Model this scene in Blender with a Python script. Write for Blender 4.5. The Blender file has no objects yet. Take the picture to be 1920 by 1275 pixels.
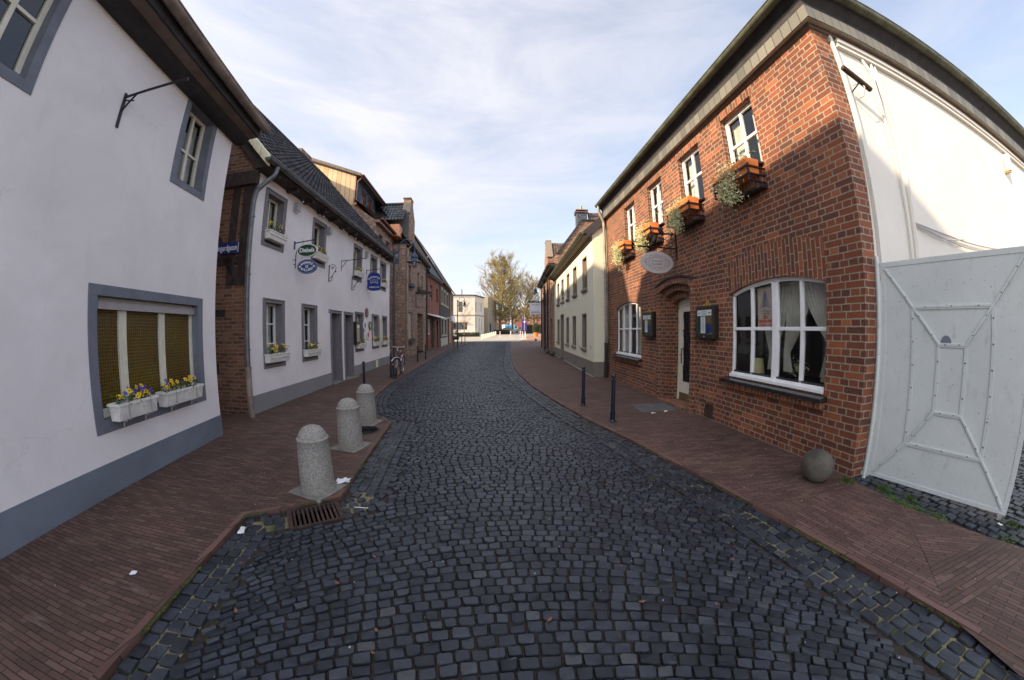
import bpy, bmesh, math, random
import numpy as np
from mathutils import Matrix, Vector

random.seed(7)
rng = np.random.default_rng(7)
SC = bpy.context.scene
COL = SC.collection
R_ = math.radians

# ------------------------------------------------------------------ camera
# wide stereographic lens (about 8 mm on a small sensor), eye height 1.62 m
cam = bpy.data.cameras.new('camera')
camo = bpy.data.objects.new('camera', cam)
COL.objects.link(camo)
SC.camera = camo
cam.type = 'PANO'
cam.sensor_fit = 'HORIZONTAL'
cam.sensor_width = 36.0
cam.clip_start = 0.02
cam.clip_end = 3000.0
cc = getattr(cam, 'cycles', cam)
cc.panorama_type = 'FISHEYE_LENS_POLYNOMIAL'
cc.fisheye_fov = math.pi
cc.fisheye_polynomial_k0 = 0.0
cc.fisheye_polynomial_k1 = -8.59461217e-02
cc.fisheye_polynomial_k2 = 1.03045159e-05
cc.fisheye_polynomial_k3 = 5.79464467e-05
cc.fisheye_polynomial_k4 = -1.04738110e-06
camo.matrix_world = (Matrix.Translation((0, 0, 1.62)) @ Matrix.Rotation(-2.98081278e-02, 4, 'X')
                     @ Matrix.Rotation(math.pi / 2, 4, 'X') @ Matrix.Rotation(-5.95513960e-03, 4, 'Z'))

# ------------------------------------------------------------------ world, sun, exposure
SUN_EL, SUN_AZ = 25.0, 248.0            # azimuth clockwise from +Y
world = bpy.data.worlds.new('World')
SC.world = world
world.use_nodes = True
wn = world.node_tree
wn.nodes.clear()
w_out = wn.nodes.new('ShaderNodeOutputWorld')
w_bg = wn.nodes.new('ShaderNodeBackground')
w_bg.inputs['Strength'].default_value = 0.10
w_sky = wn.nodes.new('ShaderNodeTexSky')
w_sky.sky_type = 'NISHITA'
w_sky.sun_disc = False
w_sky.sun_elevation = R_(SUN_EL)
w_sky.sun_rotation = R_(SUN_AZ)
w_sky.air_density = 1.0
w_sky.dust_density = 1.0
w_sky.ozone_density = 2.0
w_tc = wn.nodes.new('ShaderNodeTexCoord')
w_map = wn.nodes.new('ShaderNodeMapping')
w_map.inputs['Scale'].default_value = (1.0, 1.0, 3.6)
w_map.inputs['Rotation'].default_value = (0.12, 0.20, 0.4)
wn.links.new(w_tc.outputs['Generated'], w_map.inputs['Vector'])
w_n = wn.nodes.new('ShaderNodeTexNoise')
w_n.inputs['Scale'].default_value = 1.9
w_n.inputs['Detail'].default_value = 9
w_n.inputs['Roughness'].default_value = 0.62
w_n.inputs['Distortion'].default_value = 0.5
wn.links.new(w_map.outputs[0], w_n.inputs['Vector'])
w_r = wn.nodes.new('ShaderNodeValToRGB')
w_r.color_ramp.elements[0].position = 0.36
w_r.color_ramp.elements[0].color = (0.58, 0.58, 0.58, 1)
w_r.color_ramp.elements[1].position = 0.64
w_r.color_ramp.elements[1].color = (0.97, 0.97, 0.97, 1)
wn.links.new(w_n.outputs['Fac'], w_r.inputs[0])
# less cloud towards the right (east) side of the sky
w_sep = wn.nodes.new('ShaderNodeSeparateXYZ')
wn.links.new(w_tc.outputs['Generated'], w_sep.inputs[0])
w_mr = wn.nodes.new('ShaderNodeMapRange')
w_mr.inputs[1].default_value = -0.3
w_mr.inputs[2].default_value = 0.75
w_mr.inputs[3].default_value = 1.0
w_mr.inputs[4].default_value = 0.55
wn.links.new(w_sep.outputs[0], w_mr.inputs[0])
w_mul = wn.nodes.new('ShaderNodeMath')
w_mul.operation = 'MULTIPLY'
wn.links.new(w_r.outputs[0], w_mul.inputs[0])
wn.links.new(w_mr.outputs[0], w_mul.inputs[1])
w_mix = wn.nodes.new('ShaderNodeMix')
w_mix.data_type = 'RGBA'
wn.links.new(w_mul.outputs[0], w_mix.inputs['Factor'])
wn.links.new(w_sky.outputs[0], w_mix.inputs['A'])
# unseen cloud behind the camera, on the sun's half, boosted to fill the shaded fronts
w_my = wn.nodes.new('ShaderNodeMapRange')
w_my.interpolation_type = 'SMOOTHSTEP'
w_my.inputs[1].default_value = 0.10
w_my.inputs[2].default_value = -0.70
w_my.inputs[3].default_value = 1.0
w_my.inputs[4].default_value = 2.3
wn.links.new(w_sep.outputs[1], w_my.inputs[0])
w_cb = wn.nodes.new('ShaderNodeVectorMath')
w_cb.operation = 'SCALE'
w_cb.inputs[0].default_value = (3.4, 3.38, 3.60)
wn.links.new(w_my.outputs[0], w_cb.inputs['Scale'])
wn.links.new(w_cb.outputs[0], w_mix.inputs['B'])
wn.links.new(w_mix.outputs['Result'], w_bg.inputs['Color'])
wn.links.new(w_bg.outputs[0], w_out.inputs['Surface'])

sun = bpy.data.lights.new('sun', 'SUN')
sun.energy = 3.5
sun.angle = R_(0.9)
sun.color = (1.0, 0.80, 0.56)
suno = bpy.data.objects.new('sun', sun)
COL.objects.link(suno)
_d = Vector((math.sin(R_(SUN_AZ)) * math.cos(R_(SUN_EL)), math.cos(R_(SUN_AZ)) * math.cos(R_(SUN_EL)), math.sin(R_(SUN_EL))))
suno.rotation_euler = _d.to_track_quat('Z', 'Y').to_euler()
suno.location = (0, 0, 30)

SC.view_settings.view_transform = 'Standard'
SC.view_settings.look = 'None'
SC.view_settings.exposure = 1.55
SC.view_settings.gamma = 1.0
SC.view_settings.use_curve_mapping = False

# ------------------------------------------------------------------ materials
MATS = {}

class NT:
    def __init__(s, name):
        s.m = bpy.data.materials.new(name)
        s.m.use_nodes = True
        s.t = s.m.node_tree
        s.b = s.t.nodes['Principled BSDF']
        MATS[name] = s.m

    def n(s, typ, **kw):
        nd = s.t.nodes.new('ShaderNode' + typ)
        for k, v in kw.items():
            if k.startswith('i_'):
                key = k[2:].replace('_', ' ')
                nd.inputs[int(key) if key.isdigit() else key].default_value = v
            else:
                setattr(nd, k, v)
        return nd

    def l(s, a, b):
        s.t.links.new(a, b)

    def coord(s, out='UV', rot=0.0, scale=(1, 1, 1), loc=(0, 0, 0)):
        tc = s.n('TexCoord')
        mp = s.n('Mapping')
        mp.inputs['Rotation'].default_value = (0, 0, rot)
        mp.inputs['Scale'].default_value = scale
        mp.inputs['Location'].default_value = loc
        s.l(tc.outputs[out], mp.inputs[0])
        return mp.outputs[0]

    def noise(s, vec, scale, detail=5, rough=0.6, dist=0.0):
        nd = s.n('TexNoise', i_Scale=scale, i_Detail=detail, i_Roughness=rough, i_Distortion=dist)
        if vec is not None:
            s.l(vec, nd.inputs['Vector'])
        return nd.outputs['Fac']

    def ramp(s, fac, stops, interp='LINEAR'):
        r = s.n('ValToRGB')
        cr = r.color_ramp
        cr.interpolation = interp
        while len(cr.elements) < len(stops):
            cr.elements.new(0.5)
        for e, (p, c) in zip(cr.elements, stops):
            e.position = p
            e.color = (c, c, c, 1) if isinstance(c, (int, float)) else (*c[:3], 1)
        s.l(fac, r.inputs[0])
        return r.outputs[0]

    def mix(s, fac, a, b, mode='MIX'):
        m = s.n('Mix', data_type='RGBA', blend_type=mode)
        for inp, v in ((m.inputs['Factor'], fac), (m.inputs['A'], a), (m.inputs['B'], b)):
            if isinstance(v, (int, float)):
                inp.default_value = v if inp.type == 'VALUE' else (v, v, v, 1)
            elif isinstance(v, tuple):
                inp.default_value = (*v[:3], 1)
            else:
                s.l(v, inp)
        return m.outputs['Result']

    def math(s, op, a, b=0.5):
        m = s.n('Math', operation=op)
        for i, v in enumerate((a, b)):
            if isinstance(v, (int, float)):
                m.inputs[i].default_value = v
            else:
                s.l(v, m.inputs[i])
        return m.outputs[0]

    def bump(s, h, strength=0.3, dist=0.01):
        b = s.n('Bump', i_Strength=strength, i_Distance=dist)
        s.l(h, b.inputs['Height'])
        s.l(b.outputs[0], s.b.inputs['Normal'])

    def base(s, c):
        i = s.b.inputs['Base Color']
        if isinstance(c, tuple):
            i.default_value = (*c[:3], 1)
        else:
            s.l(c, i)

    def set(s, **kw):
        for k, v in kw.items():
            s.b.inputs[k.replace('_', ' ')].default_value = v


def plain(name, c, rough=0.6, metal=0.0, var=0.12, vs=6.0, bump=0.0, bs=60.0, spec=0.5, coat=0.0):
    t = NT(name)
    v = t.coord('Object')
    f = t.noise(v, vs, 4)
    dark = tuple(x * (1 - 1.6 * var) for x in c)
    lite = tuple(min(1, x * (1 + var)) for x in c)
    t.base(t.ramp(f, [(0.3, dark), (0.7, lite)]))
    t.set(Roughness=rough, Metallic=metal)
    t.b.inputs['Specular IOR Level'].default_value = spec
    if coat:
        t.b.inputs['Coat Weight'].default_value = coat
    if bump:
        t.bump(t.noise(v, bs, 3), bump, 0.01)
    return t.m


def brick_mat(name, stops, mortar, bw=0.25, bh=0.0833, ms=0.006, rot=0.0, rough=0.85, squash=1.0, sf=2, offset=0.5,
              bump=0.7, grime=0.35, gs=0.5, wobble=0.006, msmooth=0.15, moss=None, face_noise=0.25, streak=None, bloom=False):
    t = NT(name)
    v0 = t.coord('UV', rot=rot)
    nv = t.n('TexNoise', i_Scale=7.0, i_Detail=2.0)
    t.l(v0, nv.inputs['Vector'])
    sub = t.n('VectorMath', operation='SUBTRACT')
    t.l(nv.outputs['Color'], sub.inputs[0])
    sub.inputs[1].default_value = (0.5, 0.5, 0.5)
    sc = t.n('VectorMath', operation='SCALE')
    sc.inputs['Scale'].default_value = wobble * 2
    t.l(sub.outputs[0], sc.inputs[0])
    ad = t.n('VectorMath', operation='ADD')
    t.l(v0, ad.inputs[0])
    t.l(sc.outputs[0], ad.inputs[1])
    b = t.n('TexBrick')
    b.offset = offset
    b.offset_frequency = 2
    b.squash = squash
    b.squash_frequency = sf
    t.l(ad.outputs[0], b.inputs['Vector'])
    for k, val in (('Color1', (0, 0, 0, 1)), ('Color2', (1, 1, 1, 1)), ('Mortar', (0.5, 0.5, 0.5, 1)), ('Scale', 1.0),
                   ('Mortar Size', ms), ('Mortar Smooth', msmooth), ('Bias', 0.0), ('Brick Width', bw), ('Row Height', bh)):
        b.inputs[k].default_value = val
    col = t.ramp(b.outputs['Color'], stops)
    fine = t.noise(v0, 45.0, 4, 0.7)
    col = t.mix(face_noise, col, t.ramp(fine, [(0.25, tuple(x * 0.35 for x in stops[0][1])), (0.75, tuple(min(1, x * 1.5) for x in stops[-1][1]))]))
    mfine = t.noise(v0, 18.0, 4)
    mort = t.ramp(mfine, [(0.3, tuple(x * 0.62 for x in mortar)), (0.7, mortar)])
    if moss:
        mn = t.noise(v0, 1.3, 5, 0.7)
        mort = t.mix(t.ramp(mn, [(0.52, 0.0), (0.62, 1.0)]), mort, moss)
    col = t.mix(b.outputs['Fac'], col, mort)
    big = t.noise(v0, gs, 5, 0.65)
    col = t.mix(grime, col, t.ramp(big, [(0.3, 0.35), (0.7, 1.0)]), 'MULTIPLY')
    if streak:
        sv = t.coord('UV', rot=rot, scale=(0.5, 3.0, 1))
        sn = t.noise(sv, 3.2, 4, 0.7)
        col = t.mix(t.ramp(sn, [(0.6, 0.0), (0.8, streak[3])]), col, streak[:3])
    if bloom:   # pale salt bloom in irregular patches
        bn = t.noise(v0, 1.7, 7, 0.75, 0.8)
        col = t.mix(t.ramp(bn, [(0.60, 0.0), (0.74, 0.34)]), col, (0.50, 0.42, 0.36))
    t.base(col)
    t.set(Roughness=rough)
    h = t.math('SUBTRACT', 1.0, b.outputs['Fac'])
    h = t.math('ADD', h, t.math('MULTIPLY', fine, 0.35))
    t.bump(h, bump, 0.006)
    return t.m


def plaster(name, c, stain=0.10, bump=0.35, tint=(0.36, 0.33, 0.30)):
    t = NT(name)
    v = t.coord('UV')
    f = t.noise(v, 0.7, 6, 0.65, 0.4)
    col = t.ramp(f, [(0.3, tuple(x * (1 - stain) for x in c)), (0.7, tuple(min(1, x * (1 + stain * 0.3)) for x in c))])
    vs = t.coord('UV', scale=(2.2, 0.35, 1))
    s = t.noise(vs, 2.0, 6, 0.7)
    col = t.mix(t.ramp(s, [(0.60, 0.0), (0.86, 0.30)]), col, tint)
    sp = t.noise(v, 26.0, 2, 0.5)
    col = t.mix(t.ramp(sp, [(0.74, 0.0), (0.80, 0.35)]), col, tint)
    vo = t.n('TexVoronoi', feature='DISTANCE_TO_EDGE'); vo.inputs['Scale'].default_value = 0.55
    wv = t.n('TexNoise', i_Scale=2.5, i_Detail=6.0, i_Roughness=0.7); t.l(v, wv.inputs['Vector'])
    wa = t.n('VectorMath', operation='MULTIPLY_ADD'); t.l(wv.outputs['Color'], wa.inputs[0]); wa.inputs[1].default_value = (0.5, 0.5, 0.5); t.l(v, wa.inputs[2]); t.l(wa.outputs[0], vo.inputs['Vector'])
    ck = t.math('MULTIPLY', t.ramp(vo.outputs['Distance'], [(0.0, 0.20), (0.004, 0.0)]), t.ramp(t.noise(v, 0.6, 3), [(0.5, 0.0), (0.6, 1.0)]))
    col = t.mix(ck, col, tuple(x * 0.5 for x in tint))
    pt = t.noise(v, 1.5, 7, 0.72, 1.2)
    col = t.mix(t.ramp(pt, [(0.60, 0.0), (0.74, 0.12)]), col, tint)
    t.base(col)
    t.set(Roughness=0.9)
    h = t.math('ADD', t.math('MULTIPLY', t.noise(v, 5.0, 4), 1.6), t.noise(v, 90.0, 4, 0.7))
    t.bump(h, bump, 0.008)
    return t.m


RED = [(0.0, (0.055, 0.026, 0.024)), (0.12, (0.095, 0.030, 0.024)), (0.40, (0.145, 0.040, 0.023)), (0.78, (0.235, 0.064, 0.027)), (1.0, (0.40, 0.125, 0.045))]
BRN = [(0.0, (0.070, 0.035, 0.028)), (0.3, (0.19, 0.085, 0.055)), (0.65, (0.30, 0.145, 0.085)), (0.92, (0.40, 0.23, 0.15)), (1.0, (0.60, 0.50, 0.40))]
brick_mat('red_brick', RED, (0.42, 0.34, 0.24), squash=0.5, ms=0.0085, grime=0.62, gs=0.9, bloom=True)
brick_mat('red_soldier', RED, (0.42, 0.34, 0.24), bw=0.25, bh=0.071, rot=math.pi / 2, ms=0.0075, grime=0.45)
brick_mat('brown_brick', BRN, (0.27, 0.22, 0.18), ms=0.007, squash=0.5)
brick_mat('old_brick', [(0.0, (0.09, 0.03, 0.02)), (0.4, (0.22, 0.080, 0.045)), (0.8, (0.33, 0.14, 0.075)), (1.0, (0.40, 0.21, 0.12))],
          (0.36, 0.28, 0.20), bw=0.24, bh=0.078, ms=0.013, wobble=0.022, grime=0.6, gs=1.2)
brick_mat('gable_brick', [(0.0, (0.10, 0.04, 0.025)), (0.4, (0.24, 0.10, 0.055)), (0.8, (0.36, 0.17, 0.09)), (1.0, (0.50, 0.34, 0.22))],
          (0.30, 0.24, 0.18), ms=0.008)
brick_mat('smooth_red_brick', [(0.0, (0.20, 0.055, 0.035)), (0.6, (0.27, 0.08, 0.05)), (1.0, (0.32, 0.11, 0.07))], (0.20, 0.12, 0.09), ms=0.005)
brick_mat('dark_brick', [(0.0, (0.035, 0.025, 0.028)), (1.0, (0.085, 0.055, 0.055))], (0.12, 0.10, 0.09), ms=0.006)
PAV = [(0.0, (0.075, 0.037, 0.028)), (0.5, (0.120, 0.060, 0.046)), (1.0, (0.180, 0.100, 0.078))]
brick_mat('pavement_clinker', PAV, (0.026, 0.019, 0.013), bw=0.17, bh=0.042, ms=0.004, rough=0.75, wobble=0.003,
          grime=0.65, gs=0.8, moss=(0.05, 0.06, 0.02), bump=0.6, face_noise=0.25, streak=(0.30, 0.24, 0.21, 0.6), msmooth=0.3)
brick_mat('kerb_clinker', PAV, (0.03, 0.024, 0.016), bw=0.205, bh=0.5, ms=0.005, rough=0.75, moss=(0.04, 0.055, 0.015), face_noise=0.15)
brick_mat('slate', [(0.0, (0.040, 0.050, 0.068)), (1.0, (0.095, 0.112, 0.140))], (0.02, 0.022, 0.03), bw=0.22, bh=0.13, ms=0.006, rough=0.7, grime=0.2)
MATS['slate'].node_tree.nodes['Principled BSDF'].inputs['Specular IOR Level'].default_value = 0.2
brick_mat('eave_slate', [(0.0, (0.09, 0.092, 0.085)), (1.0, (0.21, 0.20, 0.165))], (0.05, 0.05, 0.045), bw=0.17, bh=0.6, ms=0.006, rough=0.6, offset=0.0)
brick_mat('plaza_paving', [(0.0, (0.34, 0.30, 0.26)), (1.0, (0.50, 0.45, 0.38))], (0.25, 0.22, 0.19), bw=0.4, bh=0.4, ms=0.01)
brick_mat('orange_paving', [(0.0, (0.34, 0.17, 0.10)), (1.0, (0.50, 0.28, 0.17))], (0.25, 0.15, 0.10), bw=0.2, bh=0.1, ms=0.008)
plaster('white_plaster', (0.80, 0.765, 0.775), 0.14)
plaster('cream_plaster', (0.70, 0.68, 0.52), 0.05, 0.25)
plaster('side_plaster', (0.68, 0.65, 0.59), 0.10, 0.35)
plaster('beige_plaster', (0.64, 0.56, 0.47), 0.05)
plaster('grey_base', (0.165, 0.190, 0.235), 0.35, tint=(0.30, 0.27, 0.24))
plaster('pub_base', (0.24, 0.24, 0.25), 0.15)
plaster('taupe_base', (0.20, 0.175, 0.145), 0.15)
plain('grey_trim', (0.155, 0.168, 0.205), 0.7, var=0.10, bump=0.15)
plain('pub_trim', (0.19, 0.18, 0.19), 0.7, var=0.10, bump=0.15)
plain('taupe_trim', (0.22, 0.18, 0.14), 0.7, var=0.08)
plain('shutter_board', (0.15, 0.12, 0.09), 0.6, var=0.06)
plain('white_paint', (0.82, 0.82, 0.82), 0.38, var=0.05)
plain('cream_paint', (0.70, 0.66, 0.55), 0.4, var=0.07)
plain('plastic_trough', (0.74, 0.72, 0.68), 0.5, var=0.12, vs=14)
plain('zinc', (0.17, 0.175, 0.19), 0.5, 0.7, 0.22, 5)
plain('brown_zinc', (0.30, 0.24, 0.20), 0.5, 0.1, 0.3, 3)
plain('mossy_zinc', (0.115, 0.120, 0.080), 0.55, 0.3, 0.3, 4)
plain('copper', (0.24, 0.11, 0.07), 0.45, 0.6, 0.2, 5)
plain('bright_copper', (0.62, 0.26, 0.13), 0.4, 0.6, 0.1, 5)
plain('dark_wood', (0.045, 0.030, 0.026), 0.7, var=0.4, vs=9, bump=0.4)
plain('soffit_wood', (0.16, 0.115, 0.09), 0.7, var=0.2)
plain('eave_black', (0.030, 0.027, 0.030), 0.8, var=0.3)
plain('eave_cream', (0.50, 0.42, 0.32), 0.7, var=0.12)
plain('navy_paint', (0.007, 0.010, 0.028), 0.28, 0.0, 0.15, spec=0.6)
plain('lamp_blue', (0.012, 0.036, 0.080), 0.32, 0.0, 0.2, 7)
plain('black_iron', (0.018, 0.018, 0.024), 0.42, 0.3, 0.2)
plain('dark_frame', (0.022, 0.017, 0.015), 0.4, var=0.1)
plain('stone_slab', (0.21, 0.20, 0.18), 0.85, var=0.25, bump=0.3)
plain('sphere_stone', (0.095, 0.085, 0.070), 0.85, var=0.35, vs=4, bump=0.5, bs=25)
plain('black_stone', (0.030, 0.026, 0.026), 0.16, var=0.3, vs=8)
plain('terracotta', (0.66, 0.20, 0.05), 0.7, var=0.12)
plain('soil', (0.03, 0.02, 0.013), 0.95, var=0.3, vs=30)
plain('rusty_iron', (0.060, 0.034, 0.026), 0.75, 0.2, 0.4, 9)
plain('paper_white', (0.80, 0.80, 0.84), 0.7, var=0.05)
plain('red_plastic', (0.65, 0.03, 0.03), 0.4)
plain('orange_plastic', (0.8, 0.2, 0.02), 0.3)
plain('green_leaf', (0.055, 0.105, 0.028), 0.55, var=0.4, vs=25)
plain('hedge_leaf', (0.030, 0.062, 0.016), 0.6, var=0.5, vs=3)
plain('pale_leaf', (0.62, 0.62, 0.34), 0.6, var=0.35, vs=30)
plain('moss_green', (0.065, 0.115, 0.020), 0.9, var=0.5, vs=12)
plain('yellow_petal', (0.85, 0.56, 0.012), 0.6, var=0.08)
plain('violet_petal', (0.065, 0.028, 0.34), 0.6, var=0.2)
plain('white_petal', (0.80, 0.78, 0.78), 0.6, var=0.05)
plain('petal_heart', (0.06, 0.02, 0.01), 0.8)
plain('bark', (0.23, 0.175, 0.085), 0.9, var=0.35, vs=1.5)
plain('twig', (0.235, 0.165, 0.070), 0.9, var=0.3, vs=0.6)
plain('sign_blue', (0.012, 0.030, 0.21), 0.3, var=0.05)
plain('sign_navy', (0.016, 0.045, 0.17), 0.3, var=0.05)
plain('sign_green', (0.004, 0.060, 0.036), 0.3, var=0.05)
plain('sign_grey', (0.46, 0.42, 0.41), 0.6, var=0.07)
plain('letter_white', (0.82, 0.82, 0.82), 0.5, var=0.03)
plain('letter_grey', (0.16, 0.15, 0.16), 0.6, var=0.03)
plain('letter_red', (0.55, 0.015, 0.02), 0.6, var=0.03)
plain('letter_blue', (0.03, 0.05, 0.22), 0.6, var=0.03)
plain('gold', (0.55, 0.34, 0.05), 0.35, 0.7, 0.15)
plain('brass', (0.42, 0.24, 0.07), 0.35, 0.8, 0.15)
plain('chrome', (0.55, 0.55, 0.56), 0.22, 0.95, 0.05)
plain('rubber', (0.012, 0.012, 0.012), 0.8)
plain('tyre_wall', (0.45, 0.43, 0.40), 0.7)
plain('bike_red', (0.10, 0.012, 0.018), 0.3, coat=0.5)
plain('car_tan', (0.24, 0.20, 0.14), 0.3, 0.4, 0.05, coat=0.5)
plain('car_silver', (0.45, 0.46, 0.48), 0.3, 0.6, 0.05, coat=0.5)
plain('purple_cloth', (0.045, 0.028, 0.17), 0.8, var=0.2)
plain('board_blue', (0.010, 0.055, 0.21), 0.4)
plain('sky_blue_board', (0.10, 0.42, 0.75), 0.5)
plain('cloth_white', (0.62, 0.58, 0.52), 0.9, var=0.08)
plain('limestone', (0.44, 0.38, 0.29), 0.85, var=0.12, vs=3)
plain('ochre_wall', (0.30, 0.25, 0.165), 0.85, var=0.1)
plain('lampshade_cream', (0.55, 0.47, 0.24), 0.8, var=0.06)
plain('ceramic_dark', (0.05, 0.035, 0.03), 0.4)
plain('bronze_door', (0.17, 0.10, 0.05), 0.5, var=0.2)
plain('brown_wood', (0.20, 0.080, 0.035), 0.55, var=0.25, vs=4)
plain('red_wood', (0.19, 0.05, 0.028), 0.5, var=0.2, vs=6)
plain('blind_beige', (0.46, 0.37, 0.28), 0.7, var=0.06)
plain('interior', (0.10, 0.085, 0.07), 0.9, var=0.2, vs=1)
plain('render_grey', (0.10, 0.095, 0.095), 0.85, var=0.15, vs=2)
plain('enamel_grey', (0.38, 0.36, 0.36), 0.5, var=0.08)
plain('tile_verge', (0.78, 0.72, 0.50), 0.7, var=0.1)
plain('earth', (0.055, 0.042, 0.028), 0.95, var=0.4, vs=5, bump=0.4)

# granite of the bollards: speckled, mossy towards the collar
t = NT('granite')
v = t.coord('Object')
sp = t.noise(v, 62, 3, 0.85)
c = t.ramp(sp, [(0.32, (0.13, 0.122, 0.112)), (0.48, (0.26, 0.245, 0.22)), (0.62, (0.38, 0.36, 0.33))])
c = t.mix(t.ramp(t.noise(v, 3.0, 5, 0.7), [(0.5, 0.0), (0.72, 0.45)]), c, (0.14, 0.13, 0.07))
t.base(c); t.set(Roughness=0.85); t.bump(sp, 0.35, 0.006)

# basalt setts: every stone its own tone
t = NT('basalt_setts')
g = t.n('NewGeometry')
v = t.coord('Object')
c = t.ramp(g.outputs['Random Per Island'], [(0.0, (0.010, 0.013, 0.020)), (0.5, (0.025, 0.030, 0.042)), (0.93, (0.038, 0.045, 0.060)), (1.0, (0.062, 0.064, 0.070))])
c = t.mix(0.45, c, t.ramp(t.noise(v, 38, 5, 0.75), [(0.3, 0.45), (0.7, 1.35)]), 'MULTIPLY')
c = t.mix(0.75, c, t.ramp(t.noise(v, 0.55, 6, 0.65), [(0.3, 0.55), (0.7, 1.45)]), 'MULTIPLY')
c = t.mix(t.ramp(t.noise(v, 2.3, 6, 0.75), [(0.60, 0.0), (0.74, 0.45)]), c, (0.075, 0.066, 0.052))
c = t.mix(t.ramp(t.noise(v, 120, 1), [(0.77, 0.0), (0.80, 0.5)]), c, (0.30, 0.29, 0.27))
t.base(c); t.set(Roughness=0.46)
t.bump(t.math('ADD', t.noise(v, 70, 5, 0.75), t.math('MULTIPLY', t.noise(v, 14, 3), 1.2)), 0.55, 0.007)

t = NT('sand_joint')
v = t.coord('Object')
t.base(t.mix(t.ramp(t.noise(v, 2.6, 5), [(0.5, 0.0), (0.62, 1.0)]), t.ramp(t.noise(v, 40, 3), [(0.3, (0.13, 0.115, 0.060)), (0.7, (0.24, 0.215, 0.13))]), (0.07, 0.085, 0.025)))
t.set(Roughness=0.95)

t = NT('joint_soil')
v = t.coord('Object')
c = t.ramp(t.noise(v, 60, 3), [(0.3, (0.014, 0.010, 0.007)), (0.7, (0.050, 0.036, 0.024))])
c = t.mix(t.ramp(t.noise(v, 1.4, 5, 0.7), [(0.54, 0.0), (0.66, 0.8)]), c, (0.040, 0.048, 0.012))
t.base(c); t.set(Roughness=0.95)

t = NT('ground_paving')
v = t.coord('Object')
t.base(t.ramp(t.noise(v, 0.4, 5), [(0.3, (0.20, 0.175, 0.15)), (0.7, (0.30, 0.27, 0.23))])); t.set(Roughness=0.9)

t = NT('larch_boards')
v = t.coord('UV')
b = t.n('TexBrick'); b.offset = 0.0
t.l(v, b.inputs['Vector'])
for k, val in (('Color1', (0, 0, 0, 1)), ('Color2', (1, 1, 1, 1)), ('Mortar', (0.5, 0.5, 0.5, 1)), ('Scale', 1.0), ('Mortar Size', 0.012), ('Mortar Smooth', 0.1), ('Brick Width', 0.28), ('Row Height', 6.0)):
    b.inputs[k].default_value = val
c = t.ramp(b.outputs['Color'], [(0, (0.60, 0.38, 0.19)), (1, (0.74, 0.52, 0.30))])
c = t.mix(b.outputs['Fac'], c, (0.20, 0.10, 0.04))
c = t.mix(t.ramp(t.noise(t.coord('UV', scale=(5, 1, 1)), 2.5, 3), [(0.62, 0.0), (0.72, 0.6)]), c, (0.42, 0.20, 0.08))
t.base(c); t.set(Roughness=0.7)

for nm, c1, c2 in (('dark_tile', (0.030, 0.029, 0.033), (0.075, 0.072, 0.078)), ('brown_tile', (0.055, 0.042, 0.036), (0.14, 0.105, 0.085)), ('glazed_tile', (0.030, 0.032, 0.036), (0.09, 0.09, 0.095))):
    t = NT(nm)
    g = t.n('NewGeometry')
    c = t.ramp(g.outputs['Random Per Island'], [(0, c1), (1, c2)])
    c = t.mix(0.5, c, t.ramp(t.noise(t.coord('Object'), 3, 5), [(0.3, 0.6), (0.7, 1.3)]), 'MULTIPLY')
    t.base(c); t.set(Roughness=0.85 if nm != 'glazed_tile' else 0.3); t.b.inputs['Specular IOR Level'].default_value = 0.12 if nm != 'glazed_tile' else 0.5

# window glass: mostly clear, mirror-like at a slant
def glass(name, tint=(0.86, 0.9, 0.88), refl=0.16, k=0.75):
    t = NT(name)
    t.t.nodes.remove(t.b)
    o = t.t.nodes['Material Output']
    tr = t.n('BsdfTransparent'); tr.inputs[0].default_value = (*tint, 1)
    gl = t.n('BsdfGlossy'); gl.inputs['Roughness'].default_value = 0.02
    lw = t.n('LayerWeight'); lw.inputs[0].default_value = 0.5
    f = t.math('ADD', t.math('MULTIPLY', t.math('POWER', lw.outputs['Facing'], 4.0), k), refl)
    f = t.math('MINIMUM', f, 1.0)
    mx = t.n('MixShader')
    t.l(f, mx.inputs[0]); t.l(tr.outputs[0], mx.inputs[1]); t.l(gl.outputs[0], mx.inputs[2])
    nb = t.n('Bump', i_Strength=0.04, i_Distance=0.02)
    t.l(t.noise(t.coord('Object'), 2.2, 2), nb.inputs['Height']); t.l(nb.outputs[0], gl.inputs['Normal'])
    t.l(mx.outputs[0], o.inputs['Surface'])
glass('window_glass', refl=0.09)
glass('case_glass', refl=0.02, k=0.25)
glass('lamp_glass', (0.75, 0.75, 0.72), 0.12)
t = NT('dark_glass')
t.base((0.012, 0.014, 0.018)); t.set(Roughness=0.04)
t.b.inputs['Specular IOR Level'].default_value = 1.0
nb = t.noise(t.coord('Object'), 1.7, 2); t.bump(nb, 0.05, 0.02)

# amber bull's-eye glass of the wide window
t = NT('amber_glass')
v = t.coord('UV', scale=(30, 26, 1))
vo = t.n('TexVoronoi', feature='F1'); vo.inputs['Scale'].default_value = 1.0; vo.inputs['Randomness'].default_value = 0.12
t.l(v, vo.inputs['Vector'])
c = t.ramp(vo.outputs['Distance'], [(0.0, (0.060, 0.038, 0.006)), (0.22, (0.165, 0.115, 0.013)), (0.45, (0.085, 0.052, 0.006)), (0.62, (0.022, 0.012, 0.003))])
c = t.mix(0.6, c, t.ramp(t.noise(t.coord('UV'), 1.6, 3), [(0.35, (0.55, 0.33, 0.2)), (0.65, (1.1, 1.15, 0.7))]), 'MULTIPLY')
t.base(c); t.set(Roughness=0.12)
t.bump(t.math('SINE', t.math('MULTIPLY', vo.outputs['Distance'], 11.0)), 0.35, 0.004)

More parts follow.
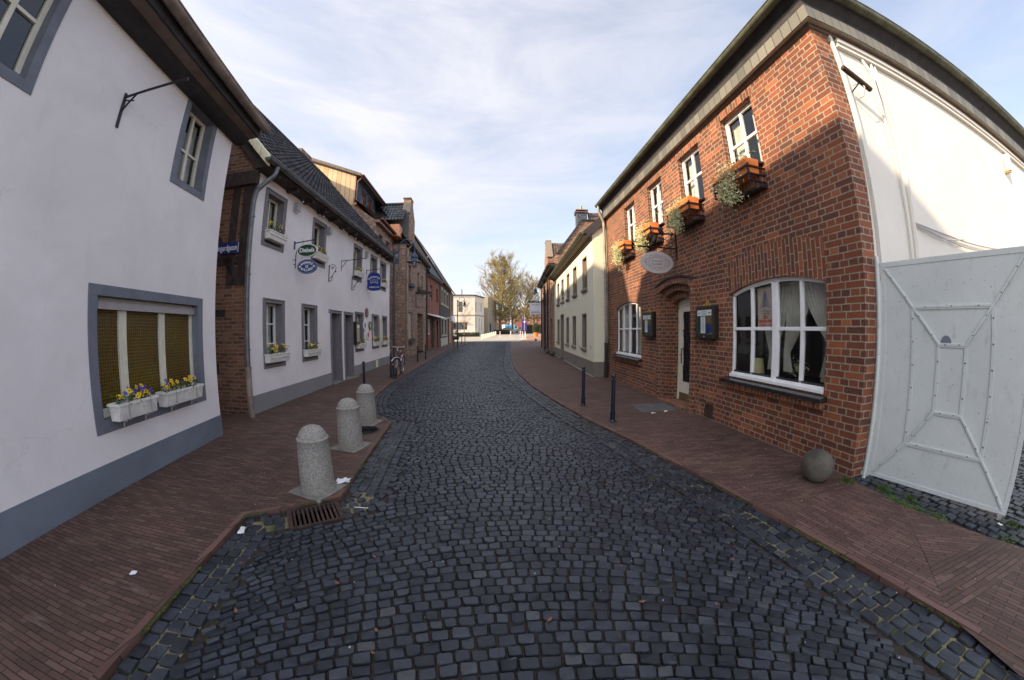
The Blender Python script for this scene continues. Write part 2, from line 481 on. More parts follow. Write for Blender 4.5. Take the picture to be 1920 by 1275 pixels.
# painted gate sheet with faint dirt and runs
t = NT('gate_paint')
v = t.coord('UV')
c = t.ramp(t.noise(v, 1.2, 5, 0.6), [(0.3, (0.50, 0.54, 0.53)), (0.7, (0.60, 0.64, 0.63))])
c = t.mix(t.ramp(t.noise(t.coord('UV', scale=(1, 0.25, 1)), 16, 5, 0.75), [(0.56, 0.0), (0.74, 0.45)]), c, (0.24, 0.23, 0.20))
c = t.mix(t.ramp(t.noise(v, 34, 3, 0.6), [(0.66, 0.0), (0.71, 0.8)]), c, (0.13, 0.11, 0.08))
t.base(c); t.set(Roughness=0.45)
t.bump(t.noise(v, 0.9, 2), 0.25, 0.03)

# ------------------------------------------------------------------ mesh helpers
class MB:
    """collects faces and links them as ONE mesh object; sy mirrors local y, mat is applied last"""
    def __init__(s, sy=1, mat=None, warp=None):
        s.V, s.F, s.M, s.sy, s.mat, s.warp, s.mi = [], [], [], sy, mat, warp, 0

    def v(s, p):
        q = (p[0], p[1] * s.sy, p[2])
        if s.warp:
            q = s.warp(q)
        if s.mat is not None:
            w = s.mat @ Vector(q)
            q = (w.x, w.y, w.z)
        s.V.append(q)
        return len(s.V) - 1

    def f(s, ids):
        s.F.append(tuple(ids)); s.M.append(s.mi)

    def face(s, pts):
        s.f([s.v(p) for p in pts])

    def box(s, x0, x1, y0, y1, z0, z1):
        a = [s.v(p) for p in ((x0, y0, z0), (x1, y0, z0), (x1, y1, z0), (x0, y1, z0), (x0, y0, z1), (x1, y0, z1), (x1, y1, z1), (x0, y1, z1))]
        for q in ((0, 3, 2, 1), (4, 5, 6, 7), (0, 1, 5, 4), (1, 2, 6, 5), (2, 3, 7, 6), (3, 0, 4, 7)):
            s.f([a[i] for i in q])

    def prism(s, poly, axis, a0, a1):
        """poly: 2-D points in the plane across `axis`"""
        def P(p, a):
            return (a, p[0], p[1]) if axis == 'x' else ((p[0], a, p[1]) if axis == 'y' else (p[0], p[1], a))
        A = [s.v(P(p, a0)) for p in poly]
        B = [s.v(P(p, a1)) for p in poly]
        n = len(poly)
        s.f(A[::-1]); s.f(B)
        for i in range(n):
            j = (i + 1) % n
            s.f((A[i], A[j], B[j], B[i]))

    def loft(s, rings, closed=True, cap=True):
        ids = [[s.v(p) for p in r] for r in rings]
        for a, b in zip(ids[:-1], ids[1:]):
            n = len(a)
            for i in range(n if closed else n - 1):
                j = (i + 1) % n
                s.f((a[i], a[j], b[j], b[i]))
        if cap and closed:
            s.f(ids[0][::-1]); s.f(ids[-1])

    def tube(s, path, r, n=8, cap=True):
        path = [Vector(p) for p in path]
        rr = r if isinstance(r, (list, tuple)) else [r] * len(path)
        rings, up = [], None
        for i, p in enumerate(path):
            d = (path[min(i + 1, len(path) - 1)] - path[max(i - 1, 0)]).normalized()
            if up is None:
                up = Vector((0, 0, 1)) if abs(d.z) < 0.9 else Vector((1, 0, 0))
            x = d.cross(up)
            if x.length < 1e-5:
                x = d.cross(Vector((0.3, 1, 0.2)))
            x.normalize(); y = x.cross(d).normalized(); up = y
            rings.append([tuple(p + (x * math.cos(2 * math.pi * k / n) + y * math.sin(2 * math.pi * k / n)) * rr[i]) for k in range(n)])
        s.loft(rings, True, cap)

    def lathe(s, prof, c=(0, 0, 0), n=24):
        rings = [[(c[0] + r * math.cos(2 * math.pi * k / n), c[1] + r * math.sin(2 * math.pi * k / n), c[2] + z) for k in range(n)] for r, z in prof]
        s.loft(rings, True, True)

    def sphere(s, c, r, n=20, m=12, sz=1.0):
        s.lathe([(max(1e-4, r * math.sin(math.pi * i / m)), -r * sz * math.cos(math.pi * i / m)) for i in range(m + 1)], c, n)

    def bar(s, p, q, w, h=None, nrm=(0, 1, 0)):
        h = h or w
        p, q = Vector(p), Vector(q)
        d = (q - p).normalized(); N = Vector(nrm)
        x = d.cross(N)
        if x.length < 1e-4:
            x = d.cross(Vector((1, 0, 0)))
        x.normalize(); y = d.cross(x).normalized()
        s.loft([[tuple(c + x * a * w / 2 + y * b * h / 2) for a, b in ((-1, -1), (1, -1), (1, 1), (-1, 1))] for c in (p, q)])

    def each(s, name, mats, parent=None, **kw):
        """one object for every separate piece (touching pieces stay together)"""
        n = len(s.V); root = list(range(n))
        def find(i):
            while root[i] != i:
                root[i] = root[root[i]]; i = root[i]
            return i
        for f in s.F:
            for i in f[1:]: root[find(i)] = find(f[0])
        comp = {}
        for k, f in enumerate(s.F): comp.setdefault(find(f[0]), []).append(k)
        C = []
        for fs in comp.values():
            vs = {i for k in fs for i in s.F[k]}
            P = [s.V[i] for i in vs]
            C.append([fs, [min(p[a] for p in P) - .004 for a in range(3)], [max(p[a] for p in P) + .004 for a in range(3)]])
        again = True
        while again:
            again = False
            for i in range(len(C)):
                for j in range(i + 1, len(C)):
                    if all(C[i][1][a] <= C[j][2][a] and C[j][1][a] <= C[i][2][a] for a in range(3)):
                        C[i] = [C[i][0] + C[j][0], [min(C[i][1][a], C[j][1][a]) for a in range(3)], [max(C[i][2][a], C[j][2][a]) for a in range(3)]]
                        C.pop(j); again = True
                        break
                if again: break
        out = []
        for fs, _, _ in C:
            m = MB(); ren = {}
            for k in sorted(fs):
                ids = []
                for i in s.F[k]:
                    if i not in ren:
                        ren[i] = len(m.V); m.V.append(s.V[i])
                    ids.append(ren[i])
                m.F.append(tuple(ids)); m.M.append(s.M[k])
            out.append(m.build(name, mats, parent, **kw))
        return out

    def build(s, name, mats, parent=None, smooth=False, bevel=0.0, uvrot=None):
        me = bpy.data.meshes.new(name)
        me.from_pydata(s.V, [], s.F)
        if not isinstance(mats, (list, tuple)):
            mats = [mats]
        for m in mats:
            me.materials.append(MATS[m])
        if len(mats) > 1:
            me.polygons.foreach_set('material_index', s.M)
        bm = bmesh.new(); bm.from_mesh(me)
        bmesh.ops.recalc_face_normals(bm, faces=bm.faces)
        bm.to_mesh(me); bm.free()
        uv = me.uv_layers.new(name='UVMap')
        co = [tuple(v.co) for v in me.vertices]
        buf = np.zeros((len(me.loops), 2), 'f')
        for p in me.polygons:
            n = p.normal
            if abs(n.z) > 0.985:
                tx = (1, 0, 0); ty = (0, 1, 0)
            else:
                h = math.hypot(n.x, n.y)
                tx = (-n.y / h, n.x / h, 0.0)
                if tx[0] < -0.7 or (abs(tx[0]) <= 0.7 and tx[1] < 0):
                    tx = (-tx[0], -tx[1], 0)
                c = n.cross(Vector(tx)); ty = (c.x, c.y, c.z)
                if ty[2] < 0:
                    ty = (-c.x, -c.y, -c.z)
            for li, vi in zip(p.loop_indices, p.vertices):
                q = co[vi]
                buf[li] = (q[0] * tx[0] + q[1] * tx[1] + q[2] * tx[2], q[0] * ty[0] + q[1] * ty[1] + q[2] * ty[2])
        uv.data.foreach_set('uv', buf.ravel())
        if smooth:
            me.shade_smooth()
            me.set_sharp_from_angle(angle=R_(42))
        o = bpy.data.objects.new(name, me)
        COL.objects.link(o)
        if parent is not None:
            o.parent = parent
        if bevel:
            md = o.modifiers.new('edge', 'BEVEL'); md.width = bevel; md.segments = 2; md.limit_method = 'ANGLE'; md.angle_limit = R_(40)
        return o


def tag(o, label=None, cat=None, group=None, kind=None):
    if label: o['label'] = label
    if cat: o['category'] = cat
    if group: o['group'] = group
    if kind: o['kind'] = kind
    return o


def empty(name, loc=(0, 0, 0), rz=0.0, label=None, cat=None, group=None):
    o = bpy.data.objects.new(name, None)
    o.empty_display_size = 0.2
    COL.objects.link(o)
    o.location = loc
    o.rotation_euler = (0, 0, rz)
    return tag(o, label, cat, group)


def copy_tree(o, parent=None):
    c = o.copy(); COL.objects.link(c); c.parent = parent
    for ch in list(o.children):
        copy_tree(ch, c)
    return c


def place_copy(o, loc, rz, label, first=[]):
    """the first use moves the original itself"""
    if o.name in first:
        c = copy_tree(o)
    else:
        c = o; first.append(o.name)
    c.location = loc; c.rotation_euler = (0, 0, rz)
    c['label'] = label
    return c


class Fr:
    """frame of a facade: u along it, out towards the street, z up"""
    def __init__(s, ox, oy, az, sg):
        s.o, s.az, s.s = (ox, oy), az, sg
        s.rot = R_(90 - az)
        s.warp = None

    def root(s, name, label, cat, group=None):
        s.r = empty(name, (s.o[0], s.o[1], 0), s.rot, label, cat, group)
        return s.r

    def mb(s, mat=None):
        return MB(s.s, mat, s.warp)

    def world(s, u, out, z):
        p = (u, out * s.s, z)
        if s.warp: p = s.warp(p)
        c, n = math.cos(s.rot), math.sin(s.rot)
        return (s.o[0] + p[0] * c - p[1] * n, s.o[1] + p[0] * n + p[1] * c, p[2])

    def thing(s, name, u, out, z, label, cat, group=None, turn=0.0):
        return empty(name, s.world(u, out, z), s.rot + turn, label, cat, group)


def arcz(u, uc, w, zs, rise):
    if rise <= 0: return zs
    R = (w * w / 4 + rise * rise) / (2 * rise)
    d = min(abs(u - uc), w / 2)
    return zs + math.sqrt(R * R - d * d) - (R - rise)


def facade(mb, rv, u0, u1, z0, z1, ops, out=0.0):
    """wall sheet with openings (u0,u1,z0,z1,depth[,rise]) and their reveals"""
    us = sorted({u0, u1, *[o[0] for o in ops], *[o[1] for o in ops]})
    zs = sorted({z0, z1, *[o[2] for o in ops], *[o[3] for o in ops]})
    us = [u for u in us if u0 <= u <= u1]; zs = [z for z in zs if z0 <= z <= z1]
    for a, b in zip(us[:-1], us[1:]):
        for c, d in zip(zs[:-1], zs[1:]):
            m, n = (a + b) / 2, (c + d) / 2
            if not any(o[0] < m < o[1] and o[2] < n < o[3] for o in ops):
                mb.face([(a, out, c), (b, out, c), (b, out, d), (a, out, d)])
    for o in ops:
        a, b, c, d, dep = o[:5]
        rise = o[5] if len(o) > 5 else 0
        i = out - dep
        e = d - rise
        rv.face([(a, out, c), (a, i, c), (a, i, e), (a, out, e)])
        rv.face([(b, out, c), (b, out, e), (b, i, e), (b, i, c)])
        rv.face([(a, out, c), (b, out, c), (b, i, c), (a, i, c)])
        if rise <= 0:
            rv.face([(a, out, d), (a, i, d), (b, i, d), (b, out, d)])
        else:
            N = 14
            for k in range(N):
                p, q = a + (b - a) * k / N, a + (b - a) * (k + 1) / N
                zp, zq = arcz(p, (a + b) / 2, b - a, e, rise), arcz(q, (a + b) / 2, b - a, e, rise)
                rv.face([(p, out, zp), (p, i, zp), (q, i, zq), (q, out, zq)])
                pts = [(p, out, zp), (q, out, zq)]
                if d - zq > 1e-4: pts.append((q, out, d))
                if d - zp > 1e-4: pts.append((p, out, d))
                if len(pts) > 2: mb.face(pts)


def shell(mb, u0, u1, depth, z1, ridge=None, top=True, side=(True, True), out=0.0):
    """back and side walls of a house, gabled if ridge=(out, z)"""
    for k, u in enumerate((u0, u1)):
        if side[k]:
            pts = [(u, out, 0), (u, out, z1)]
            if ridge: pts.append((u, ridge[0], ridge[1]))
            pts += [(u, -depth, z1), (u, -depth, 0)]
            mb.face(pts)
    mb.face([(u0, -depth, 0), (u1, -depth, 0), (u1, -depth, z1), (u0, -depth, z1)])


def window(fr, root, u0, u1, z0, z1, dep=0.12, mat='white_paint', fw=0.055, mull=(), trans=(), rise=0.0, glass='window_glass',
           surround=None, sill=None, curtain=None, mw=0.035, name='window', thick=0.05):
    """surround=(band width, material, proud); sill=(material, overhang, thickness); curtain=(material, kind)"""
    m = fr.mb()
    o0, o1 = -dep - thick, -dep
    uc, w = (u0 + u1) / 2, u1 - u0
    zs = z1 - rise
    m.box(u0, u0 + fw, o0, o1, z0, zs); m.box(u1 - fw, u1, o0, o1, z0, zs)
    m.box(u0 + fw, u1 - fw, o0 + .002, o1 - .002, z0, z0 + fw)
    if rise > 0:
        N = 14
        for k in range(N):
            p, q = u0 + w * k / N, u0 + w * (k + 1) / N
            zp, zq = arcz(p, uc, w, zs, rise), arcz(q, uc, w, zs, rise)
            m.prism([(p, zp - fw), (q, zq - fw), (q, zq), (p, zp)], 'y', o0, o1)
    else:
        m.box(u0 + fw, u1 - fw, o0 + .002, o1 - .002, z1 - fw, z1)
    for t in mull:
        f, bw = (t if isinstance(t, tuple) else (t, mw))
        u = u0 + w * f
        m.box(u - bw / 2, u + bw / 2, o0 + .006, o1 + .006, z0 + fw, arcz(u, uc, w, zs, rise) - fw)
    for t in trans:
        f, bw = (t if isinstance(t, tuple) else (t, mw))
        z = z0 + (z1 - z0) * f
        m.box(u0 + fw, u1 - fw, o0 + .010, o1 + .002, z - bw / 2, z + bw / 2)
    W = m.build(name, mat, root, bevel=0.004)
    p = fr.mb()
    og = (o0 + o1) / 2
    pts = [(u0 + .02, og, z0 + .02), (u1 - .02, og, z0 + .02)]
    if rise > 0:
        for k in range(13):
            u = u1 - .02 - (w - .04) * k / 12
            pts.append((u, og, arcz(u, uc, w, zs, rise) - .03))
    else:
        pts += [(u1 - .02, og, z1 - .02), (u0 + .02, og, z1 - .02)]
    p.face(pts)
    p.build('pane', glass, W)
    if surround:
        bw, sm, pr = surround[:3]
        gap = surround[3] if len(surround) > 3 else bw
        s = fr.mb()
        a, b, c, d = u0 - bw, u1 + bw, z0 - gap, z1 + bw
        s.box(a, u0, -0.03, pr, c, d); s.box(u1, b, -0.03, pr, c, d)
        s.box(u0, u1, -0.03, pr - .001, c, z0); s.box(u0, u1, -0.03, pr - .001, z1, d)
        # reveal
        for q in ([(u0 + .001, pr, z0), (u0 + .001, o0, z0), (u0 + .001, o0, z1), (u0 + .001, pr, z1)], [(u1 - .001, pr, z0), (u1 - .001, o0, z0), (u1 - .001, o0, z1), (u1 - .001, pr, z1)],
                  [(u0, pr, z0 + .001), (u1, pr, z0 + .001), (u1, o0, z0 + .001), (u0, o0, z0 + .001)], [(u0, pr, z1 - .001), (u1, pr, z1 - .001), (u1, o0, z1 - .001), (u0, o0, z1 - .001)]):
            s.face(q)
        s.build('surround', sm, W, bevel=0.004)
    if sill:
        s = fr.mb()
        sm, oh, th = sill
        s.box(u0 - .04, u1 + .04, -dep + .003, oh, z0 - th, z0 - .002)
        s.build('sill', sm, W, bevel=0.006)
    if curtain:
        c = fr.mb()
        cm, kind = curtain
        N = 28
        oc = o0 - 0.10
        if kind == 'full':
            spans = [(u0, u1)]
        elif kind == 'sides':
            spans = [(u0, u0 + w * .33), (u1 - w * .33, u1)]
        else:
            spans = [(u0, u0 + w * .45)]
        for a, b in spans:
            r0, r1 = [], []
            for k in range(N + 1):
                u = a + (b - a) * k / N
                wv = 0.018 * math.sin(k * 1.9) + 0.008 * math.sin(k * 4.1)
                r0.append(c.v((u, oc + wv, z0 + .03))); r1.append(c.v((u, oc + wv * .5, z1 - .03)))
            for k in range(N):
                c.f((r0[k], r0[k + 1], r1[k + 1], r1[k]))
        c.build('curtain', cm, W, smooth=True)
    return W


def sweep(mb, path, profile, closed=True, cap=True):
    """profile [(out,z)] swept along plan path with mitres; out is measured to the right of travel (local +y for +x travel when sign=1)"""
    P = [Vector((p[0], p[1])) for p in path]
    rings = []
    for i, p in enumerate(P):
        ns = []
        if i > 0:
            d = (P[i] - P[i - 1]).normalized(); ns.append(Vector((d.y, -d.x)))
        if i < len(P) - 1:
            d = (P[i + 1] - P[i]).normalized(); ns.append(Vector((d.y, -d.x)))
        if len(ns) == 2:
            m = (ns[0] + ns[1]).normalized(); m = m / max(0.2, m.dot(ns[0]))
        else:
            m = ns[0]
        rings.append([(p.x + m.x * o, p.y + m.y * o, z) for o, z in profile])
    mb.loft(rings, closed, cap and closed)


def half_round(cx, cz, r, t=0.008, n=10):
    a = [(cx + r * math.cos(math.pi + math.pi * k / n), cz + r * math.sin(math.pi + math.pi * k / n)) for k in range(n + 1)]
    b = [(cx + (r - t) * math.cos(math.pi + math.pi * k / n), cz + (r - t) * math.sin(math.pi + math.pi * k / n)) for k in range(n, -1, -1)]
    return a + b


def gutter(mb, path, cx, cz, r, n_joint=0, caps=True):
    sweep(mb, path, half_round(cx, cz, r))
    # rolled front bead and joints
    P0, P1 = Vector(path[0]), Vector(path[1])
    if caps:
        for A, B in ((Vector(path[0]), Vector(path[1])), (Vector(path[-1]), Vector(path[-2]))):
            d = (B - A).normalized()
            sgn = 1 if A == P0 else -1
            nn = Vector((d.y, -d.x)) * sgn
            ring = [(A.x + nn.x * (cx + r * math.cos(math.pi + math.pi * k / 10)), A.y + nn.y * (cx + r * math.cos(math.pi + math.pi * k / 10)), cz + r * math.sin(math.pi + math.pi * k / 10)) for k in range(11)]
            mb.face(ring)
    for A, B in zip(path[:-1], path[1:]):
        A, B = Vector(A), Vector(B)
        d = (B - A); L = d.length; d.normalize(); nn = Vector((d.y, -d.x))
        mb.tube([(A.x + nn.x * (cx + r), A.y + nn.y * (cx + r), cz), (B.x + nn.x * (cx + r), B.y + nn.y * (cx + r), cz)], 0.011, 6)
        k = 0.8
        while k < L:
            rg = []
            for dd in (k, k + .02):
                q = A + d * dd
                rg.append([(q.x + nn.x * (cx + (r + .005) * math.cos(math.pi + math.pi * j / 10)), q.y + nn.y * (cx + (r + .005) * math.cos(math.pi + math.pi * j / 10)), cz + (r + .005) * math.sin(math.pi + math.pi * j / 10)) for j in range(11)])
            mb.loft(rg, False, False)
            k += 1.05


def downpipe(mb, pts, r=0.045, rings=()):
    # round the corners
    path = [Vector(pts[0])]
    for a, b, c in zip(pts[:-2], pts[1:-1], pts[2:]):
        a, b, c = Vector(a), Vector(b), Vector(c)
        l = min(0.07, (a - b).length / 2.2, (c - b).length / 2.2)
        p, q = b + (a - b).normalized() * l, b + (c - b).normalized() * l
        for t in (0, .25, .5, .75, 1):
            path.append(p * (1 - t) ** 2 + b * 2 * t * (1 - t) + q * t * t)
    path.append(Vector(pts[-1]))
    mb.tube(path, r, 12)
    for x, y, z in rings:
        mb.tube([(x, y, z - .02), (x, y, z + .02)], r + .009, 12)
        mb.tube([(x, y, z - .006), (x, y, z + .006)], r + .015, 12)


def tiles(mb, O, U, S, nu, nv, tw=0.21, tl=0.34, lift=0.035, wave=0.028, sub=4, skip=None):
    """pantiles as separate islands. O eave corner, U unit along the eave, S unit up the slope"""
    O, U, S = Vector(O), Vector(U), Vector(S)
    N = U.cross(S).normalized()
    if N.z < 0: N = -N
    for j in range(nv):
        for i in range(nu):
            if skip and skip((i + .5) * tw, (j + .5) * tl): continue
            jit = random.uniform(-.004, .004)
            lo, hi, lo2 = [], [], []
            for k in range(sub + 1):
                x = k / sub
                h = wave * (0.5 - 0.5 * math.cos(2 * math.pi * x)) if k < sub else 0
                u = i * tw + x * tw * 0.985
                p = O + U * u + S * (j * tl - .03) + N * (h + lift + jit)
                q = O + U * u + S * ((j + 1) * tl) + N * (h + 0.006)
                lo.append(mb.v(p)); hi.append(mb.v(q)); lo2.append(mb.v(p - N * (h + lift)))
            for k in range(sub):
                mb.f((lo[k], lo[k + 1], hi[k + 1], hi[k]))
                mb.f((lo2[k], lo2[k + 1], lo[k + 1], lo[k]))


def text(body, size, mat, parent, loc, rot, name='lettering', depth=0.003, sx=1.0, bold=0.0, align='CENTER'):
    cu = bpy.data.curves.new(name, 'FONT')
    cu.body = body; cu.size = size; cu.extrude = depth; cu.align_x = align; cu.align_y = 'CENTER'; cu.offset = bold
    cu.materials.append(MATS[mat])
    o = bpy.data.objects.new(name, cu)
    COL.objects.link(o)
    bpy.context.view_layer.update()
    me = bpy.data.meshes.new_from_object(o)
    me.name = name
    bpy.data.objects.remove(o); bpy.data.curves.remove(cu)
    if not me.materials: me.materials.append(MATS[mat])
    o = bpy.data.objects.new(name, me)
    COL.objects.link(o); o.parent = parent
    o.location = loc; o.rotation_euler = rot; o.scale = (sx, 1, 1)
    return o


def arc_text(body, size, mat, parent, cx, y, cz, R, a0, a1, name='lettering', flip=False, facing=0.0, bold=0.0, depth=0.003):
    """letters along an arc, merged into one mesh; lies in the local xz plane at y, read from -y"""
    V, F = [], []
    n = len(body)
    for i, ch in enumerate(body):
        if ch == ' ': continue
        cu = bpy.data.curves.new('tmp', 'FONT'); cu.body = ch; cu.size = size; cu.align_x = 'CENTER'; cu.align_y = 'CENTER'; cu.extrude = depth; cu.offset = bold
        ob = bpy.data.objects.new('tmp', cu); COL.objects.link(ob)
        bpy.context.view_layer.update()
        me = ob.to_mesh()
        a = R_(a0 + (a1 - a0) * (i / (n - 1)))
        px, pz = cx + R * math.cos(a), cz + R * math.sin(a)
        t = a - math.pi / 2 + (math.pi if flip else 0)
        b = len(V)
        for v in me.vertices:
            x, z = v.co.x, v.co.y
            V.append((px + x * math.cos(t) - z * math.sin(t), y - v.co.z, pz + x * math.sin(t) + z * math.cos(t)))
        for p in me.polygons:
            F.append([b + k for k in p.vertices])
        ob.to_mesh_clear()
        bpy.data.objects.remove(ob); bpy.data.curves.remove(cu)
    me = bpy.data.meshes.new(name); me.from_pydata(V, [], F); me.materials.append(MATS[mat])
    o = bpy.data.objects.new(name, me); COL.objects.link(o); o.parent = parent
    o.rotation_euler = (0, 0, facing)
    return o


def leafcloud(mb, n, fn, size=(0.02, 0.04), flat=0.0):
    for _ in range(n):
        c = Vector(fn())
        a = Vector((random.gauss(0, 1), random.gauss(0, 1), random.gauss(0, 1))).normalized()
        b = a.cross(Vector((random.gauss(0, 1), random.gauss(0, 1), random.gauss(0, 1)))).normalized()
        l = random.uniform(*size); w = l * random.uniform(.45, .8)
        mid = c + a * l * .5 + a.cross(b) * l * .12
        mb.face([tuple(c - a * l), tuple(mid - a * l * .5 + b * w * .6), tuple(c + a * l), tuple(mid - a * l * .5 - b * w * .6)])

# ================================================================== GROUND
KL = [(-1.05, -3.4), (-1.97, .5), (-2.40, 2.24), (-1.70, 2.82), (-2.17, 5.63), (-2.75, 6.15), (-3.15, 7.0), (-3.45, 7.9), (-3.75, 9.6), (-3.95, 11.55), (-4.4, 16.5), (-5.1, 24), (-5.9, 33), (-6.05, 47.5)]
KR = [(3.05, -3.4), (2.54, .23), (2.41, 1.42), (2.27, 2.3), (2.06, 3.31), (1.74, 4.6), (1.36, 5.84), (.98, 7.5), (.60, 9.38), (.36, 11.2), (.19, 12.8), (.09, 14.3), (-.02, 18), (-.08, 24.5), (-.18, 38), (-.2, 47.5)]

def offs(line, d):
    P = [Vector(p) for p in line]; out = []
    for i, p in enumerate(P):
        ns = []
        if i > 0: e = (P[i] - P[i - 1]).normalized(); ns.append(Vector((e.y, -e.x)))
        if i < len(P) - 1: e = (P[i + 1] - P[i]).normalized(); ns.append(Vector((e.y, -e.x)))
        m = sum(ns, Vector((0, 0))).normalized(); m = m / max(.5, m.dot(ns[0]))
        out.append((p.x + m.x * d, p.y + m.y * d))
    return out

def gz(y):
    return max(0.0, min(y, 100.0) - 55.0) * 0.0225

# base ground, reaching the horizon and rising gently beyond the square
m = MB()
ys = [-400, -30, 0, 20, 40, 55, 60, 65, 70, 75, 80, 85, 90, 95, 100, 150, 400, 1500]
ids = [[m.v((x, y, gz(y) - .062)) for x in (-900, -60, -20, 0, 20, 60, 900)] for y in ys]
for a, b in zip(ids[:-1], ids[1:]):
    for i in range(6): m.f((a[i], a[i + 1], b[i + 1], b[i]))
tag(m.build('ground', 'ground_paving'), kind='structure')

m = MB()
m.face([(x, y, -.046) for x, y in KL] + [(x, y, -.046) for x, y in reversed(KR)])
tag(m.build('road_bed', 'joint_soil'), kind='structure')

m = MB()
def strip(line, d0, d1, z, ya, yb):
    A, B = offs(line, d0), offs(line, d1)
    for i in range(len(line) - 1):
        if line[i + 1][1] <= ya or line[i][1] >= yb: continue
        m.face([(*A[i], z), (*A[i + 1], z), (*B[i + 1], z), (*B[i], z)])
strip(KR, -.09, -.40, -.040, -4, 8.0)
strip(KL, .10, .32, -.040, -4, 1.9)
strip(KL, .10, .32, -.040, 2.8, 5.6)
tag(m.build('road_joint_sand', 'sand_joint'), kind='structure')

# pavement sheets, the paver direction set zone by zone
def zones(name, zs, mat):
    me = bpy.data.meshes.new(name); V, F, A = [], [], []
    for poly, ang in zs:
        b = len(V); V += [(x, y, 0.0) for x, y in poly]; F.append(list(range(b, b + len(poly)))); A.append(R_(ang))
    me.from_pydata(V, [], F); me.materials.append(MATS[mat])
    uv = me.uv_layers.new(name='UVMap')
    for p, a in zip(me.polygons, A):
        for li, vi in zip(p.loop_indices, p.vertices):
            x, y, _ = V[vi]
            uv.data[li].uv = (x * math.cos(a) + y * math.sin(a), -x * math.sin(a) + y * math.cos(a))
    o = bpy.data.objects.new(name, me); COL.objects.link(o)
    return tag(o, kind='structure')

far = KL[::-1]
zones('pavement_left', [([(-14, -3.4)] + KL[:4] + [(-5.0, 3.6), (-14, 3.6)], 7), ([(-14, 3.6), (-5.0, 3.6)] + KL[3:6] + [(-14, 6.15)], 2),
                        ([(-14, 6.15)] + KL[5:] + [(-14, 47.5)], 3)], 'pavement_clinker')
# right: laid across the street farther on, along it near the yard, with a chevron at the crossing
s1, s2, s3 = (3.64, 1.80), (2.50, .70), (3.90, .62)
zones('pavement_right', [([(2.24, 2.42), (3.45, 2.30), (3.75, 2.50), (12, 2.9), (12, 47.5)] + KR[:3:-1] + [], -3),
                         ([(2.41, 1.42), (2.27, 2.3), (2.24, 2.42), (3.45, 2.30), (3.70, 2.42), (3.66, 1.9), s1, s2, (2.50, .6)], 100),
                         ([s1, (2.92, 1.10), (3.80, .95), (3.72, 1.3)], 138), ([(2.92, 1.10), s2, s3, (3.80, .95)], 176),
                         ([s2, (2.41, .2), (2.6, -.6), (3.05, -3.4), (5.2, -3.4), (4.0, .1), s3], 100)], 'pavement_clinker')
m = MB()
for line, sg in ((KL, 1), (KR, -1)):
    A, B = offs(line, 0.0), offs(line, -0.055 * sg)
    C = offs(line, 0.004 * sg)
    for i in range(len(line) - 1):
        m.face([(*A[i], .004), (*A[i + 1], .004), (*B[i + 1], .004), (*B[i], .004)])
        m.face([(*A[i], .004), (*A[i + 1], .004), (*C[i + 1], -.06), (*C[i], -.06)])
tag(m.build('kerb', 'kerb_clinker'), kind='structure')

# plaza beyond the end of the street
m = MB()
yy = [47.5, 55, 60, 65, 70, 75, 80]
for a, b in zip(yy[:-1], yy[1:]):
    m.face([(-40, a, gz(a)), (40, a, gz(a)), (40, b, gz(b)), (-40, b, gz(b))])
tag(m.build('plaza', 'plaza_paving'), kind='structure')
m = MB()
def xl(y): return 1.0 + (y - 47.5) * .10
for a, b in zip(yy[:-2], yy[1:-1]):
    m.face([(xl(a), a, gz(a) + .005), (20, a, gz(a) + .005), (20, b, gz(b) + .005), (xl(b), b, gz(b) + .005)])
tag(m.build('plaza_walkway', 'orange_paving'), kind='structure')

# ---- setts: every stone its own island, laid in segmental arches between edge rows
def pip(px, py, poly):
    inside = np.zeros(len(px), bool)
    n = len(poly)
    for i in range(n):
        x0, y0 = poly[i]; x1, y1 = poly[(i + 1) % n]
        if y0 == y1: continue
        c = ((y0 > py) != (y1 > py)) & (px < (x1 - x0) * (py - y0) / (y1 - y0) + x0)
        inside ^= c
    return inside

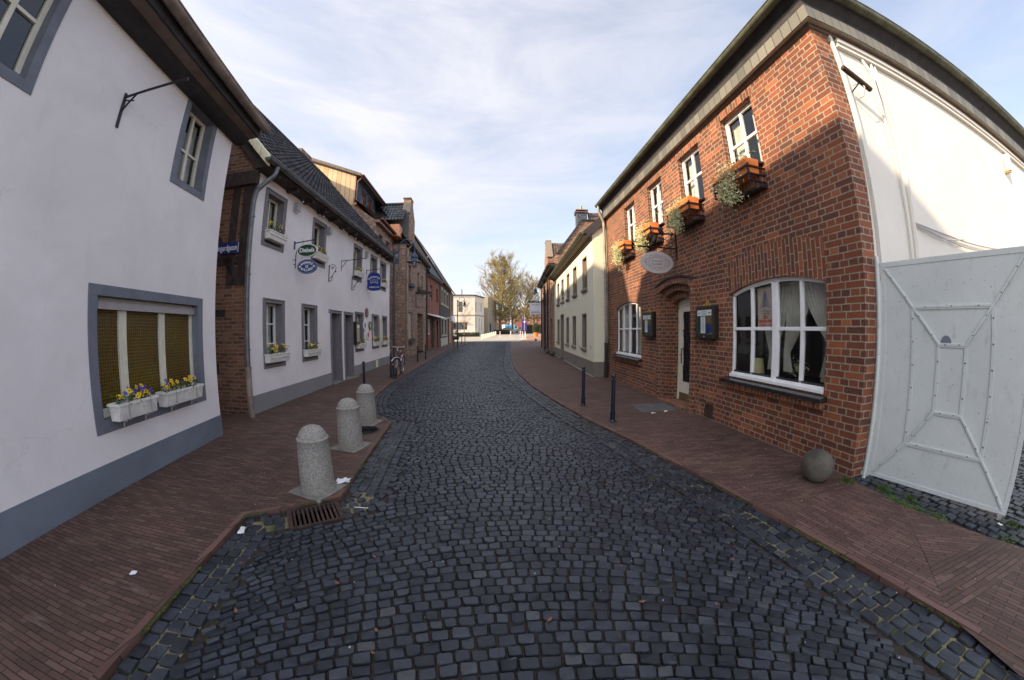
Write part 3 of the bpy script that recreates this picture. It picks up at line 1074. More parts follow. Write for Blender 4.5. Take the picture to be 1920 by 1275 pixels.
def stones(name, Q, top=-.026, jit=.004):
    """Q: (n,4,2) corner quads in order; builds rounded 8-sided setts"""
    Q = Q.astype('f'); n = len(Q)
    Q = Q + rng.normal(0, .0026, Q.shape).astype('f')
    c = Q.mean(1, keepdims=True)
    t = rng.uniform(.05, .15, (n, 4, 1)).astype('f')
    nxt, prv = np.roll(Q, -1, 1), np.roll(Q, 1, 1)
    oct_ = np.stack([Q + (prv - Q) * t, Q + (nxt - Q) * t], 2).reshape(n, 8, 2)
    ins = .065
    up = oct_ + (c - oct_) * ins * 1.7
    mid = oct_ + (c - oct_) * ins * .35
    zt = top + rng.normal(0, jit, (n, 1)) + rng.normal(0, .0022, (n, 8))
    tilt = rng.normal(0, .035, (n, 2))
    d = up - c
    zt = zt + d[:, :, 0] * tilt[:, :1] + d[:, :, 1] * tilt[:, 1:]
    V = np.zeros((n, 25, 3), 'f')
    V[:, 0:8, :2] = oct_; V[:, 0:8, 2] = -.058
    V[:, 8:16, :2] = mid; V[:, 8:16, 2] = zt - .011
    V[:, 16:24, :2] = up; V[:, 16:24, 2] = zt
    V[:, 24, :2] = c[:, 0] + rng.normal(0, .008, (n, 2)); V[:, 24, 2] = zt.mean(1) + rng.uniform(.0, .004, n)
    quads = [(a + i, a + (i + 1) % 8, a + 8 + (i + 1) % 8, a + 8 + i) for a in (0, 8) for i in range(8)]
    tris = [(16 + i, 16 + (i + 1) % 8, 24) for i in range(8)]
    fq = np.array(quads); ft = np.array(tris)
    base = (np.arange(n) * 25)[:, None, None]
    L = np.concatenate([(fq[None] + base).reshape(-1), (ft[None] + base).reshape(-1)])
    nq, ntr = n * len(quads), n * len(tris)
    start = np.concatenate([np.arange(nq) * 4, nq * 4 + np.arange(ntr) * 3])
    me = bpy.data.meshes.new(name)
    me.vertices.add(n * 25); me.vertices.foreach_set('co', V.reshape(-1))
    me.loops.add(len(L)); me.loops.foreach_set('vertex_index', L.astype('i'))
    me.polygons.add(nq + ntr); me.polygons.foreach_set('loop_start', start.astype('i'))
    me.update(calc_edges=True); me.validate()
    me.materials.append(MATS['basalt_setts'])
    me.shade_smooth(); me.set_sharp_from_angle(angle=R_(50))
    o = bpy.data.objects.new(name, me); COL.objects.link(o)
    return tag(o, kind='structure')

def edge_rows(line, sign, rows, y0, y1, w=.105, l=.108, gap=.010, first=.010):
    out = []
    for r in range(rows):
        L = offs(line, sign * (first + r * w + w / 2))
        pts = np.array(L); seg = np.diff(pts, axis=0); ln = np.hypot(*seg.T); cum = np.concatenate([[0], np.cumsum(ln)])
        s = random.uniform(0, .1)
        while s < cum[-1] - .2:
            d = l * random.uniform(.82, 1.15)
            def at(q):
                i = min(np.searchsorted(cum, q) - 1, len(seg) - 1); i = max(i, 0)
                return pts[i] + seg[i] / ln[i] * (q - cum[i]), seg[i] / ln[i]
            (a, ta), (b, tb) = at(s + gap / 2), at(s + d - gap / 2)
            s += d
            if not (y0 < a[1] < y1): continue
            na, nb = np.array([ta[1], -ta[0]]), np.array([tb[1], -tb[0]])
            h = (w - gap) / 2
            out.append([a - na * h, b - nb * h, b + nb * h, a + na * h])
    return out

ER = 4
quads = edge_rows(KR, -1, ER, -2.5, 47.4) + edge_rows(KL, 1, 3, -2.5, 2.1) + edge_rows(KL, 1, 4, 2.95, 5.7) + edge_rows(KL, 1, 3, 6.3, 47.4)
kl_in, kr_in = offs(KL, .010 + 3 * .105 + .05), offs(KR, -(.010 + ER * .105 + .05))
kl_in = [p for p in kl_in]
# tidy the inner line round the gully corner
kl_in[2] = (-1.98, 2.10); kl_in[3] = (-1.16, 2.70); kl_in[4] = (-1.66, 5.75); kl_in[5] = (-2.0, 6.35)
poly_in = [(x, y) for x, y in kl_in] + [(x, y) for x, y in reversed(kr_in)]
yk = -3.2
dd, ww, g = .081, .098, .0085
ylin = np.linspace(-4, 48, 400)
lx = np.interp(ylin, [p[1] for p in KL], [p[0] for p in KL]); rx = np.interp(ylin, [p[1] for p in KR], [p[0] for p in KR])
ker = np.ones(31) / 31
midx = np.convolve(np.pad((lx + rx) / 2, 15, 'edge'), ker, 'valid')
Rr = 2.28
fans = []
while yk < 49.5:
    xc = float(np.interp(yk, ylin, midx))
    hw = 2.13
    a = -math.asin(hw / Rr) + random.uniform(0, .03)
    A1 = math.asin(hw / Rr)
    while a < A1:
        ca = math.cos(a)
        da = (ww * random.uniform(.80, 1.16)) / Rr
        am = a + da / 2
        th = dd * math.cos(am)
        e0, e1 = a + g / 2 / Rr, a + da - g / 2 / Rr
        def pt(t, h): return (xc + (Rr + h) * math.sin(t), yk - Rr + (Rr + h) * math.cos(t))
        fans.append([pt(e0, g / 2), pt(e1, g / 2), pt(e1, th - g / 2), pt(e0, th - g / 2)])
        a += da
    yk += dd
fans = np.array(fans); cen = fans.mean(1)
ok = pip(cen[:, 0], cen[:, 1], poly_in) & (cen[:, 1] < 47.4)
# leave the gully grate free
GR = [(-2.10, 2.38), (-1.82, 2.20), (-1.50, 2.50), (-1.74, 2.78)]
ok &= ~pip(cen[:, 0], cen[:, 1], GR)
fans = fans[ok]
qa = np.array(quads)
cq = qa.mean(1)
qa = qa[~pip(cq[:, 0], cq[:, 1], GR)]
# fill what the rows and arches leave open with cut stones
from mathutils import kdtree
have = [tuple(p) for p in np.concatenate([qa.mean(1), fans.mean(1)])]
kd = kdtree.KDTree(len(have))
for i, p in enumerate(have): kd.insert((p[0], p[1], 0), i)
kd.balance()
gx, gy = np.meshgrid(np.arange(-5.5, 3.1, .028), np.arange(-2.6, 30, .028))
gx, gy = gx.ravel(), gy.ravel()
roadp = [(x, y) for x, y in offs(KL, .055)] + [(x, y) for x, y in reversed(offs(KR, -.055))]
okf = pip(gx, gy, roadp) & ~pip(gx, gy, [(-2.15, 2.38), (-1.82, 2.15), (-1.46, 2.50), (-1.74, 2.83)])
cand = [(float(x), float(y), kd.find((float(x), float(y), 0))[2]) for x, y in zip(gx[okf], gy[okf])]
cand = [c for c in cand if c[2] > .072]
cand.sort(key=lambda c: -c[2])
acc, fill = {}, []
for x, y, d in cand:
    kx, ky = int(x // .1), int(y // .1)
    if any((x - px) ** 2 + (y - py) ** 2 < .098 ** 2 for i in (-1, 0, 1) for j in (-1, 0, 1) for px, py in acc.get((kx + i, ky + j), ())): continue
    acc.setdefault((kx, ky), []).append((x, y))
    h = min(.052, d - .040) if d < .098 else .046
    a0 = .6 if y < 2.9 else -.15
    fill.append([(x + h * 1.35 * math.cos(a0 + .785 + q * math.pi / 2), y + h * 1.35 * math.sin(a0 + .785 + q * math.pi / 2)) for q in range(4)])
fill = np.array(fill)
allq = np.concatenate([qa, fans] + ([fill] if len(fill) else []))
stones('road', allq)

# yard setts by the gate
Q = []
for j in range(60):
    for i in range(34):
        x, y = 3.72 + i * .118 + random.uniform(-.012, .012), -3.3 + j * .1 + random.uniform(-.012, .012) + (i % 2) * .05 - .0 * i
        Q.append([(x, y), (x + .1, y - .008), (x + .104, y + .082), (x + .004, y + .088)])
Q = np.array(Q); c = Q.mean(1)
YP = [(3.70, 2.42), (3.68, 1.74), (3.80, 1.25), (3.95, .73), (4.03, .1), (5.2, -3.4), (9, -3.4), (9, 2.5), (3.8, 2.46)]
Q = Q[pip(c[:, 0], c[:, 1], YP)]
stones('yard', Q, top=-.012, jit=.006)
m = MB(); m.face([(x, y, -.040) for x, y in YP]); tag(m.build('yard_bed', 'joint_soil'), kind='structure')

# ================================================================== RED BRICK HOUSE (right)
F1 = Fr(3.745, 2.508, -2.996, 1)
r1 = F1.root('brick_house', 'red brick restaurant with white windows and trailing window boxes, beside the metal gate', 'house')
SIDE = Matrix.Rotation(R_(-92.2), 4, 'Z')          # side wall direction inside the house frame
LEN1, TOP1, SL = 8.6, 5.55, 9.6
w, rv = F1.mb(), F1.mb()
HW = [.785, .66, .54, .43]
UC = 4.155
ops = [(1.36, 2.18, 4.08, 5.25, .16), (2.92, 3.72, 4.08, 5.25, .16), (4.53, 5.30, 4.08, 5.25, .16), (6.12, 6.90, 4.08, 5.25, .16),
       (.53, 2.39, .855, 2.36, .075, .15), (5.95, 7.81, .855, 2.42, .075, .15), (UC - HW[0], UC + HW[0], 0, 2.74, .01, .13)]
facade(w, w, 0, LEN1, 0, TOP1, ops)
w.face([(LEN1, 0, 0), (LEN1, 0, TOP1), (LEN1, -8, TOP1), (LEN1, -8, 0)])
w.face([(0, -8, 0), (LEN1, -8, 0), (LEN1, -8, TOP1), (0, -8, TOP1)])
w.build('wall', 'red_brick', r1)
# brick return of the corner, keyed 3 mm proud of the rendered side wall
w = MB(-1, SIDE)
w.face([(0, 0, 0), (.24, 0, 0), (.24, 0, 2.45), (0, 0, 2.45)])
w.face([(0, 0, 2.45), (.24, 0, 2.45), (.34, 0, TOP1), (0, 0, TOP1)])
w.face([(.24, 0, 0), (.24, -.03, 0), (.24, -.03, 2.45), (.24, 0, 2.45)])
w.build('corner_pier', 'red_brick', r1)
w = MB(-1, SIDE)
w.face([(.2, -.02, 0), (SL, -.02, 0), (SL, -.02, TOP1), (.2, -.02, TOP1)])
w.face([(SL, -.02, 0), (SL, -8.6, 0), (SL, -8.6, TOP1), (SL, -.02, TOP1)])
w.build('side_wall', 'side_plaster', r1)
m = MB(-1, SIDE)
m.box(.44, SL, -.02, .035, 5.28, 5.34); m.box(.44, SL, -.02, .06, 5.34, 5.40)
m.box(.33, .385, -.02, .03, 2.2, 5.5)
m.box(1.235, 1.27, -.02, .012, .3, 5.3)
m.build('cornice', 'side_plaster', r1, bevel=.006)

# soldier courses over the openings
m = F1.mb()
for o in ops[:4]:
    m.box(o[0] - .10, o[1] + .10, -.01, .004, 5.25, 5.405)
for o, h in ((ops[4], .50), (ops[5], .34)):
    a, b, zt, rise = o[0], o[1], o[3], o[5]
    N = 16
    for k in range(N):
        p, q = a - .02 + (b - a + .04) * k / N, a - .02 + (b - a + .04) * (k + 1) / N
        zp, zq = arcz(p, (a + b) / 2, b - a, zt - rise, rise), arcz(q, (a + b) / 2, b - a, zt - rise, rise)
        f = lambda u: h + .10 * abs(u - (a + b) / 2) * .3
        m.face([(p, .004, zp), (q, .004, zq), (q, .004, zq + f(q)), (p, .004, zp + f(p))])
m.each('soldier_course', 'red_soldier', r1)

# stepped portal
pr, so = F1.mb(), F1.mb()
OUT = [.085, -.02, -.13, -.24]
SPR = [2.60, 2.48, 2.35, 2.21]
RIS = [.13, .12, .11, .10]
def arcpts(k, n=12):
    h = HW[k]
    return [(UC - h + 2 * h * i / n, arcz(UC - h + 2 * h * i / n, UC, 2 * h, SPR[k], RIS[k])) for i in range(n + 1)]
for k in range(3):
    A, B = arcpts(k), arcpts(k + 1)
    for sgn in (-1, 1):
        a, b = UC + sgn * HW[k], UC + sgn * HW[k + 1]
        pr.face([(a, OUT[k], 0), (b, OUT[k], 0), (b, OUT[k], SPR[k + 1]), (a, OUT[k], SPR[k])])
        pr.face([(b, OUT[k], 0), (b, OUT[k + 1], 0), (b, OUT[k + 1], SPR[k + 1]), (b, OUT[k], SPR[k + 1])])
    for i in range(12):
        so.face([(A[i][0], OUT[k], A[i][1]), (A[i + 1][0], OUT[k], A[i + 1][1]), (B[i + 1][0], OUT[k], B[i + 1][1]), (B[i][0], OUT[k], B[i][1])])
        so.face([(B[i][0], OUT[k], B[i][1]), (B[i + 1][0], OUT[k], B[i + 1][1]), (B[i + 1][0], OUT[k + 1], B[i + 1][1]), (B[i][0], OUT[k + 1], B[i][1])])
for sgn in (-1, 1):
    a = UC + sgn * HW[0]
    pr.face([(a, 0, 0), (a, OUT[0], 0), (a, OUT[0], SPR[0]), (a, 0, SPR[0])])
    b = UC + sgn * HW[3]
    pr.face([(b, OUT[3], 0), (b, -.34, 0), (b, -.34, SPR[3]), (b, OUT[3], SPR[3])])
    e = UC + sgn * HW[3]
    pr.face([(UC + sgn * HW[2], OUT[2], 0), (UC + sgn * HW[3], OUT[3], 0), (UC + sgn * HW[3], OUT[3], SPR[3]), (UC + sgn * HW[2], OUT[2], SPR[2])])
A = arcpts(3)
for i in range(12):
    so.face([(A[i][0], OUT[3], A[i][1]), (A[i + 1][0], OUT[3], A[i + 1][1]), (A[i + 1][0], -.34, A[i + 1][1]), (A[i][0], -.34, A[i][1])])
P_ = pr.build('portal', 'red_brick', r1)
so.build('arch_bands', 'red_soldier', P_)
led = F1.mb()
for k in range(3):
    A = arcpts(k)
    for i in range(12):
        (a, za), (b, zb) = A[i], A[i + 1]
        e = .03 if k == 0 else .012
        led.prism([(a, za + (0 if k == 0 else -.012)), (b, zb + (0 if k == 0 else -.012)), (b, zb + (.035 if k == 0 else .004)), (a, za + (.035 if k == 0 else .004))], 'y', OUT[k] - .09, OUT[k] + e)
led.each('ledge', 'eave_black', P_)
st = F1.mb(); st.box(UC - .66, UC + .66, -.36, .13, -.02, .035); st.build('step', 'red_brick', r1)
# front door
d = F1.mb()
a, b = UC - .43, UC + .43
d.box(a, a + .075, -.36, -.30, .03, 2.24); d.box(b - .075, b, -.36, -.30, .03, 2.24)
for k in range(12):
    A = arcpts(3); (p, zp), (q, zq) = A[k], A[k + 1]
    d.prism([(p, zp - .16), (q, zq - .16), (q, zq), (p, zp)], 'y', -.36, -.30)
d.box(a + .075, a + .19, -.345, -.315, .06, 2.2); d.box(b - .19, b - .075, -.345, -.315, .06, 2.2)
d.box(a + .19, b - .19, -.345, -.315, .06, .46); d.box(a + .19, b - .19, -.345, -.315, 2.02, 2.2)
D_ = d.build('door', 'cream_paint', r1, bevel=.006)
p = F1.mb(); p.box(a + .19, b - .19, -.336, -.328, .46, 2.02); p.build('pane', 'dark_glass', D_)
g_ = F1.mb()
for k in range(5):
    u = a + .235 + k * .098
    pts = [(u + .018 * math.sin(z * 16 + k * 2.2), -.308, z) for z in np.linspace(.47, 2.01, 26)]
    g_.tube(pts, .006, 5)
for z in (.80, 1.2, 1.6): g_.box(a + .19, b - .19, -.314, -.302, z - .012, z + .012)
g_.build('grille', 'black_iron', D_)
k_ = F1.mb(); k_.box(a + .085, b - .085, -.3145, -.308, .04, .21); k_.build('kick_plate', 'bronze_door', D_)
h_ = F1.mb(); h_.box(b - .155, b - .115, -.315, -.303, .86, 1.20); h_.tube([(b - .135, -.30, 1.06), (b - .135, -.26, 1.06), (b - .235, -.255, 1.05)], .011, 8); h_.build('handle', 'brass', D_)

# windows
for o in ops[:4]:
    window(F1, r1, *o[:4], dep=.11, fw=.065, mull=[.5], trans=[.52], mw=.045, curtain=('cloth_white', 'sides'))
W6 = window(F1, r1, .455, 2.43, .86, 2.375, dep=.06, fw=.075, mull=[.255, (.5, .115), .745], trans=[.515], mw=.05, rise=.15)
W5 = window(F1, r1, 5.875, 7.85, .86, 2.435, dep=.06, fw=.07, mull=[.26, (.5, .10), .74], trans=[.50], mw=.042, rise=.15, curtain=('cloth_white', 'sides'))
for W, (a, b) in ((W6, (.53, 2.37)), (W5, (5.95, 7.79))):
    s = F1.mb(); s.box(a + .005, b + .015, -.10, .012, .857, .905); s.box(a + .005, b + .015, -.08, -.03, .905, .935)
    s.build('bottom_rail', 'white_paint', W, bevel=.005)
    s = F1.mb(); s.box(a + .01, (a + b) / 2 - .05, -.0595, -.054, .937, .966); s.box((a + b) / 2 + .06, b - .03, -.0595, -.054, .937, .966)
    s.each('vent_slot', 'eave_black', W)
    s = F1.mb(); s.prism([(-.06, .855), (.14, .815), (.14, .765), (-.06, .765)], 'x', a - .06, b + .12)
    s.build('sill', 'black_stone', W, bevel=.006)
    s = F1.mb()
    s.box(a - .03, b + .08, -.01, .085, .69, .763)
    s.build('sill_course', 'red_soldier', W)
for o in ops[:4]:
    pass
m = F1.mb()
for o in ops[:4]:
    m.box(o[0] - .02, o[1] + .02, -.12, .07, 4.045, 4.078)
m.each('sill_slab', 'black_stone', r1, bevel=.005)

# what stands behind the wide window
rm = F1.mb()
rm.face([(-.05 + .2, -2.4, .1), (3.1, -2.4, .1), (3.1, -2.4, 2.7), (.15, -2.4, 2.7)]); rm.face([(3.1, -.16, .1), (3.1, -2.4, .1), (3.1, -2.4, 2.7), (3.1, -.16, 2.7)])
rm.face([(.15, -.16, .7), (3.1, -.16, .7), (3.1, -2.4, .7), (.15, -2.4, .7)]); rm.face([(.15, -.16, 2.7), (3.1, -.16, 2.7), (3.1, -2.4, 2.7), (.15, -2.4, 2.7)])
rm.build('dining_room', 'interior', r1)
def drape(a, b, gx, z0, z1, zt, out, N=46, M=18):
    """curtain hung from a to b and gathered to gx at height zt"""
    c = F1.mb(); ids = []
    for j in range(M + 1):
        t = j / M; z = z1 + (z0 - z1) * t
        row = []
        for k in range(N + 1):
            s = k / N
            top = a + (b - a) * s
            tz = (z1 - z) / (z1 - zt)
            if tz <= 1: f = tz ** 1.6
            else: f = 1 - (tz - 1) * .5
            u = top + (gx + (s - .5) * .10 - top) * min(1, max(0, f)) * .95
            row.append(c.v((u, out + .02 * math.sin(k * 1.25) * (1 - .4 * f), z)))
        ids.append(row)
    for j in range(M):
        for k in range(N): c.f((ids[j][k], ids[j][k + 1], ids[j + 1][k + 1], ids[j + 1][k]))
    return c
o = drape(1.36, 2.0, 1.72, 1.02, 2.3, 1.28, -.30).build('curtain', 'cloth_white', W6, smooth=True)
o = drape(.95, 1.42, 1.44, 1.02, 2.3, 1.3, -.30).build('curtain', 'cloth_white', W6, smooth=True)
o = drape(.55, 1.10, .62, 1.02, 2.3, 1.45, -.26).build('curtain', 'cloth_white', W6, smooth=True)

# eaves, gutter, roof
pth = [(LEN1 + .05, 0), (0, 0), (-math.sin(R_(2.2)) * SL, -math.cos(R_(2.2)) * SL)]
m = MB(1)
sweep(m, pth, [(.0, 5.42), (.035, 5.425), (.035, 5.50), (.0, 5.50)])
m.build('eave_board', 'soffit_wood', r1)
m = MB(1)
sweep(m, pth, [(.0, 5.51), (.125, 5.475), (.125, 5.49), (.0, 5.54)])
m.build('soffit', 'eave_cream', r1)
m = MB(1)
sweep(m, pth, [(.125, 5.465), (.14, 5.465), (.14, 5.67), (.125, 5.67)])
m.build('slate_fascia', 'eave_slate', r1)
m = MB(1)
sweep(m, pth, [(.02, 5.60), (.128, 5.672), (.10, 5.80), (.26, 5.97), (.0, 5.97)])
m.build('eave_underside', 'eave_black', r1)  # recess behind the gutter, its shadow gap put into the black colour
m = MB(1)
gutter(m, pth, .275, 5.985, .08)
m.build('gutter', 'mossy_zinc', r1, smooth=True)
m = MB(1)
e = .30
c = SIDE @ Vector((SL + .4, 0, 0))
A = (LEN1 + .1, e); B = (-e, e); C_ = (c.x - e, c.y); Dd = (LEN1 + .1, c.y)
rA, rB = (LEN1 / 2 + 1.2, -4.2, 9.6), (LEN1 / 2 - .3, -5.4, 9.6)
m.face([(*A, 6.0), (*B, 6.0), rB, rA]); m.face([(*B, 6.0), (*C_, 6.0), rB]); m.face([(*A, 6.0), rA, (*Dd, 6.0)]); m.face([(*C_, 6.0), (*Dd, 6.0), rA, rB])
m.build('roof', 'dark_tile', r1)
m = F1.mb()
downpipe(m, [(8.50, .275, 5.94), (8.50, .275, 5.75), (8.52, .10, 5.35), (8.52, .10, 1.15)], .05, [(8.52, .10, 3.9), (8.52, .1, 2.4)])
m.build('downpipe', 'brown_zinc', r1, smooth=True)
m = F1.mb(); downpipe(m, [(8.52, .10, 1.16), (8.52, .10, .6), (8.52, .10, .0)], .062, [(8.52, .1, 1.15)]); m.build('standpipe', 'dark_frame', r1, smooth=True)
m = F1.mb(); m.box(2.79, 3.04, -.01, .012, .02, .28)
for k in range(5): m.box(2.81, 3.02, .012, .02, .045 + k * .048, .062 + k * .048)
m.build('vent_grating', 'rusty_iron', r1)
# loose cables on the side wall
m = MB(-1, SIDE)
def sag(a, b, s, n=14): return [(a[0] + (b[0] - a[0]) * t, a[1] + (b[1] - a[1]) * t, a[2] + (b[2] - a[2]) * t - s * math.sin(math.pi * t)) for t in np.linspace(0, 1, n)]
m.tube(sag((1.26, .01, 2.98), (5.6, .02, 3.16), .10), .011, 6); m.tube(sag((1.26, .02, 2.97), (4.9, .03, 3.08), .16), .009, 6); m.tube(sag((1.4, .03, 2.94), (2.9, .03, 2.99), .09), .007, 6)
m.build('cable', 'enamel_grey', r1)
m = MB(-1, SIDE)
m.tube([(.95, .0, 5.3), (1.0, .05, 5.05), (1.02, .02, 4.4), (1.10, .01, 3.2), (1.12, .01, 2.3)], .016, 7)
m.tube([(1.16, .0, 5.3), (1.20, .01, 4.6), (1.26, .01, 3.6), (1.28, .01, 1.2)], .020, 7)
m.build('conduit', 'side_plaster', r1, smooth=True)

# pipe stub held at the corner
o = F1.thing('pipe_stub', 0, 0, 4.66, 'dark iron pipe stub sticking out from the brick corner over the rendered side wall', 'pipe')
m = MB(-1, SIDE); m.tube([(.14, .16, .06), (.62, .16, -.10)], .034, 12); m.tube([(.42, 0, -.12), (.42, .15, -.06)], .009, 6); m.build('pipe', 'rusty_iron', o, smooth=True)
m = MB(-1, SIDE); m.tube([(.48, .0, -.20), (.48, .12, -.22), (.48, .17, -.12), (.48, .14, -.02), (.48, .02, 0)], .008, 6); m.build('hook', 'enamel_grey', o)
# wall lamp on the side wall
sd = SIDE @ Vector((6.0, 0, 0))
o = F1.thing('wall_lamp', sd.x, sd.y, 4.80, 'slim white tube lamp on the sunlit rendered side wall high above the gate', 'lamp')
m = MB(-1, SIDE); m.box(0, .13, .03, .13, .02, .36); m.build('housing', 'white_paint', o, bevel=.01)
m = MB(-1, SIDE); m.box(.02, .11, -.02, .10, -.02, .02); m.build('bracket', 'brass', o)

# hanging oval sign with its bracket and floodlights (perpendicular to the facade)
def perp_sign_root(fr, name, u, z, label, cat, group=None):
    """local +x points out from the wall, -y faces up the street towards the camera"""
    loc = fr.world(u, 0, z)
    turn = R_(90) if fr.s == 1 else R_(-90)
    return empty(name, loc, fr.rot + turn, label, cat, group)

o = perp_sign_root(F1, 'sign_bracket', 4.07, 3.05, 'black wrought iron bracket with two small floodlights above the restaurant door', 'bracket')
m = MB(); m.box(0, .02, -.02, .02, .05, .66); m.tube([(0, 0, .30), (.86, 0, .31)], .016, 8)
m.tube([(.0, 0, .62), (.28, 0, .60), (.55, 0, .44), (.80, 0, .34)], .008, 6)
m.tube([(.30 + .10 * math.cos(t), 0, .42 + .07 * math.sin(t)) for t in np.linspace(0, 5.2, 18)], .007, 6)
m.tube([(.12 + .06 * math.cos(t), 0, .46 + .06 * math.sin(t)) for t in np.linspace(1, 6.2, 16)], .007, 6)
for x in (.14, .76): m.tube([(x, 0, .30), (x, 0, .19)], .006, 6)
m.build('arm', 'black_iron', o)
m = MB(); m.sphere((.89, 0, .31), .035, 12, 8); m.build('finial', 'brass', o, smooth=True)
m = MB(); m.tube([(.0, -.16, .68), (.28, -.16, .66)], .017, 8); m.lathe([(.06, 0), (.06, .03), (.02, .05)], (0.02, -.16, .66), 12); m.build('lamp_arm', 'black_iron', o)
for x, z, tl in ((.31, .70, .5), (.47, .50, -.35)):
    m = MB(mat=Matrix.Translation((x, -.10, z)) @ Matrix.Rotation(tl, 4, 'Y'))
    m.lathe([(.028, -.09), (.046, -.08), (.05, .02), (.042, .08), (.02, .10)], (0, 0, 0), 14)
    m.build('floodlight', 'black_iron', o, smooth=True)
o = perp_sign_root(F1, 'hanging_sign', 4.07, 2.76, 'grey oval restaurant sign with scrollwork border hanging from the iron bracket', 'sign')
m = MB(); m.prism([(.49 + .385 * math.cos(t), .27 + .235 * math.sin(t)) for t in np.linspace(0, 2 * math.pi, 49)[:-1]], 'y', -.014, .014)
m.build('board', 'sign_grey', o, bevel=.003)
for sy in (-1, 1):
    m = MB()
    e2 = lambda rx, rz, n=40, a0=0, a1=2 * math.pi: [(.49 + rx * math.cos(t), sy * .0165, .27 + rz * math.sin(t)) for t in np.linspace(a0, a1, n)]
    m.tube(e2(.20, .115), .0032, 4)
    pts = []
    for t in np.linspace(0, 2 * math.pi, 170):
        q = abs(math.sin(5 * t))
        pts.append((.49 + (.225 + .045 * q) * math.cos(t) * (1.0 + .16 * abs(math.cos(t)) ** 9), sy * .0165, .27 + (.135 + .032 * q) * math.sin(t)))
    m.tube(pts, .003, 4)
    for cx in (.20, .78):
        s_ = 1 if cx < .49 else -1
        m.tube([(cx + s_ * .05, sy * .0165, .32), (cx, sy * .0165, .27), (cx + s_ * .05, sy * .0165, .22)], .003, 4)
    m.build('scrollwork', 'letter_grey', o)
text('Restaurant', .062, 'letter_grey', o, (.49, .0155, .30), (R_(90), 0, R_(180)), depth=.001)
text('Ratskeller', .062, 'letter_grey', o, (.49, .0155, .235), (R_(90), 0, R_(180)), depth=.001)

# menu boxes
def menu_box(u, label):
    o = F1.thing('menu_box', u, 0, 1.46, label, 'display case', 'black menu display cases beside the restaurant door')
    m = MB(); m.box(-.275, .275, 0, .115, 0, .59); m.build('case', 'dark_frame', o, bevel=.008)
    m = MB(); m.box(-.20, .20, .02, .09, -.035, .0); m.build('lower_ledge', 'dark_frame', o)
    m = MB(); m.box(-.235, .235, .1155, .118, .07, .53); m.build('back_panel', 'interior', o)
    m = MB(); m.box(-.215, .215, .1185, .1205, .415, .515); hd = m.build('header', 'paper_white', o)
    text('Restaurant', .036, 'letter_grey', hd, (0, .1212, .485), (R_(90), 0, R_(180)), depth=.0006)
    text('Ratskeller', .036, 'letter_grey', hd, (0, .1212, .445), (R_(90), 0, R_(180)), depth=.0006)
    m = MB()
    for s in (-1, 1):
        for k in range(3): m.box(s * .155 - .035 + k * .022, s * .155 - .02 + k * .022, .121, .122, .45, .475)
    m.each('emblem', 'letter_grey', hd)
    m = MB(); m.box(-.03, .11, .1185, .1205, .10, .40); pg = m.build('menu_sheet', 'paper_white', o)
    m = MB()
    for k in range(13): w_ = random.uniform(.03, .055); m.box(.04 - w_, .04 + w_, .121, .1216, .385 - k * .021, .391 - k * .021)
    m.build('print_lines', 'letter_grey', pg)
    m = MB(); m.box(-.205, -.05, .1185, .1205, .27, .40); m.build('food_photo', 'bronze_door', o)
    m = MB(); m.box(-.205, -.05, .1185, .1205, .11, .255); m.build('food_photo', 'sign_navy', o)
    m = MB(); m.box(.13, .2, .1185, .1205, .10, .40); m.build('menu_sheet', 'sign_green', o)
    m = MB(); m.face([(-.235, .126, .07), (.235, .126, .07), (.235, .126, .53), (-.235, .126, .53)]); m.build('pane', 'case_glass', o)
    m = MB(); m.sphere((0, .12, .035), .012, 10, 6); m.build('lock', 'chrome', o, smooth=True)
    m = MB()
    for s in (-1, 1):
        m.tube([(s * (.03 + .10 * t), .05, .60 + .05 * math.sin(t * 9) * (1 - t) + .01) for t in np.linspace(0, 1, 14)], .007, 6)
        m.tube([(s * (.02 + .03 * math.cos(t)), .05, .635 + .03 * math.sin(t)) for t in np.linspace(0, 5, 12)], .007, 6)
        m.tube([(s * (.10 + .02 * math.cos(t)), .05, .615 + .02 * math.sin(t)) for t in np.linspace(0, 5, 12)], .006, 6)
    m.sphere((0, .05, .675), .014, 8, 6); m.tube([(0, .05, .58), (0, .05, .72)], .005, 6)
    m.build('crest', 'gold', o, smooth=True)
menu_box(2.98, 'black menu case with gold crest between the restaurant door and the wide window')
menu_box(5.38, 'black menu case with gold crest between the small arched window and the restaurant door')

# things standing inside the wide window
def tl(u, out, label, s=1.0):
    o = F1.thing('table_lamp', u, out, .70, label, 'lamp', 'table lamps inside the restaurant window')
    m = MB(); m.lathe([(.05, 0), (.055, .02), (.02, .05), (.035, .12), (.012, .2)], (0, 0, 0), 14); m.build('lamp_base', 'ceramic_dark', o, smooth=True)
    m = MB(); m.lathe([(.12 * s, .24), (.085 * s, .44 * s + .03), (.084 * s, .44 * s + .03), (.118 * s, .242)], (0, 0, 0), 20); m.build('lamp_shade', 'lampshade_cream', o, smooth=True)
tl(2.02, -.28, 'small cream table lamp behind the far pane of the wide restaurant window')
tl(.78, -.50, 'cream table lamp under the curtain at the near end of the wide restaurant window', 1.25)
o = F1.thing('flower_arrangement', 1.30, -.42, .70, 'pale dried flower arrangement on the sill inside the restaurant window', 'flowers')
m = MB(); m.lathe([(.03, .0), (.055, .08), (.04, .2), (.05, .23)], (0, 0, 0), 12); m.build('vase', 'ceramic_dark', o, smooth=True)
m = MB(); leafcloud(m, 120, lambda: (random.gauss(0, .075), random.gauss(0, .05), .38 + random.gauss(0, .075)), (.015, .032)); m.build('blossoms', 'pale_leaf', o)
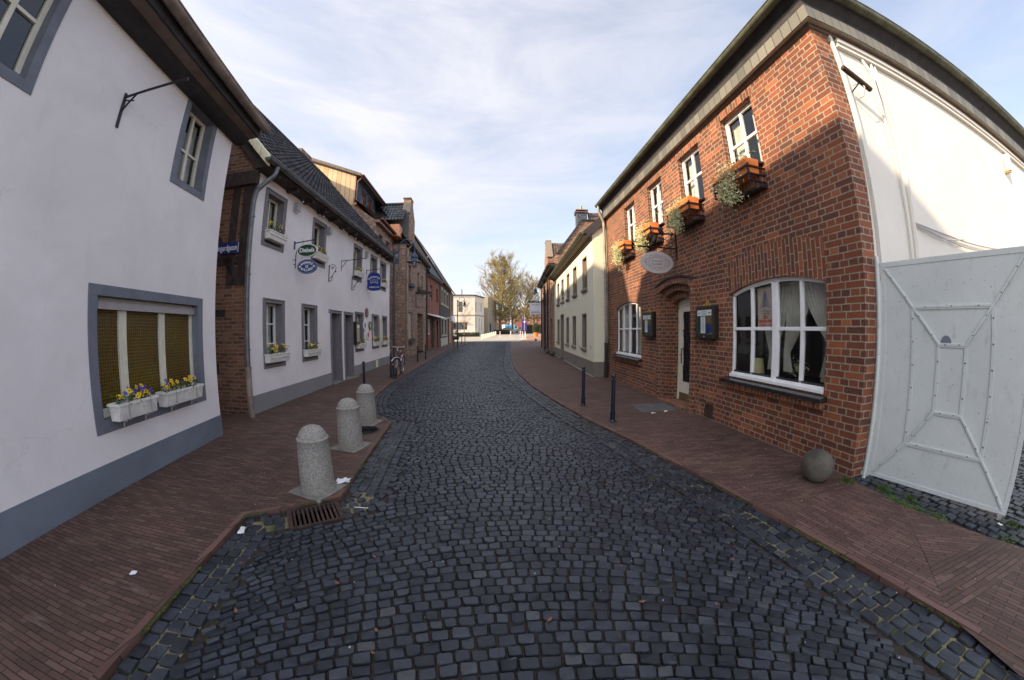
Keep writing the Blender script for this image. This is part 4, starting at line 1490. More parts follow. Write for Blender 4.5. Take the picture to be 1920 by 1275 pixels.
o = F1.thing('for_sale_poster', 1.70, -.118, 1.655, 'white for sale poster with blue triangle logo taped behind the restaurant window', 'poster')
m = MB(); m.box(-.16, .16, -.002, .0, 0, .60); m.build('sheet', 'blind_beige', o)
m = MB()
for k in range(7):
    z = .31 + k * .034; h = .13 * (1 - k / 8)
    m.prism([(-h, z - .022), (0, z + .014), (h, z - .022), (h * .7, z - .002), (0, z + .034), (-h * .7, z - .002)], 'y', .001, .003)
m.build('logo', 'letter_blue', o)
text('Schwarze Immobilien', .026, 'letter_blue', o, (0, .0015, .25), (R_(90), 0, R_(180)), depth=.0005)
text('& Hausverwaltung', .022, 'letter_blue', o, (0, .0015, .215), (R_(90), 0, R_(180)), depth=.0005)
text('ZU', .070, 'letter_red', o, (0, .0015, .155), (R_(90), 0, R_(180)), depth=.0005, bold=.003)
text('VERKAUFEN', .055, 'letter_red', o, (0, .0015, .095), (R_(90), 0, R_(180)), depth=.0005, bold=.0028)
text('Info: 02836 / 97 22 0', .030, 'letter_red', o, (0, .0015, .04), (R_(90), 0, R_(180)), depth=.0005, bold=.0008)

# terracotta boxes with trailing variegated ivy
def ivy_box(u, label, seed):
    rs = random.getstate(); random.seed(seed)
    o = F1.thing('ivy_window_box', u, .01, 3.60, label, 'window box', 'terracotta boxes of trailing ivy under the upper restaurant windows')
    m = MB(); m.prism([(.10, .24), (.31, .24), (.345, .48), (.335, .50), (.08, .50)], 'x', -.40, .40); b_ = m.build('trough', 'terracotta', o, bevel=.008)
    m = MB()
    for z, y in ((.24, .325), (.36, .345)): m.box(-.415, .415, y - .01, y + .012, z - .012, z + .012)
    for x in (-.413, .413):
        for z in (.24, .36): m.box(x - .012, x + .012, .0, .35, z - .012, z + .012)
        m.box(x - .012, x + .012, .31, .334, .12, .40); m.box(x - .012, x + .012, .0, .33, .12, .145)
    m.build('bracket', 'black_iron', o)
    m = MB(); m.box(-.41, .41, .0, .12, .10, .235); m.build('soldier_sill', 'red_soldier', o)
    m = MB(); m.box(-.43, .43, .0, .16, .05, .095); m.build('sill_slab', 'black_stone', o)
    m = MB()
    def f():
        # mass hanging over the far half, with a few long strands
        t = random.random() ** .8
        x = .04 + random.gauss(0, .17) * (1 - .5 * t)
        return (x, .33 + random.gauss(0, .055) + .05 * math.sin(t * 3), .56 - t * .62 + random.gauss(0, .03))
    leafcloud(m, 1250, f, (.014, .030))
    for k in range(7):
        x0 = random.uniform(-.2, .32); L = random.uniform(.45, .85)
        leafcloud(m, 26, lambda: (lambda t: (x0 + .05 * math.sin(t * 5 + k), .33 + random.gauss(0, .02), .46 - t * L))(random.random()), (.010, .02))
    m.build('ivy', 'pale_leaf', o)
    m = MB()
    leafcloud(m, 170, lambda: (.2 + random.gauss(0, .15), .28 + random.gauss(0, .05), .42 - random.random() * .35), (.014, .03))
    leafcloud(m, 90, lambda: (-.18 + random.gauss(0, .13), .20 + random.gauss(0, .05), .53 + abs(random.gauss(0, .055))), (.015, .035))
    m.build('foliage', 'green_leaf', o)
    random.setstate(rs)
for u, lb, s in ((1.46, 'terracotta ivy box under the upper restaurant window nearest the brick corner', 1), (3.08, 'terracotta ivy box under the second upper restaurant window from the corner', 2),
                 (4.72, 'terracotta ivy box right behind the oval sign bracket', 3), (6.34, 'terracotta ivy box under the far upper restaurant window by the downpipe', 4)):
    ivy_box(u + .30, lb, s)

# ================================================================== METAL GATE
FG = Fr(3.926, 2.418, 166.35, -1)
o = FG.root('metal_gate', 'pale grey sheet metal yard gate with riveted diamond strips, standing open beside the brick corner', 'gate')
m = FG.mb(); m.box(.0, 1.42, -.012, .0, .05, 2.33); m.build('panel', 'gate_paint', o, bevel=.003)
m = FG.mb()
for q in ((0, 1.43, .04, .085), (0, 1.43, 2.29, 2.345)): m.box(q[0], q[1], -.02, .006, q[2], q[3])
for q in ((0, .045), (1.385, 1.43)): m.box(q[0], q[1], -.02, .0045, .085, 2.29)
m.build('border', 'gate_paint', o, bevel=.003)
m = FG.mb()
S_ = [((.045, 2.28), (.33, 1.86)), ((1.385, 2.28), (1.09, 1.86)), ((.33, 1.86), (1.09, 1.86)), ((.33, 1.86), (.59, 1.50)), ((1.09, 1.86), (.85, 1.50)), ((.59, 1.50), (.85, 1.50)),
      ((.59, 1.50), (.59, .845)), ((.85, 1.50), (.85, .845)), ((.59, .845), (.85, .845)), ((.59, .845), (.35, .485)), ((.85, .845), (1.10, .485)), ((.35, .485), (1.10, .485)),
      ((.35, .485), (.05, .09)), ((1.10, .485), (1.385, .09)), ((.33, 1.86), (.35, .485)), ((1.09, 1.86), (1.10, .485))]
bolts = FG.mb()
for i, (a, b) in enumerate(S_):
    vert_ = abs(a[0] - b[0]) < .05
    m.bar((a[0], .0045 + .0004 * (i % 5), a[1]), (b[0], .0045 + .0004 * (i % 5), b[1]), .034 if vert_ else .022, .009 if vert_ else .018)
    if not vert_:
        m.bar((a[0] + .012, .0035 + .0003 * (i % 4), a[1] - .02), (b[0] + .012, .0035 + .0003 * (i % 4), b[1] - .02), .012, .016)
    L = math.hypot(a[0] - b[0], a[1] - b[1])
    n = max(2, int(L / .22))
    for k in range(n):
        t_ = (k + .5) / n
        bolts.sphere((a[0] + (b[0] - a[0]) * t_, .012, a[1] + (b[1] - a[1]) * t_), .007, 8, 5)
m.build('strips', 'gate_paint', o, bevel=.002)
bolts.each('bolt', 'rusty_iron', o)
m = FG.mb(); m.tube([(-.035, .0, -.02), (-.035, .0, 2.42)], .024, 12); m.box(-.07, .01, -.02, .012, .02, .06); m.box(-.05, .0, -.02, .01, 2.3, 2.34); m.build('hinge_post', 'gate_paint', o, smooth=True)
m = FG.mb(); m.prism([(.66 + .052 * math.cos(t), 1.515 + .07 * math.sin(t)) for t in np.linspace(0, math.pi, 12)], 'y', .0008, .003); m.build('badge', 'grey_base', o)
m = FG.mb(); m.box(1.36, 1.40, .0, .03, -.01, .05); m.build('drop_bolt', 'enamel_grey', o)

# ================================================================== flower boxes (shared builders)
def blossom(mb, heart, c, r, n, petals=5):
    """five-petalled flower of radius r facing n"""
    n = Vector(n).normalized()
    x = n.cross(Vector((0, 0, 1)))
    if x.length < .1: x = n.cross(Vector((1, 0, 0)))
    x.normalize(); y = n.cross(x); c = Vector(c)
    a0 = random.random() * 6
    for k in range(petals):
        a = a0 + 2 * math.pi * k / petals; h = math.pi / petals * .95
        P = [c + (x * math.cos(a + q) + y * math.sin(a + q)) * r * f + n * r * .12 * g for q, f, g in ((0, .05, 0), (-h, .62, 1), (-h * .5, 1.0, .4), (h * .5, 1.0, .4), (h, .62, 1))]
        mb.face([tuple(p) for p in P])
    if heart is not None:
        heart.face([tuple(c + n * r * .10 + (x * math.cos(q) + y * math.sin(q)) * r * .33) for q in np.linspace(0, 6.28, 7)[:-1]])

def trough(fr, o, L, H=.17, Dp=.18, ribs=True, lipz=None):
    m = fr.mb() if False else MB(fr.s)
    h = H
    prof = [(.02, 0), (Dp - .03, 0), (Dp, h - .025), (.0, h - .025)]
    m.prism(prof, 'x', -L / 2 + .02, L / 2 - .02)
    T = m.build('trough', 'plastic_trough', o, bevel=.006)
    m = MB(fr.s)
    m.box(-L / 2, L / 2, -.008, Dp + .010, h - .03, h - .012); m.box(-L / 2, -L / 2 + .016, -.008, Dp + .010, h - .012, h); m.box(L / 2 - .016, L / 2, -.008, Dp + .01, h - .012, h)
    m.box(-L / 2, L / 2, Dp - .006, Dp + .010, h - .012, h); m.box(-L / 2, L / 2, -.008, .008, h - .012, h)
    m.build('rim', 'plastic_trough', T, bevel=.003)
    if ribs:
        m = MB(fr.s)
        k = -L / 2 + .035
        while k < L / 2 - .03:
            m.prism([(Dp - .030, .006), (Dp - .024, .006), (Dp + .003, h - .032), (Dp - .003, h - .032)], 'x', k, k + .009); k += .021
        k = .03
        for sx in (-1, 1):
            for q in range(7):
                m.box(sx * (L / 2 - .02) - .003, sx * (L / 2 - .02) + .003, .03 + q * .019, .038 + q * .019, .012, h - .035)
        m.build('ribs', 'plastic_trough', T)
    else:
        m = MB(fr.s); m.box(-L / 2 + .01, L / 2 - .01, Dp - .015, Dp + .004, h * .52, h * .58); m.build('ribs', 'plastic_trough', T)
    m = MB(fr.s); m.face([(-L / 2 + .02, .01, h - .022), (L / 2 - .02, .01, h - .022), (L / 2 - .02, Dp - .01, h - .022), (-L / 2 + .02, Dp - .01, h - .022)]); m.build('soil', 'soil', o)
    return T

def planting(fr, o, L, H, Dp, kind, n, sc=1.0):
    lf, y_, v_, w_, ht = (MB(fr.s) for _ in range(5))
    leafcloud(lf, int(110 * L / .7) * (2 if kind == 'pansy' else 2), lambda: (random.uniform(-L / 2 + .04, L / 2 - .04), Dp / 2 + random.gauss(0, Dp * .28), H + random.uniform(-.01, .085 if kind == 'pansy' else .15) * sc), (.012, .032))
    for k in range(n):
        x = random.uniform(-L / 2 + .05, L / 2 - .05); y = Dp / 2 + random.gauss(0, Dp * .26)
        z = H + random.uniform(.04, .135 if kind == 'pansy' else .20) * sc
        nr = (random.gauss(0, .35), random.uniform(.5, 1.1), random.uniform(.15, .7))
        if kind == 'pansy':
            col = random.random()
            if col < .55: blossom(y_, ht, (x, y, z), .031, nr)
            else: blossom(v_, None, (x, y, z + .015), .028, nr)
        else:
            col = random.random()
            if col < .80:
                for q in range(3): blossom(y_, None, (x + random.gauss(0, .02), y + random.gauss(0, .02), z + random.gauss(0, .015)), .026, nr)
            else: blossom(w_ if col < .92 else v_, None, (x, y, z - .08), .024, nr)
    lf.build('foliage', 'green_leaf', o)
    for mb, nm, mt in ((y_, 'yellow_blossoms', 'yellow_petal'), (v_, 'violet_blossoms', 'violet_petal'), (w_, 'white_blossoms', 'white_petal'), (ht, 'blossom_hearts', 'petal_heart')):
        if mb.F: (mb.each if 'hearts' in nm else mb.build)(nm.replace('hearts', 'heart'), mt, o)

# ================================================================== WHITE CORNER HOUSE (left, near)
F2 = Fr(-4.66, 4.16, -13.9, -1)
r2 = F2.root('white_house', 'white rendered house with grey base band, wide amber glass window and empty sign bracket', 'house')
ops = [(-2.225, -.455, .775, 2.03, .12), (-1.19, -.60, 3.685, 4.81, .16), (-4.0, -3.40, 3.685, 4.80, .13), (-6.7, -5.9, 3.685, 4.80, .13)]
w = F2.mb(); rv = F2.mb()
facade(w, rv, -7.5, 0, 0, 4.97, ops)
w.face([(0, 0, 0), (1.14, -8, 0), (1.14, -8, 4.97), (.70, -4.9, 8.4), (.40, -2.85, 8.4), (0, 0, 4.97)])  # hidden gable end skewed to shape the shadow across the street
w.face([(-7.5, 0, 0), (-7.5, -8, 0), (-7.5, -8, 4.97), (-7.5, -3.94, 9.5), (-7.5, 0, 4.97)]); w.face([(-7.5, -8, 0), (1.14, -8, 0), (1.14, -8, 4.97), (-7.5, -8, 4.97)])
w.build('wall', 'white_plaster', r2); rv.each('reveal', 'grey_trim', r2)
m = F2.mb(); m.box(-7.5, .006, -.3, .008, 0, .33); m.prism([(0, 0), (.008, 0), (1.148, -8), (1.1, -8)], 'z', 0, .33); m.build('base_band', 'grey_base', r2)
# wide window of amber glass with its roller shutter box
W = window(F2, r2, -2.225, -.455, .775, 2.03, dep=.10, mat='cream_paint', fw=.05, mull=[(.255, .115), (.635, .10)], glass='amber_glass', surround=(.115, 'grey_trim', .010, .14))
m = F2.mb(); m.box(-2.22, -.46, -.12, -.085, .78, .865); m.box(-2.22, -.46, -.12, -.075, .775, .80); m.build('bottom_rail', 'cream_paint', W, bevel=.004)
m = F2.mb(); m.box(-2.22, -.46, -.12, -.050, 1.90, 1.985); m.box(-2.22, -.46, -.12, -.045, 1.985, 2.0); m.build('shutter_box', 'enamel_grey', W, bevel=.004)
m = F2.mb()
for f, bw in ((.255, .115), (.635, .10)):
    u = -2.225 + 1.77 * f
    for k in (-.33, .0, .33): m.box(u + k * bw - .006, u + k * bw + .006, -.096, -.086, .87, 1.90)
m.each('guide_rail', 'cream_paint', W)
for a, b, zt in ((-1.19, -.60, 4.81), (-4.0, -3.40, 4.80), (-6.7, -5.9, 4.80)):
    window(F2, r2, a, b, 3.685, zt, dep=.14 if a > -2 else .11, mat='cream_paint', fw=.05, mull=[(.5, .05)], trans=[.45 if a > -2 else .52], surround=(.10, 'grey_trim', .010), curtain=('cloth_white', 'sides') if a > -2 else None)
pth = [(.12, 0), (-7.6, 0)]
m = F2.mb(); sweep(m, pth, [(-.02, 4.84), (.04, 4.82), (.14, 4.83), (.21, 4.87), (.25, 4.93), (.25, 4.99), (-.02, 4.99)]); m.build('cove', 'eave_black', r2, smooth=True)
m = F2.mb(); sweep(m, pth, [(.235, 4.925), (.40, 4.955), (.40, 4.99), (.235, 4.99)]); m.build('soffit', 'soffit_wood', r2)
m = F2.mb(); sweep(m, pth, [(.395, 4.95), (.43, 4.95), (.43, 5.13), (.395, 5.13)]); m.build('fascia', 'eave_black', r2)
m = F2.mb(); gutter(m, [(.16, 0), (-7.6, 0)], .52, 5.13, .085); m.build('gutter', 'brown_zinc', r2, smooth=True)
m = F2.mb()
A, B = (-7.6, .42, 5.16), (.14, .42, 5.16)
C_, D_ = (1.32, -8.3, 5.16), (-7.6, -8.3, 5.16)
RB, RA = (-1.3, -3.94, 9.62), (-7.6, -3.94, 9.62)  # unseen roof, ridge height and half-hip shaped for the shadow on the brick house
G0, G1 = (.53, -2.75, 8.50), (.86, -5.1, 8.50)
m.face([A, B, G0, RB, RA]); m.face([G0, G1, RB]); m.face([G1, C_, D_, RA, RB]); m.face([B, C_, G1, G0]); m.face([A, RA, D_]); m.build('roof', 'dark_tile', r2)
m = F2.mb(); m.face([(-7.6, .42, 5.12), (.10, .42, 5.12), (1.28, -8.3, 5.12), (-7.6, -8.3, 5.12)]); m.build('eave_boards', 'eave_black', r2)
# bracket without a sign
o = perp_sign_root(F2, 'empty_sign_bracket', -2.30, 3.80, 'empty black sign bracket on the white wall between the upper windows', 'bracket')
m = MB(); m.box(0, .015, -.018, .018, -.0, .42); m.tube([(0, 0, .37), (.84, 0, .45)], .014, 8); m.tube([(0, 0, .18), (.07, 0, .27), (.17, 0, .375)], .010, 8); m.tube([(-.0, .0, .33), (.16, 0, .30)], .008, 6)
m.box(.80, .84, -.012, .012, .43, .46); m.build('arm', 'black_iron', o)
# pansy troughs on the sill
for u, lb, sd_, n in ((-1.86, 'white trough of violet and yellow pansies at the near end of the amber glass window', 5, 24), (-1.02, 'longer white trough of yellow pansies at the far end of the amber glass window', 9, 28)):
    random.seed(sd_)
    L = .62 if u < -1.5 else .78
    o = F2.thing('pansy_trough', u, .015, .745, lb, 'flower box', 'pansy troughs on the amber window sill')
    trough(F2, o, L, .185, .175)
    planting(F2, o, L, .17, .175, 'pansy', n)
    m = MB(F2.s)
    for x in (-L * .27, L * .27):
        m.box(x - .006, x + .006, .178, .186, .0, .185); m.box(x - .006, x + .006, -.02, .184, .176, .186); m.tube([(x - .03, .15, .012), (x - .03, .11, -.01), (x - .03, .10, -.07)], .008, 6)
        m.box(x - .042, x - .022, .02, .16, -.012, -.002)
    m.each('clamp', 'enamel_grey', o)
random.seed(11)

# ================================================================== WHITE PUB (left, second)
F3 = Fr(-5.15, 5.44, -5.8, -1)
F3.warp = lambda q: (q[0], q[1], q[2] + .010 * max(0, min(q[0], 11.5)) * min(2.2, max(0, q[2] - 2.5)))
r3 = F3.root('pub', 'long white rendered pub with grey framed windows, yellow flower boxes and dark tiled roof', 'pub')
LP_ = 10.95
UPP = [(.45, 1.10), (2.72, 3.36), (5.92, 6.62), (7.90, 8.62), (9.33, 10.12)]
LOW = [(.60, 1.25), (2.28, 2.94), (6.16, 6.90), (8.16, 8.94), (9.60, 10.36)]
DRS = [(4.02, 4.74), (5.10, 5.80)]
ops = [(a, b, 3.54, 4.62, .2) for a, b in UPP] + [(a, b, .94, 2.27, .2) for a, b in LOW] + [(a, b, .0, 2.2, .26) for a, b in DRS]
w = F3.mb(); rv = F3.mb(); facade(w, rv, 0, LP_, 0, 5.05, ops)
w.face([(LP_, 0, 0), (LP_, 0, 5.05), (LP_, -3.7, 9.2), (LP_, -7.4, 5.05), (LP_, -7.4, 0)])
w.face([(0, -7.4, 0), (LP_, -7.4, 0), (LP_, -7.4, 5.05), (0, -7.4, 5.05)])
w.build('wall', 'white_plaster', r3); rv.each('reveal', 'pub_trim', r3)
m = F3.mb()
for a, b in ((0.003, 3.93), (5.89, LP_)): m.box(a, b, -.05, .008, 0, .37)
m.build('base_band', 'pub_base', r3)
m = F3.mb(); m.box(8.55, 8.86, .0, .0095, .02, .35); m.build('base_patch', 'cream_plaster', r3)
# brick and timber gable towards the alley
w = F3.mb()
w.face([(0, .0, 0), (0, -7.4, 0), (0, -7.4, 5.05), (0, -3.7, 9.2), (0, 0, 5.05)])
w.build('gable', 'old_brick', r3)
w = F3.mb(); w.box(-.035, 0, -.95, -.0, 0, 2.56); w.build('gable_pier', 'old_brick', r3)
m = F3.mb()
m.box(-.05, .02, -.26, .012, 2.56, 4.62); m.box(-.12, .0, -1.2, .06, 4.62, 4.93); m.box(-.045, .0, -2.2, -.26, 3.0, 3.16)
m.bar((-.02, -.24, 2.62), (-.02, -1.1, 3.9), .16, .05, (1, 0, 0)); m.bar((-.05, .15, 4.98), (-.05, -2.4, 7.85), .22, .10, (1, 0, 0)); m.box(-.045, 0, -.55, -.38, 2.56, 4.62)
m.build('timber_frame', 'dark_wood', r3, bevel=.01)
m = F3.mb(); m.box(-.04, -.0, -.85, -.55, 1.95, 2.1); m.box(-.04, 0, -.95, -.75, .8, 1.02); m.each('wall_slot', 'eave_black', r3)
# windows and doors
for a, b in UPP:
    window(F3, r3, a, b, 3.54, 4.62, dep=.17, mat='cream_paint', fw=.05, mull=[.5], trans=[.36], surround=(.09, 'pub_trim', .014), curtain=('cloth_white', 'sides'), mw=.03)
for a, b in LOW:
    window(F3, r3, a, b, .94, 2.27, dep=.17, fw=.05, mull=[.5], trans=[.33, .66], surround=(.08, 'pub_trim', .014), curtain=('cloth_white', 'sides'), mw=.028)
m = F3.mb()
for a, b in UPP + LOW:
    z1 = 4.62 + .09 if (a, b) in UPP else 2.27 + .08; c = .09 if (a, b) in UPP else .08
    m.box(a - c - .02, b + c + .02, .0, .03, z1 - .012, z1 + .012); m.box(a - c - .02, a - c, .0, .024, (3.54 if (a, b) in UPP else .94) - c, z1 - .012); m.box(b + c, b + c + .02, 0, .024, (3.54 if (a, b) in UPP else .94) - c, z1 - .012)
m.each('window_moulding', 'pub_trim', r3)
for i, (a, b) in enumerate(DRS):
    m = F3.mb(); m.box(a, b, -.30, -.24, 0.02, 2.2)
    D_ = m.build('door', 'pub_trim', r3)
    m = F3.mb()
    for z0, z1 in ((.2, .95), (1.05, 2.05)): m.box(a + .10, b - .10, -.245, -.232, z0, z1)
    m.build('door_panel', 'pub_trim', D_, bevel=.008)
    m = F3.mb(); m.box(a - .08, a, -.03, .02, 0, 2.28); m.box(b, b + .08, -.03, .02, 0, 2.28); m.box(a, b, -.03, .018, 2.2, 2.28); m.box(a - .10, b + .10, 0, .035, 2.28, 2.305)
    m.build('door_surround', 'pub_trim', D_, bevel=.004)
    m = F3.mb(); m.tube([(a + .10, -.235, 1.02), (a + .10, -.19, 1.02), (a + .20, -.19, 1.02)], .010, 8); m.build('handle', 'chrome', D_)
    m = F3.mb(); m.box(a - .06, b + .06, -.24, .12 + .1 * i, -.01, .03); m.build('door_step', 'stone_slab', D_)
m = F3.mb(); m.lathe([(.05, -.01), (.05, .01)], (0, 0, 0), 12)
# eaves and roof
pth = [(LP_ + .1, 0), (-.14, 0)]
m = F3.mb(); sweep(m, pth, [(-.0, 4.93), (.30, 4.96), (.33, 5.02), (-.0, 5.05)])
k = .35
while k < LP_: m.box(k - .05, k + .05, .0, .31, 4.88, 4.95); k += .82
m.build('eave_boards', 'dark_wood', r3)
m = F3.mb(); gutter(m, [(LP_ + .1, 0), (-.30, 0)], .41, 5.06, .08); m.build('gutter', 'zinc', r3, smooth=True)
m = F3.mb()
SLP = (4.15) / (3.7); nrm = math.hypot(1, SLP)
zr = lambda out: 5.10 + (.38 - out) * SLP * .98
m.face([(-.16, .38, zr(.38) - .03), (LP_ + .1, .38, zr(.38) - .03), (LP_ + .1, -3.75, zr(-3.75) - .03), (-.16, -3.75, zr(-3.75) - .03)])
m.face([(-.16, -7.8, zr(.38) - .1), (LP_ + .1, -7.8, zr(.38) - .1), (LP_ + .1, -3.75, zr(-3.75) - .03), (-.16, -3.75, zr(-3.75) - .03)])
m.build('roof', 'dark_tile', r3)
m = MB(1, None, F3.warp)
tiles(m, (-.16, -.38, zr(.38)), (1, 0, 0), (0, 1 / nrm, SLP * .98 / nrm), 53, 19, .211, .325, lift=.04, wave=.03, sub=4)
m.build('roof_tiles', 'dark_tile', r3)
m = F3.mb(); m.tube([(-.2, -3.76, zr(-3.76) + .05), (LP_ + .1, -3.76, zr(-3.76) + .05)], .10, 10); m.build('ridge_tiles', 'dark_tile', r3)
m = F3.mb()
for k in range(19):
    a, b = .36 - k * .218, .36 - (k + 1) * .218
    m.prism([(a, zr(a) - .20), (a, zr(a) + .05), (b + .02, zr(b) + .02), (b + .02, zr(b) - .23)], 'x', -.25 - .012 * (k % 2), -.14)
m.build('verge_tiles', 'tile_verge', r3, bevel=.012)
m = F3.mb()
m.box(7.7, 8.75, -4.4, -3.72, 8.0, 10.0); m.build('chimney', 'gable_brick', r3)
m = F3.mb()
downpipe(m, [(.06, .41, 5.0), (.03, .40, 4.82), (-.13, .12, 4.45), (-.15, .09, 4.2), (-.15, .09, .95)], .05, [(-.15, .09, 3.9), (-.15, .09, 2.75), (-.15, .09, 1.3)]); m.build('downpipe', 'zinc', r3, smooth=True)
m = F3.mb(); downpipe(m, [(-.15, .09, .96), (-.15, .09, .5), (-.15, .09, 0)], .06, [(-.15, .09, .95)]); m.build('standpipe', 'brown_zinc', r3, smooth=True)
m = F3.mb(); m.lathe([(.0001, .0), (.055, 0), (.055, .02), (.0001, .02)], (5.23, 0, 0), 10)

# street name sign on the gable
o = F3.thing('street_name_sign', 0, 0, 0, 'blue street name sign with white lettering on the pub gable in the alley', 'sign')
m = F3.mb(); m.box(-.085, -.07, -1.22, -.22, 3.21, 3.44); m.build('plate', 'sign_blue', o, bevel=.004)
m = F3.mb(); m.box(-.0865, -.0855, -.245, -.228, 3.225, 3.425); m.build('edge', 'letter_white', o)
text('Weingardgasse', .17, 'letter_white', o, (-.087, .262, 3.325), (R_(90), 0, R_(-90)), sx=.66, bold=.0015, align='RIGHT')

# flower boxes
proto = None
FB = [('lower', .925, .85, 'under the near ground floor window beside the pub downpipe'), ('lower', 2.61, .80, 'under the second ground floor window left of the pub doors'),
      ('lower', 6.53, .78, 'under the ground floor window beside the pub menu case'), ('lower', 8.55, .80, 'between the enamel discs and the white thermometer board'),
      ('lower', 10.03, .72, 'under the last ground floor window behind the thermometer board'),
      ('upper', .775, .72, 'under the upper pub window nearest the downpipe'), ('upper', 3.04, .78, 'under the upper window behind the green and blue hanging signs'),
      ('upper', 6.27, .78, 'under the upper window behind the plain empty bracket'), ('upper', 9.72, .78, 'under the upper window behind the navy shield sign')]
for i, (kind, u, L, where) in enumerate(FB):
    random.seed(40 + i)
    z = .985 if kind == 'lower' else 3.60
    o = F3.thing('flower_box', u, .0, z, 'white box of yellow flowers ' + where, 'flower box', 'white flower boxes on the pub windows')
    trough(F3, o, L, .19, .17, ribs=False)
    planting(F3, o, L, .18, .17, 'primula', 15, 1.1)
    m = MB(F3.s); m.box(-L / 2 + .05, L / 2 - .05, -.15, .03, -.02, -.005); m.build('bracket', 'pub_trim', o)
random.seed(12)

# round-cornered wall boxes and eave spotlights
for i, (u, z) in enumerate(((1.62, 4.55), (3.60, 4.48), (7.15, 4.45))):
    o = F3.thing('wall_box', u, 0, z, 'pale grey wall box high on the pub front, ' + ('nearest the gutter downpipe', 'right above the green oval sign window', 'beyond the plain empty bracket')[i], 'wall box', 'pale boxes under the pub eave')
    m = MB(F3.s); m.prism([(0, 0), (.10, .0), (.12, .03), (.12, .20), (.10, .23), (0, .23)], 'x', -.08, .08); m.build('housing', 'enamel_grey', o, bevel=.008)
    m = MB(F3.s); m.box(-.06, .06, .02, .10, -.012, .0); m.build('base', 'white_plaster', o)
for i, u in enumerate((1.55, 2.75, 4.2, 5.3, 7.0, 8.3)):
    o = F3.thing('eave_spotlight', u, .18, 4.80, 'small spotlight under the dark pub eave, %s from the near end' % ('first', 'second', 'third', 'fourth', 'fifth', 'sixth')[i], 'spotlight', 'spotlights under the pub eave')
    m = MB(F3.s); m.box(-.02, .02, -.02, .02, .04, .10); m.tube([(0, 0, .05), (0, .03, .0)], .008, 6); m.build('mount', 'black_iron', o)
    m = MB(F3.s); m.tube([(0, .0, .02), (-.02, .05, -.02), (-.035, .08, -.045)], [.022, .032, .038], 12); m.build('lamp_head', 'black_iron', o, smooth=True)
    m = MB(F3.s); m.sphere((-.04, .085, -.05), .028, 10, 8); m.build('bulb', 'chrome', o, smooth=True)

# hanging signs of the pub
def hook_bracket(o, H, reach, off=0.0):
    m = MB()
    m.box(0, .02, -.022, .022, H - .19, H + .02); m.tube([(0, 0, H - .03), (reach, 0, H + .03)], .014, 8)
    a = [(.06, 0, z) for z in np.linspace(0, H - .35, 5)] + [(.06 + .22 * (1 - math.cos(t)), 0, H - .35 + .26 * math.sin(t)) for t in np.linspace(.15, 1.5, 9)]
    m.tube(a, .012, 8)
    for z in (.10, H - .45): m.tube([(0, 0, z), (.07, 0, z)], .010, 6)
    return m
o = perp_sign_root(F3, 'sign_bracket', 1.72, 3.17, 'dark bracket arm carrying the green and blue oval pub signs', 'bracket')
hook_bracket(o, .66, .60).build('arm', 'lamp_blue', o)
oval = lambda cx, cz, rx, rz, n=44: [(cx + rx * math.cos(t), cz + rz * math.sin(t)) for t in np.linspace(0, 2 * math.pi, n + 1)[:-1]]
o = perp_sign_root(F3, 'oval_sign', 1.72, 3.42, 'dark green oval hanging sign with white gothic lettering and cream rim', 'sign')
m = MB(); m.prism(oval(.38, .17, .275, .165), 'y', -.030, .030); m.build('rim', 'cream_paint', o, bevel=.004)
m = MB(); m.prism(oval(.38, .17, .250, .142), 'y', -.034, .034); m.build('face', 'sign_green', o)
text('Diebels', .15, 'letter_white', o, (.38, -.036, .17), (R_(90), 0, 0), sx=.9, bold=.0028)
m = MB()
for x in (.24, .52): m.tube([(x, 0, .31), (x, 0, .46)], .005, 5); m.tube([(x, 0, .03), (x, 0, -.03)], .005, 5)
m.each('hanger', 'black_iron', o)
o = perp_sign_root(F3, 'oval_sign', 1.72, 3.01, 'navy blue oval hanging sign with curved white lettering and crossed cues', 'sign')
m = MB(); m.prism(oval(.39, .19, .270, .180), 'y', -.020, .020); m.build('rim', 'sign_navy', o, bevel=.003)
m = MB()
P_ = oval(.39, .19, .252, .163)
m.tube([(x, -.0215, z) for x, z in P_ + P_[:1]], .0025, 4)
for sx in (-1, 1): m.face([(.39 + sx * .19 - .03, -.0212, .19), (.39 + sx * .19, -.0212, .225), (.39 + sx * .19 + .03, -.0212, .19), (.39 + sx * .19, -.0212, .155)])
for t in np.linspace(0, 6.28, 7)[:-1]: m.lathe([(.0001, 0), (.012, 0), (.0001, .001)], (0, 0, 0), 4) if False else m.prism([(.39 + .03 * math.cos(t) + .011 * math.cos(q), .19 + .03 * math.sin(t) + .011 * math.sin(q)) for q in np.linspace(0, 6.28, 9)[:-1]], 'y', -.0225, -.019)
for a in (-1, 1): m.bar((.39 - a * .075, -.0215, .13), (.39 + a * .075, -.0215, .25), .005, .002)
m.build('emblem', 'letter_white', o)
arc_text('KANAPEE', .082, 'letter_white', o, .39, -.022, .02, .265, 122, 58, bold=.002)
arc_text('BILLARD', .078, 'letter_white', o, .39, -.022, .36, .262, 238, 302, flip=True, bold=.002)
o = perp_sign_root(F3, 'sign_bracket', 7.32, 3.26, 'dark bracket arm carrying the navy shield sign near the far end of the pub', 'bracket')
hook_bracket(o, .80, .57).build('arm', 'lamp_blue', o)
o = perp_sign_root(F3, 'shield_sign', 7.32, 3.20, 'navy shield shaped hanging sign with a white sofa drawing', 'sign')
m = MB()
P_ = [(.08, .12), (.10, .06), (.17, .02), (.35, 0), (.53, .02), (.60, .06), (.62, .12), (.62, .52), (.60, .62), (.52, .72), (.35, .76), (.18, .72), (.10, .62), (.08, .52)]
m.prism(P_, 'y', -.03, .03); m.build('board', 'sign_blue', o, bevel=.01)
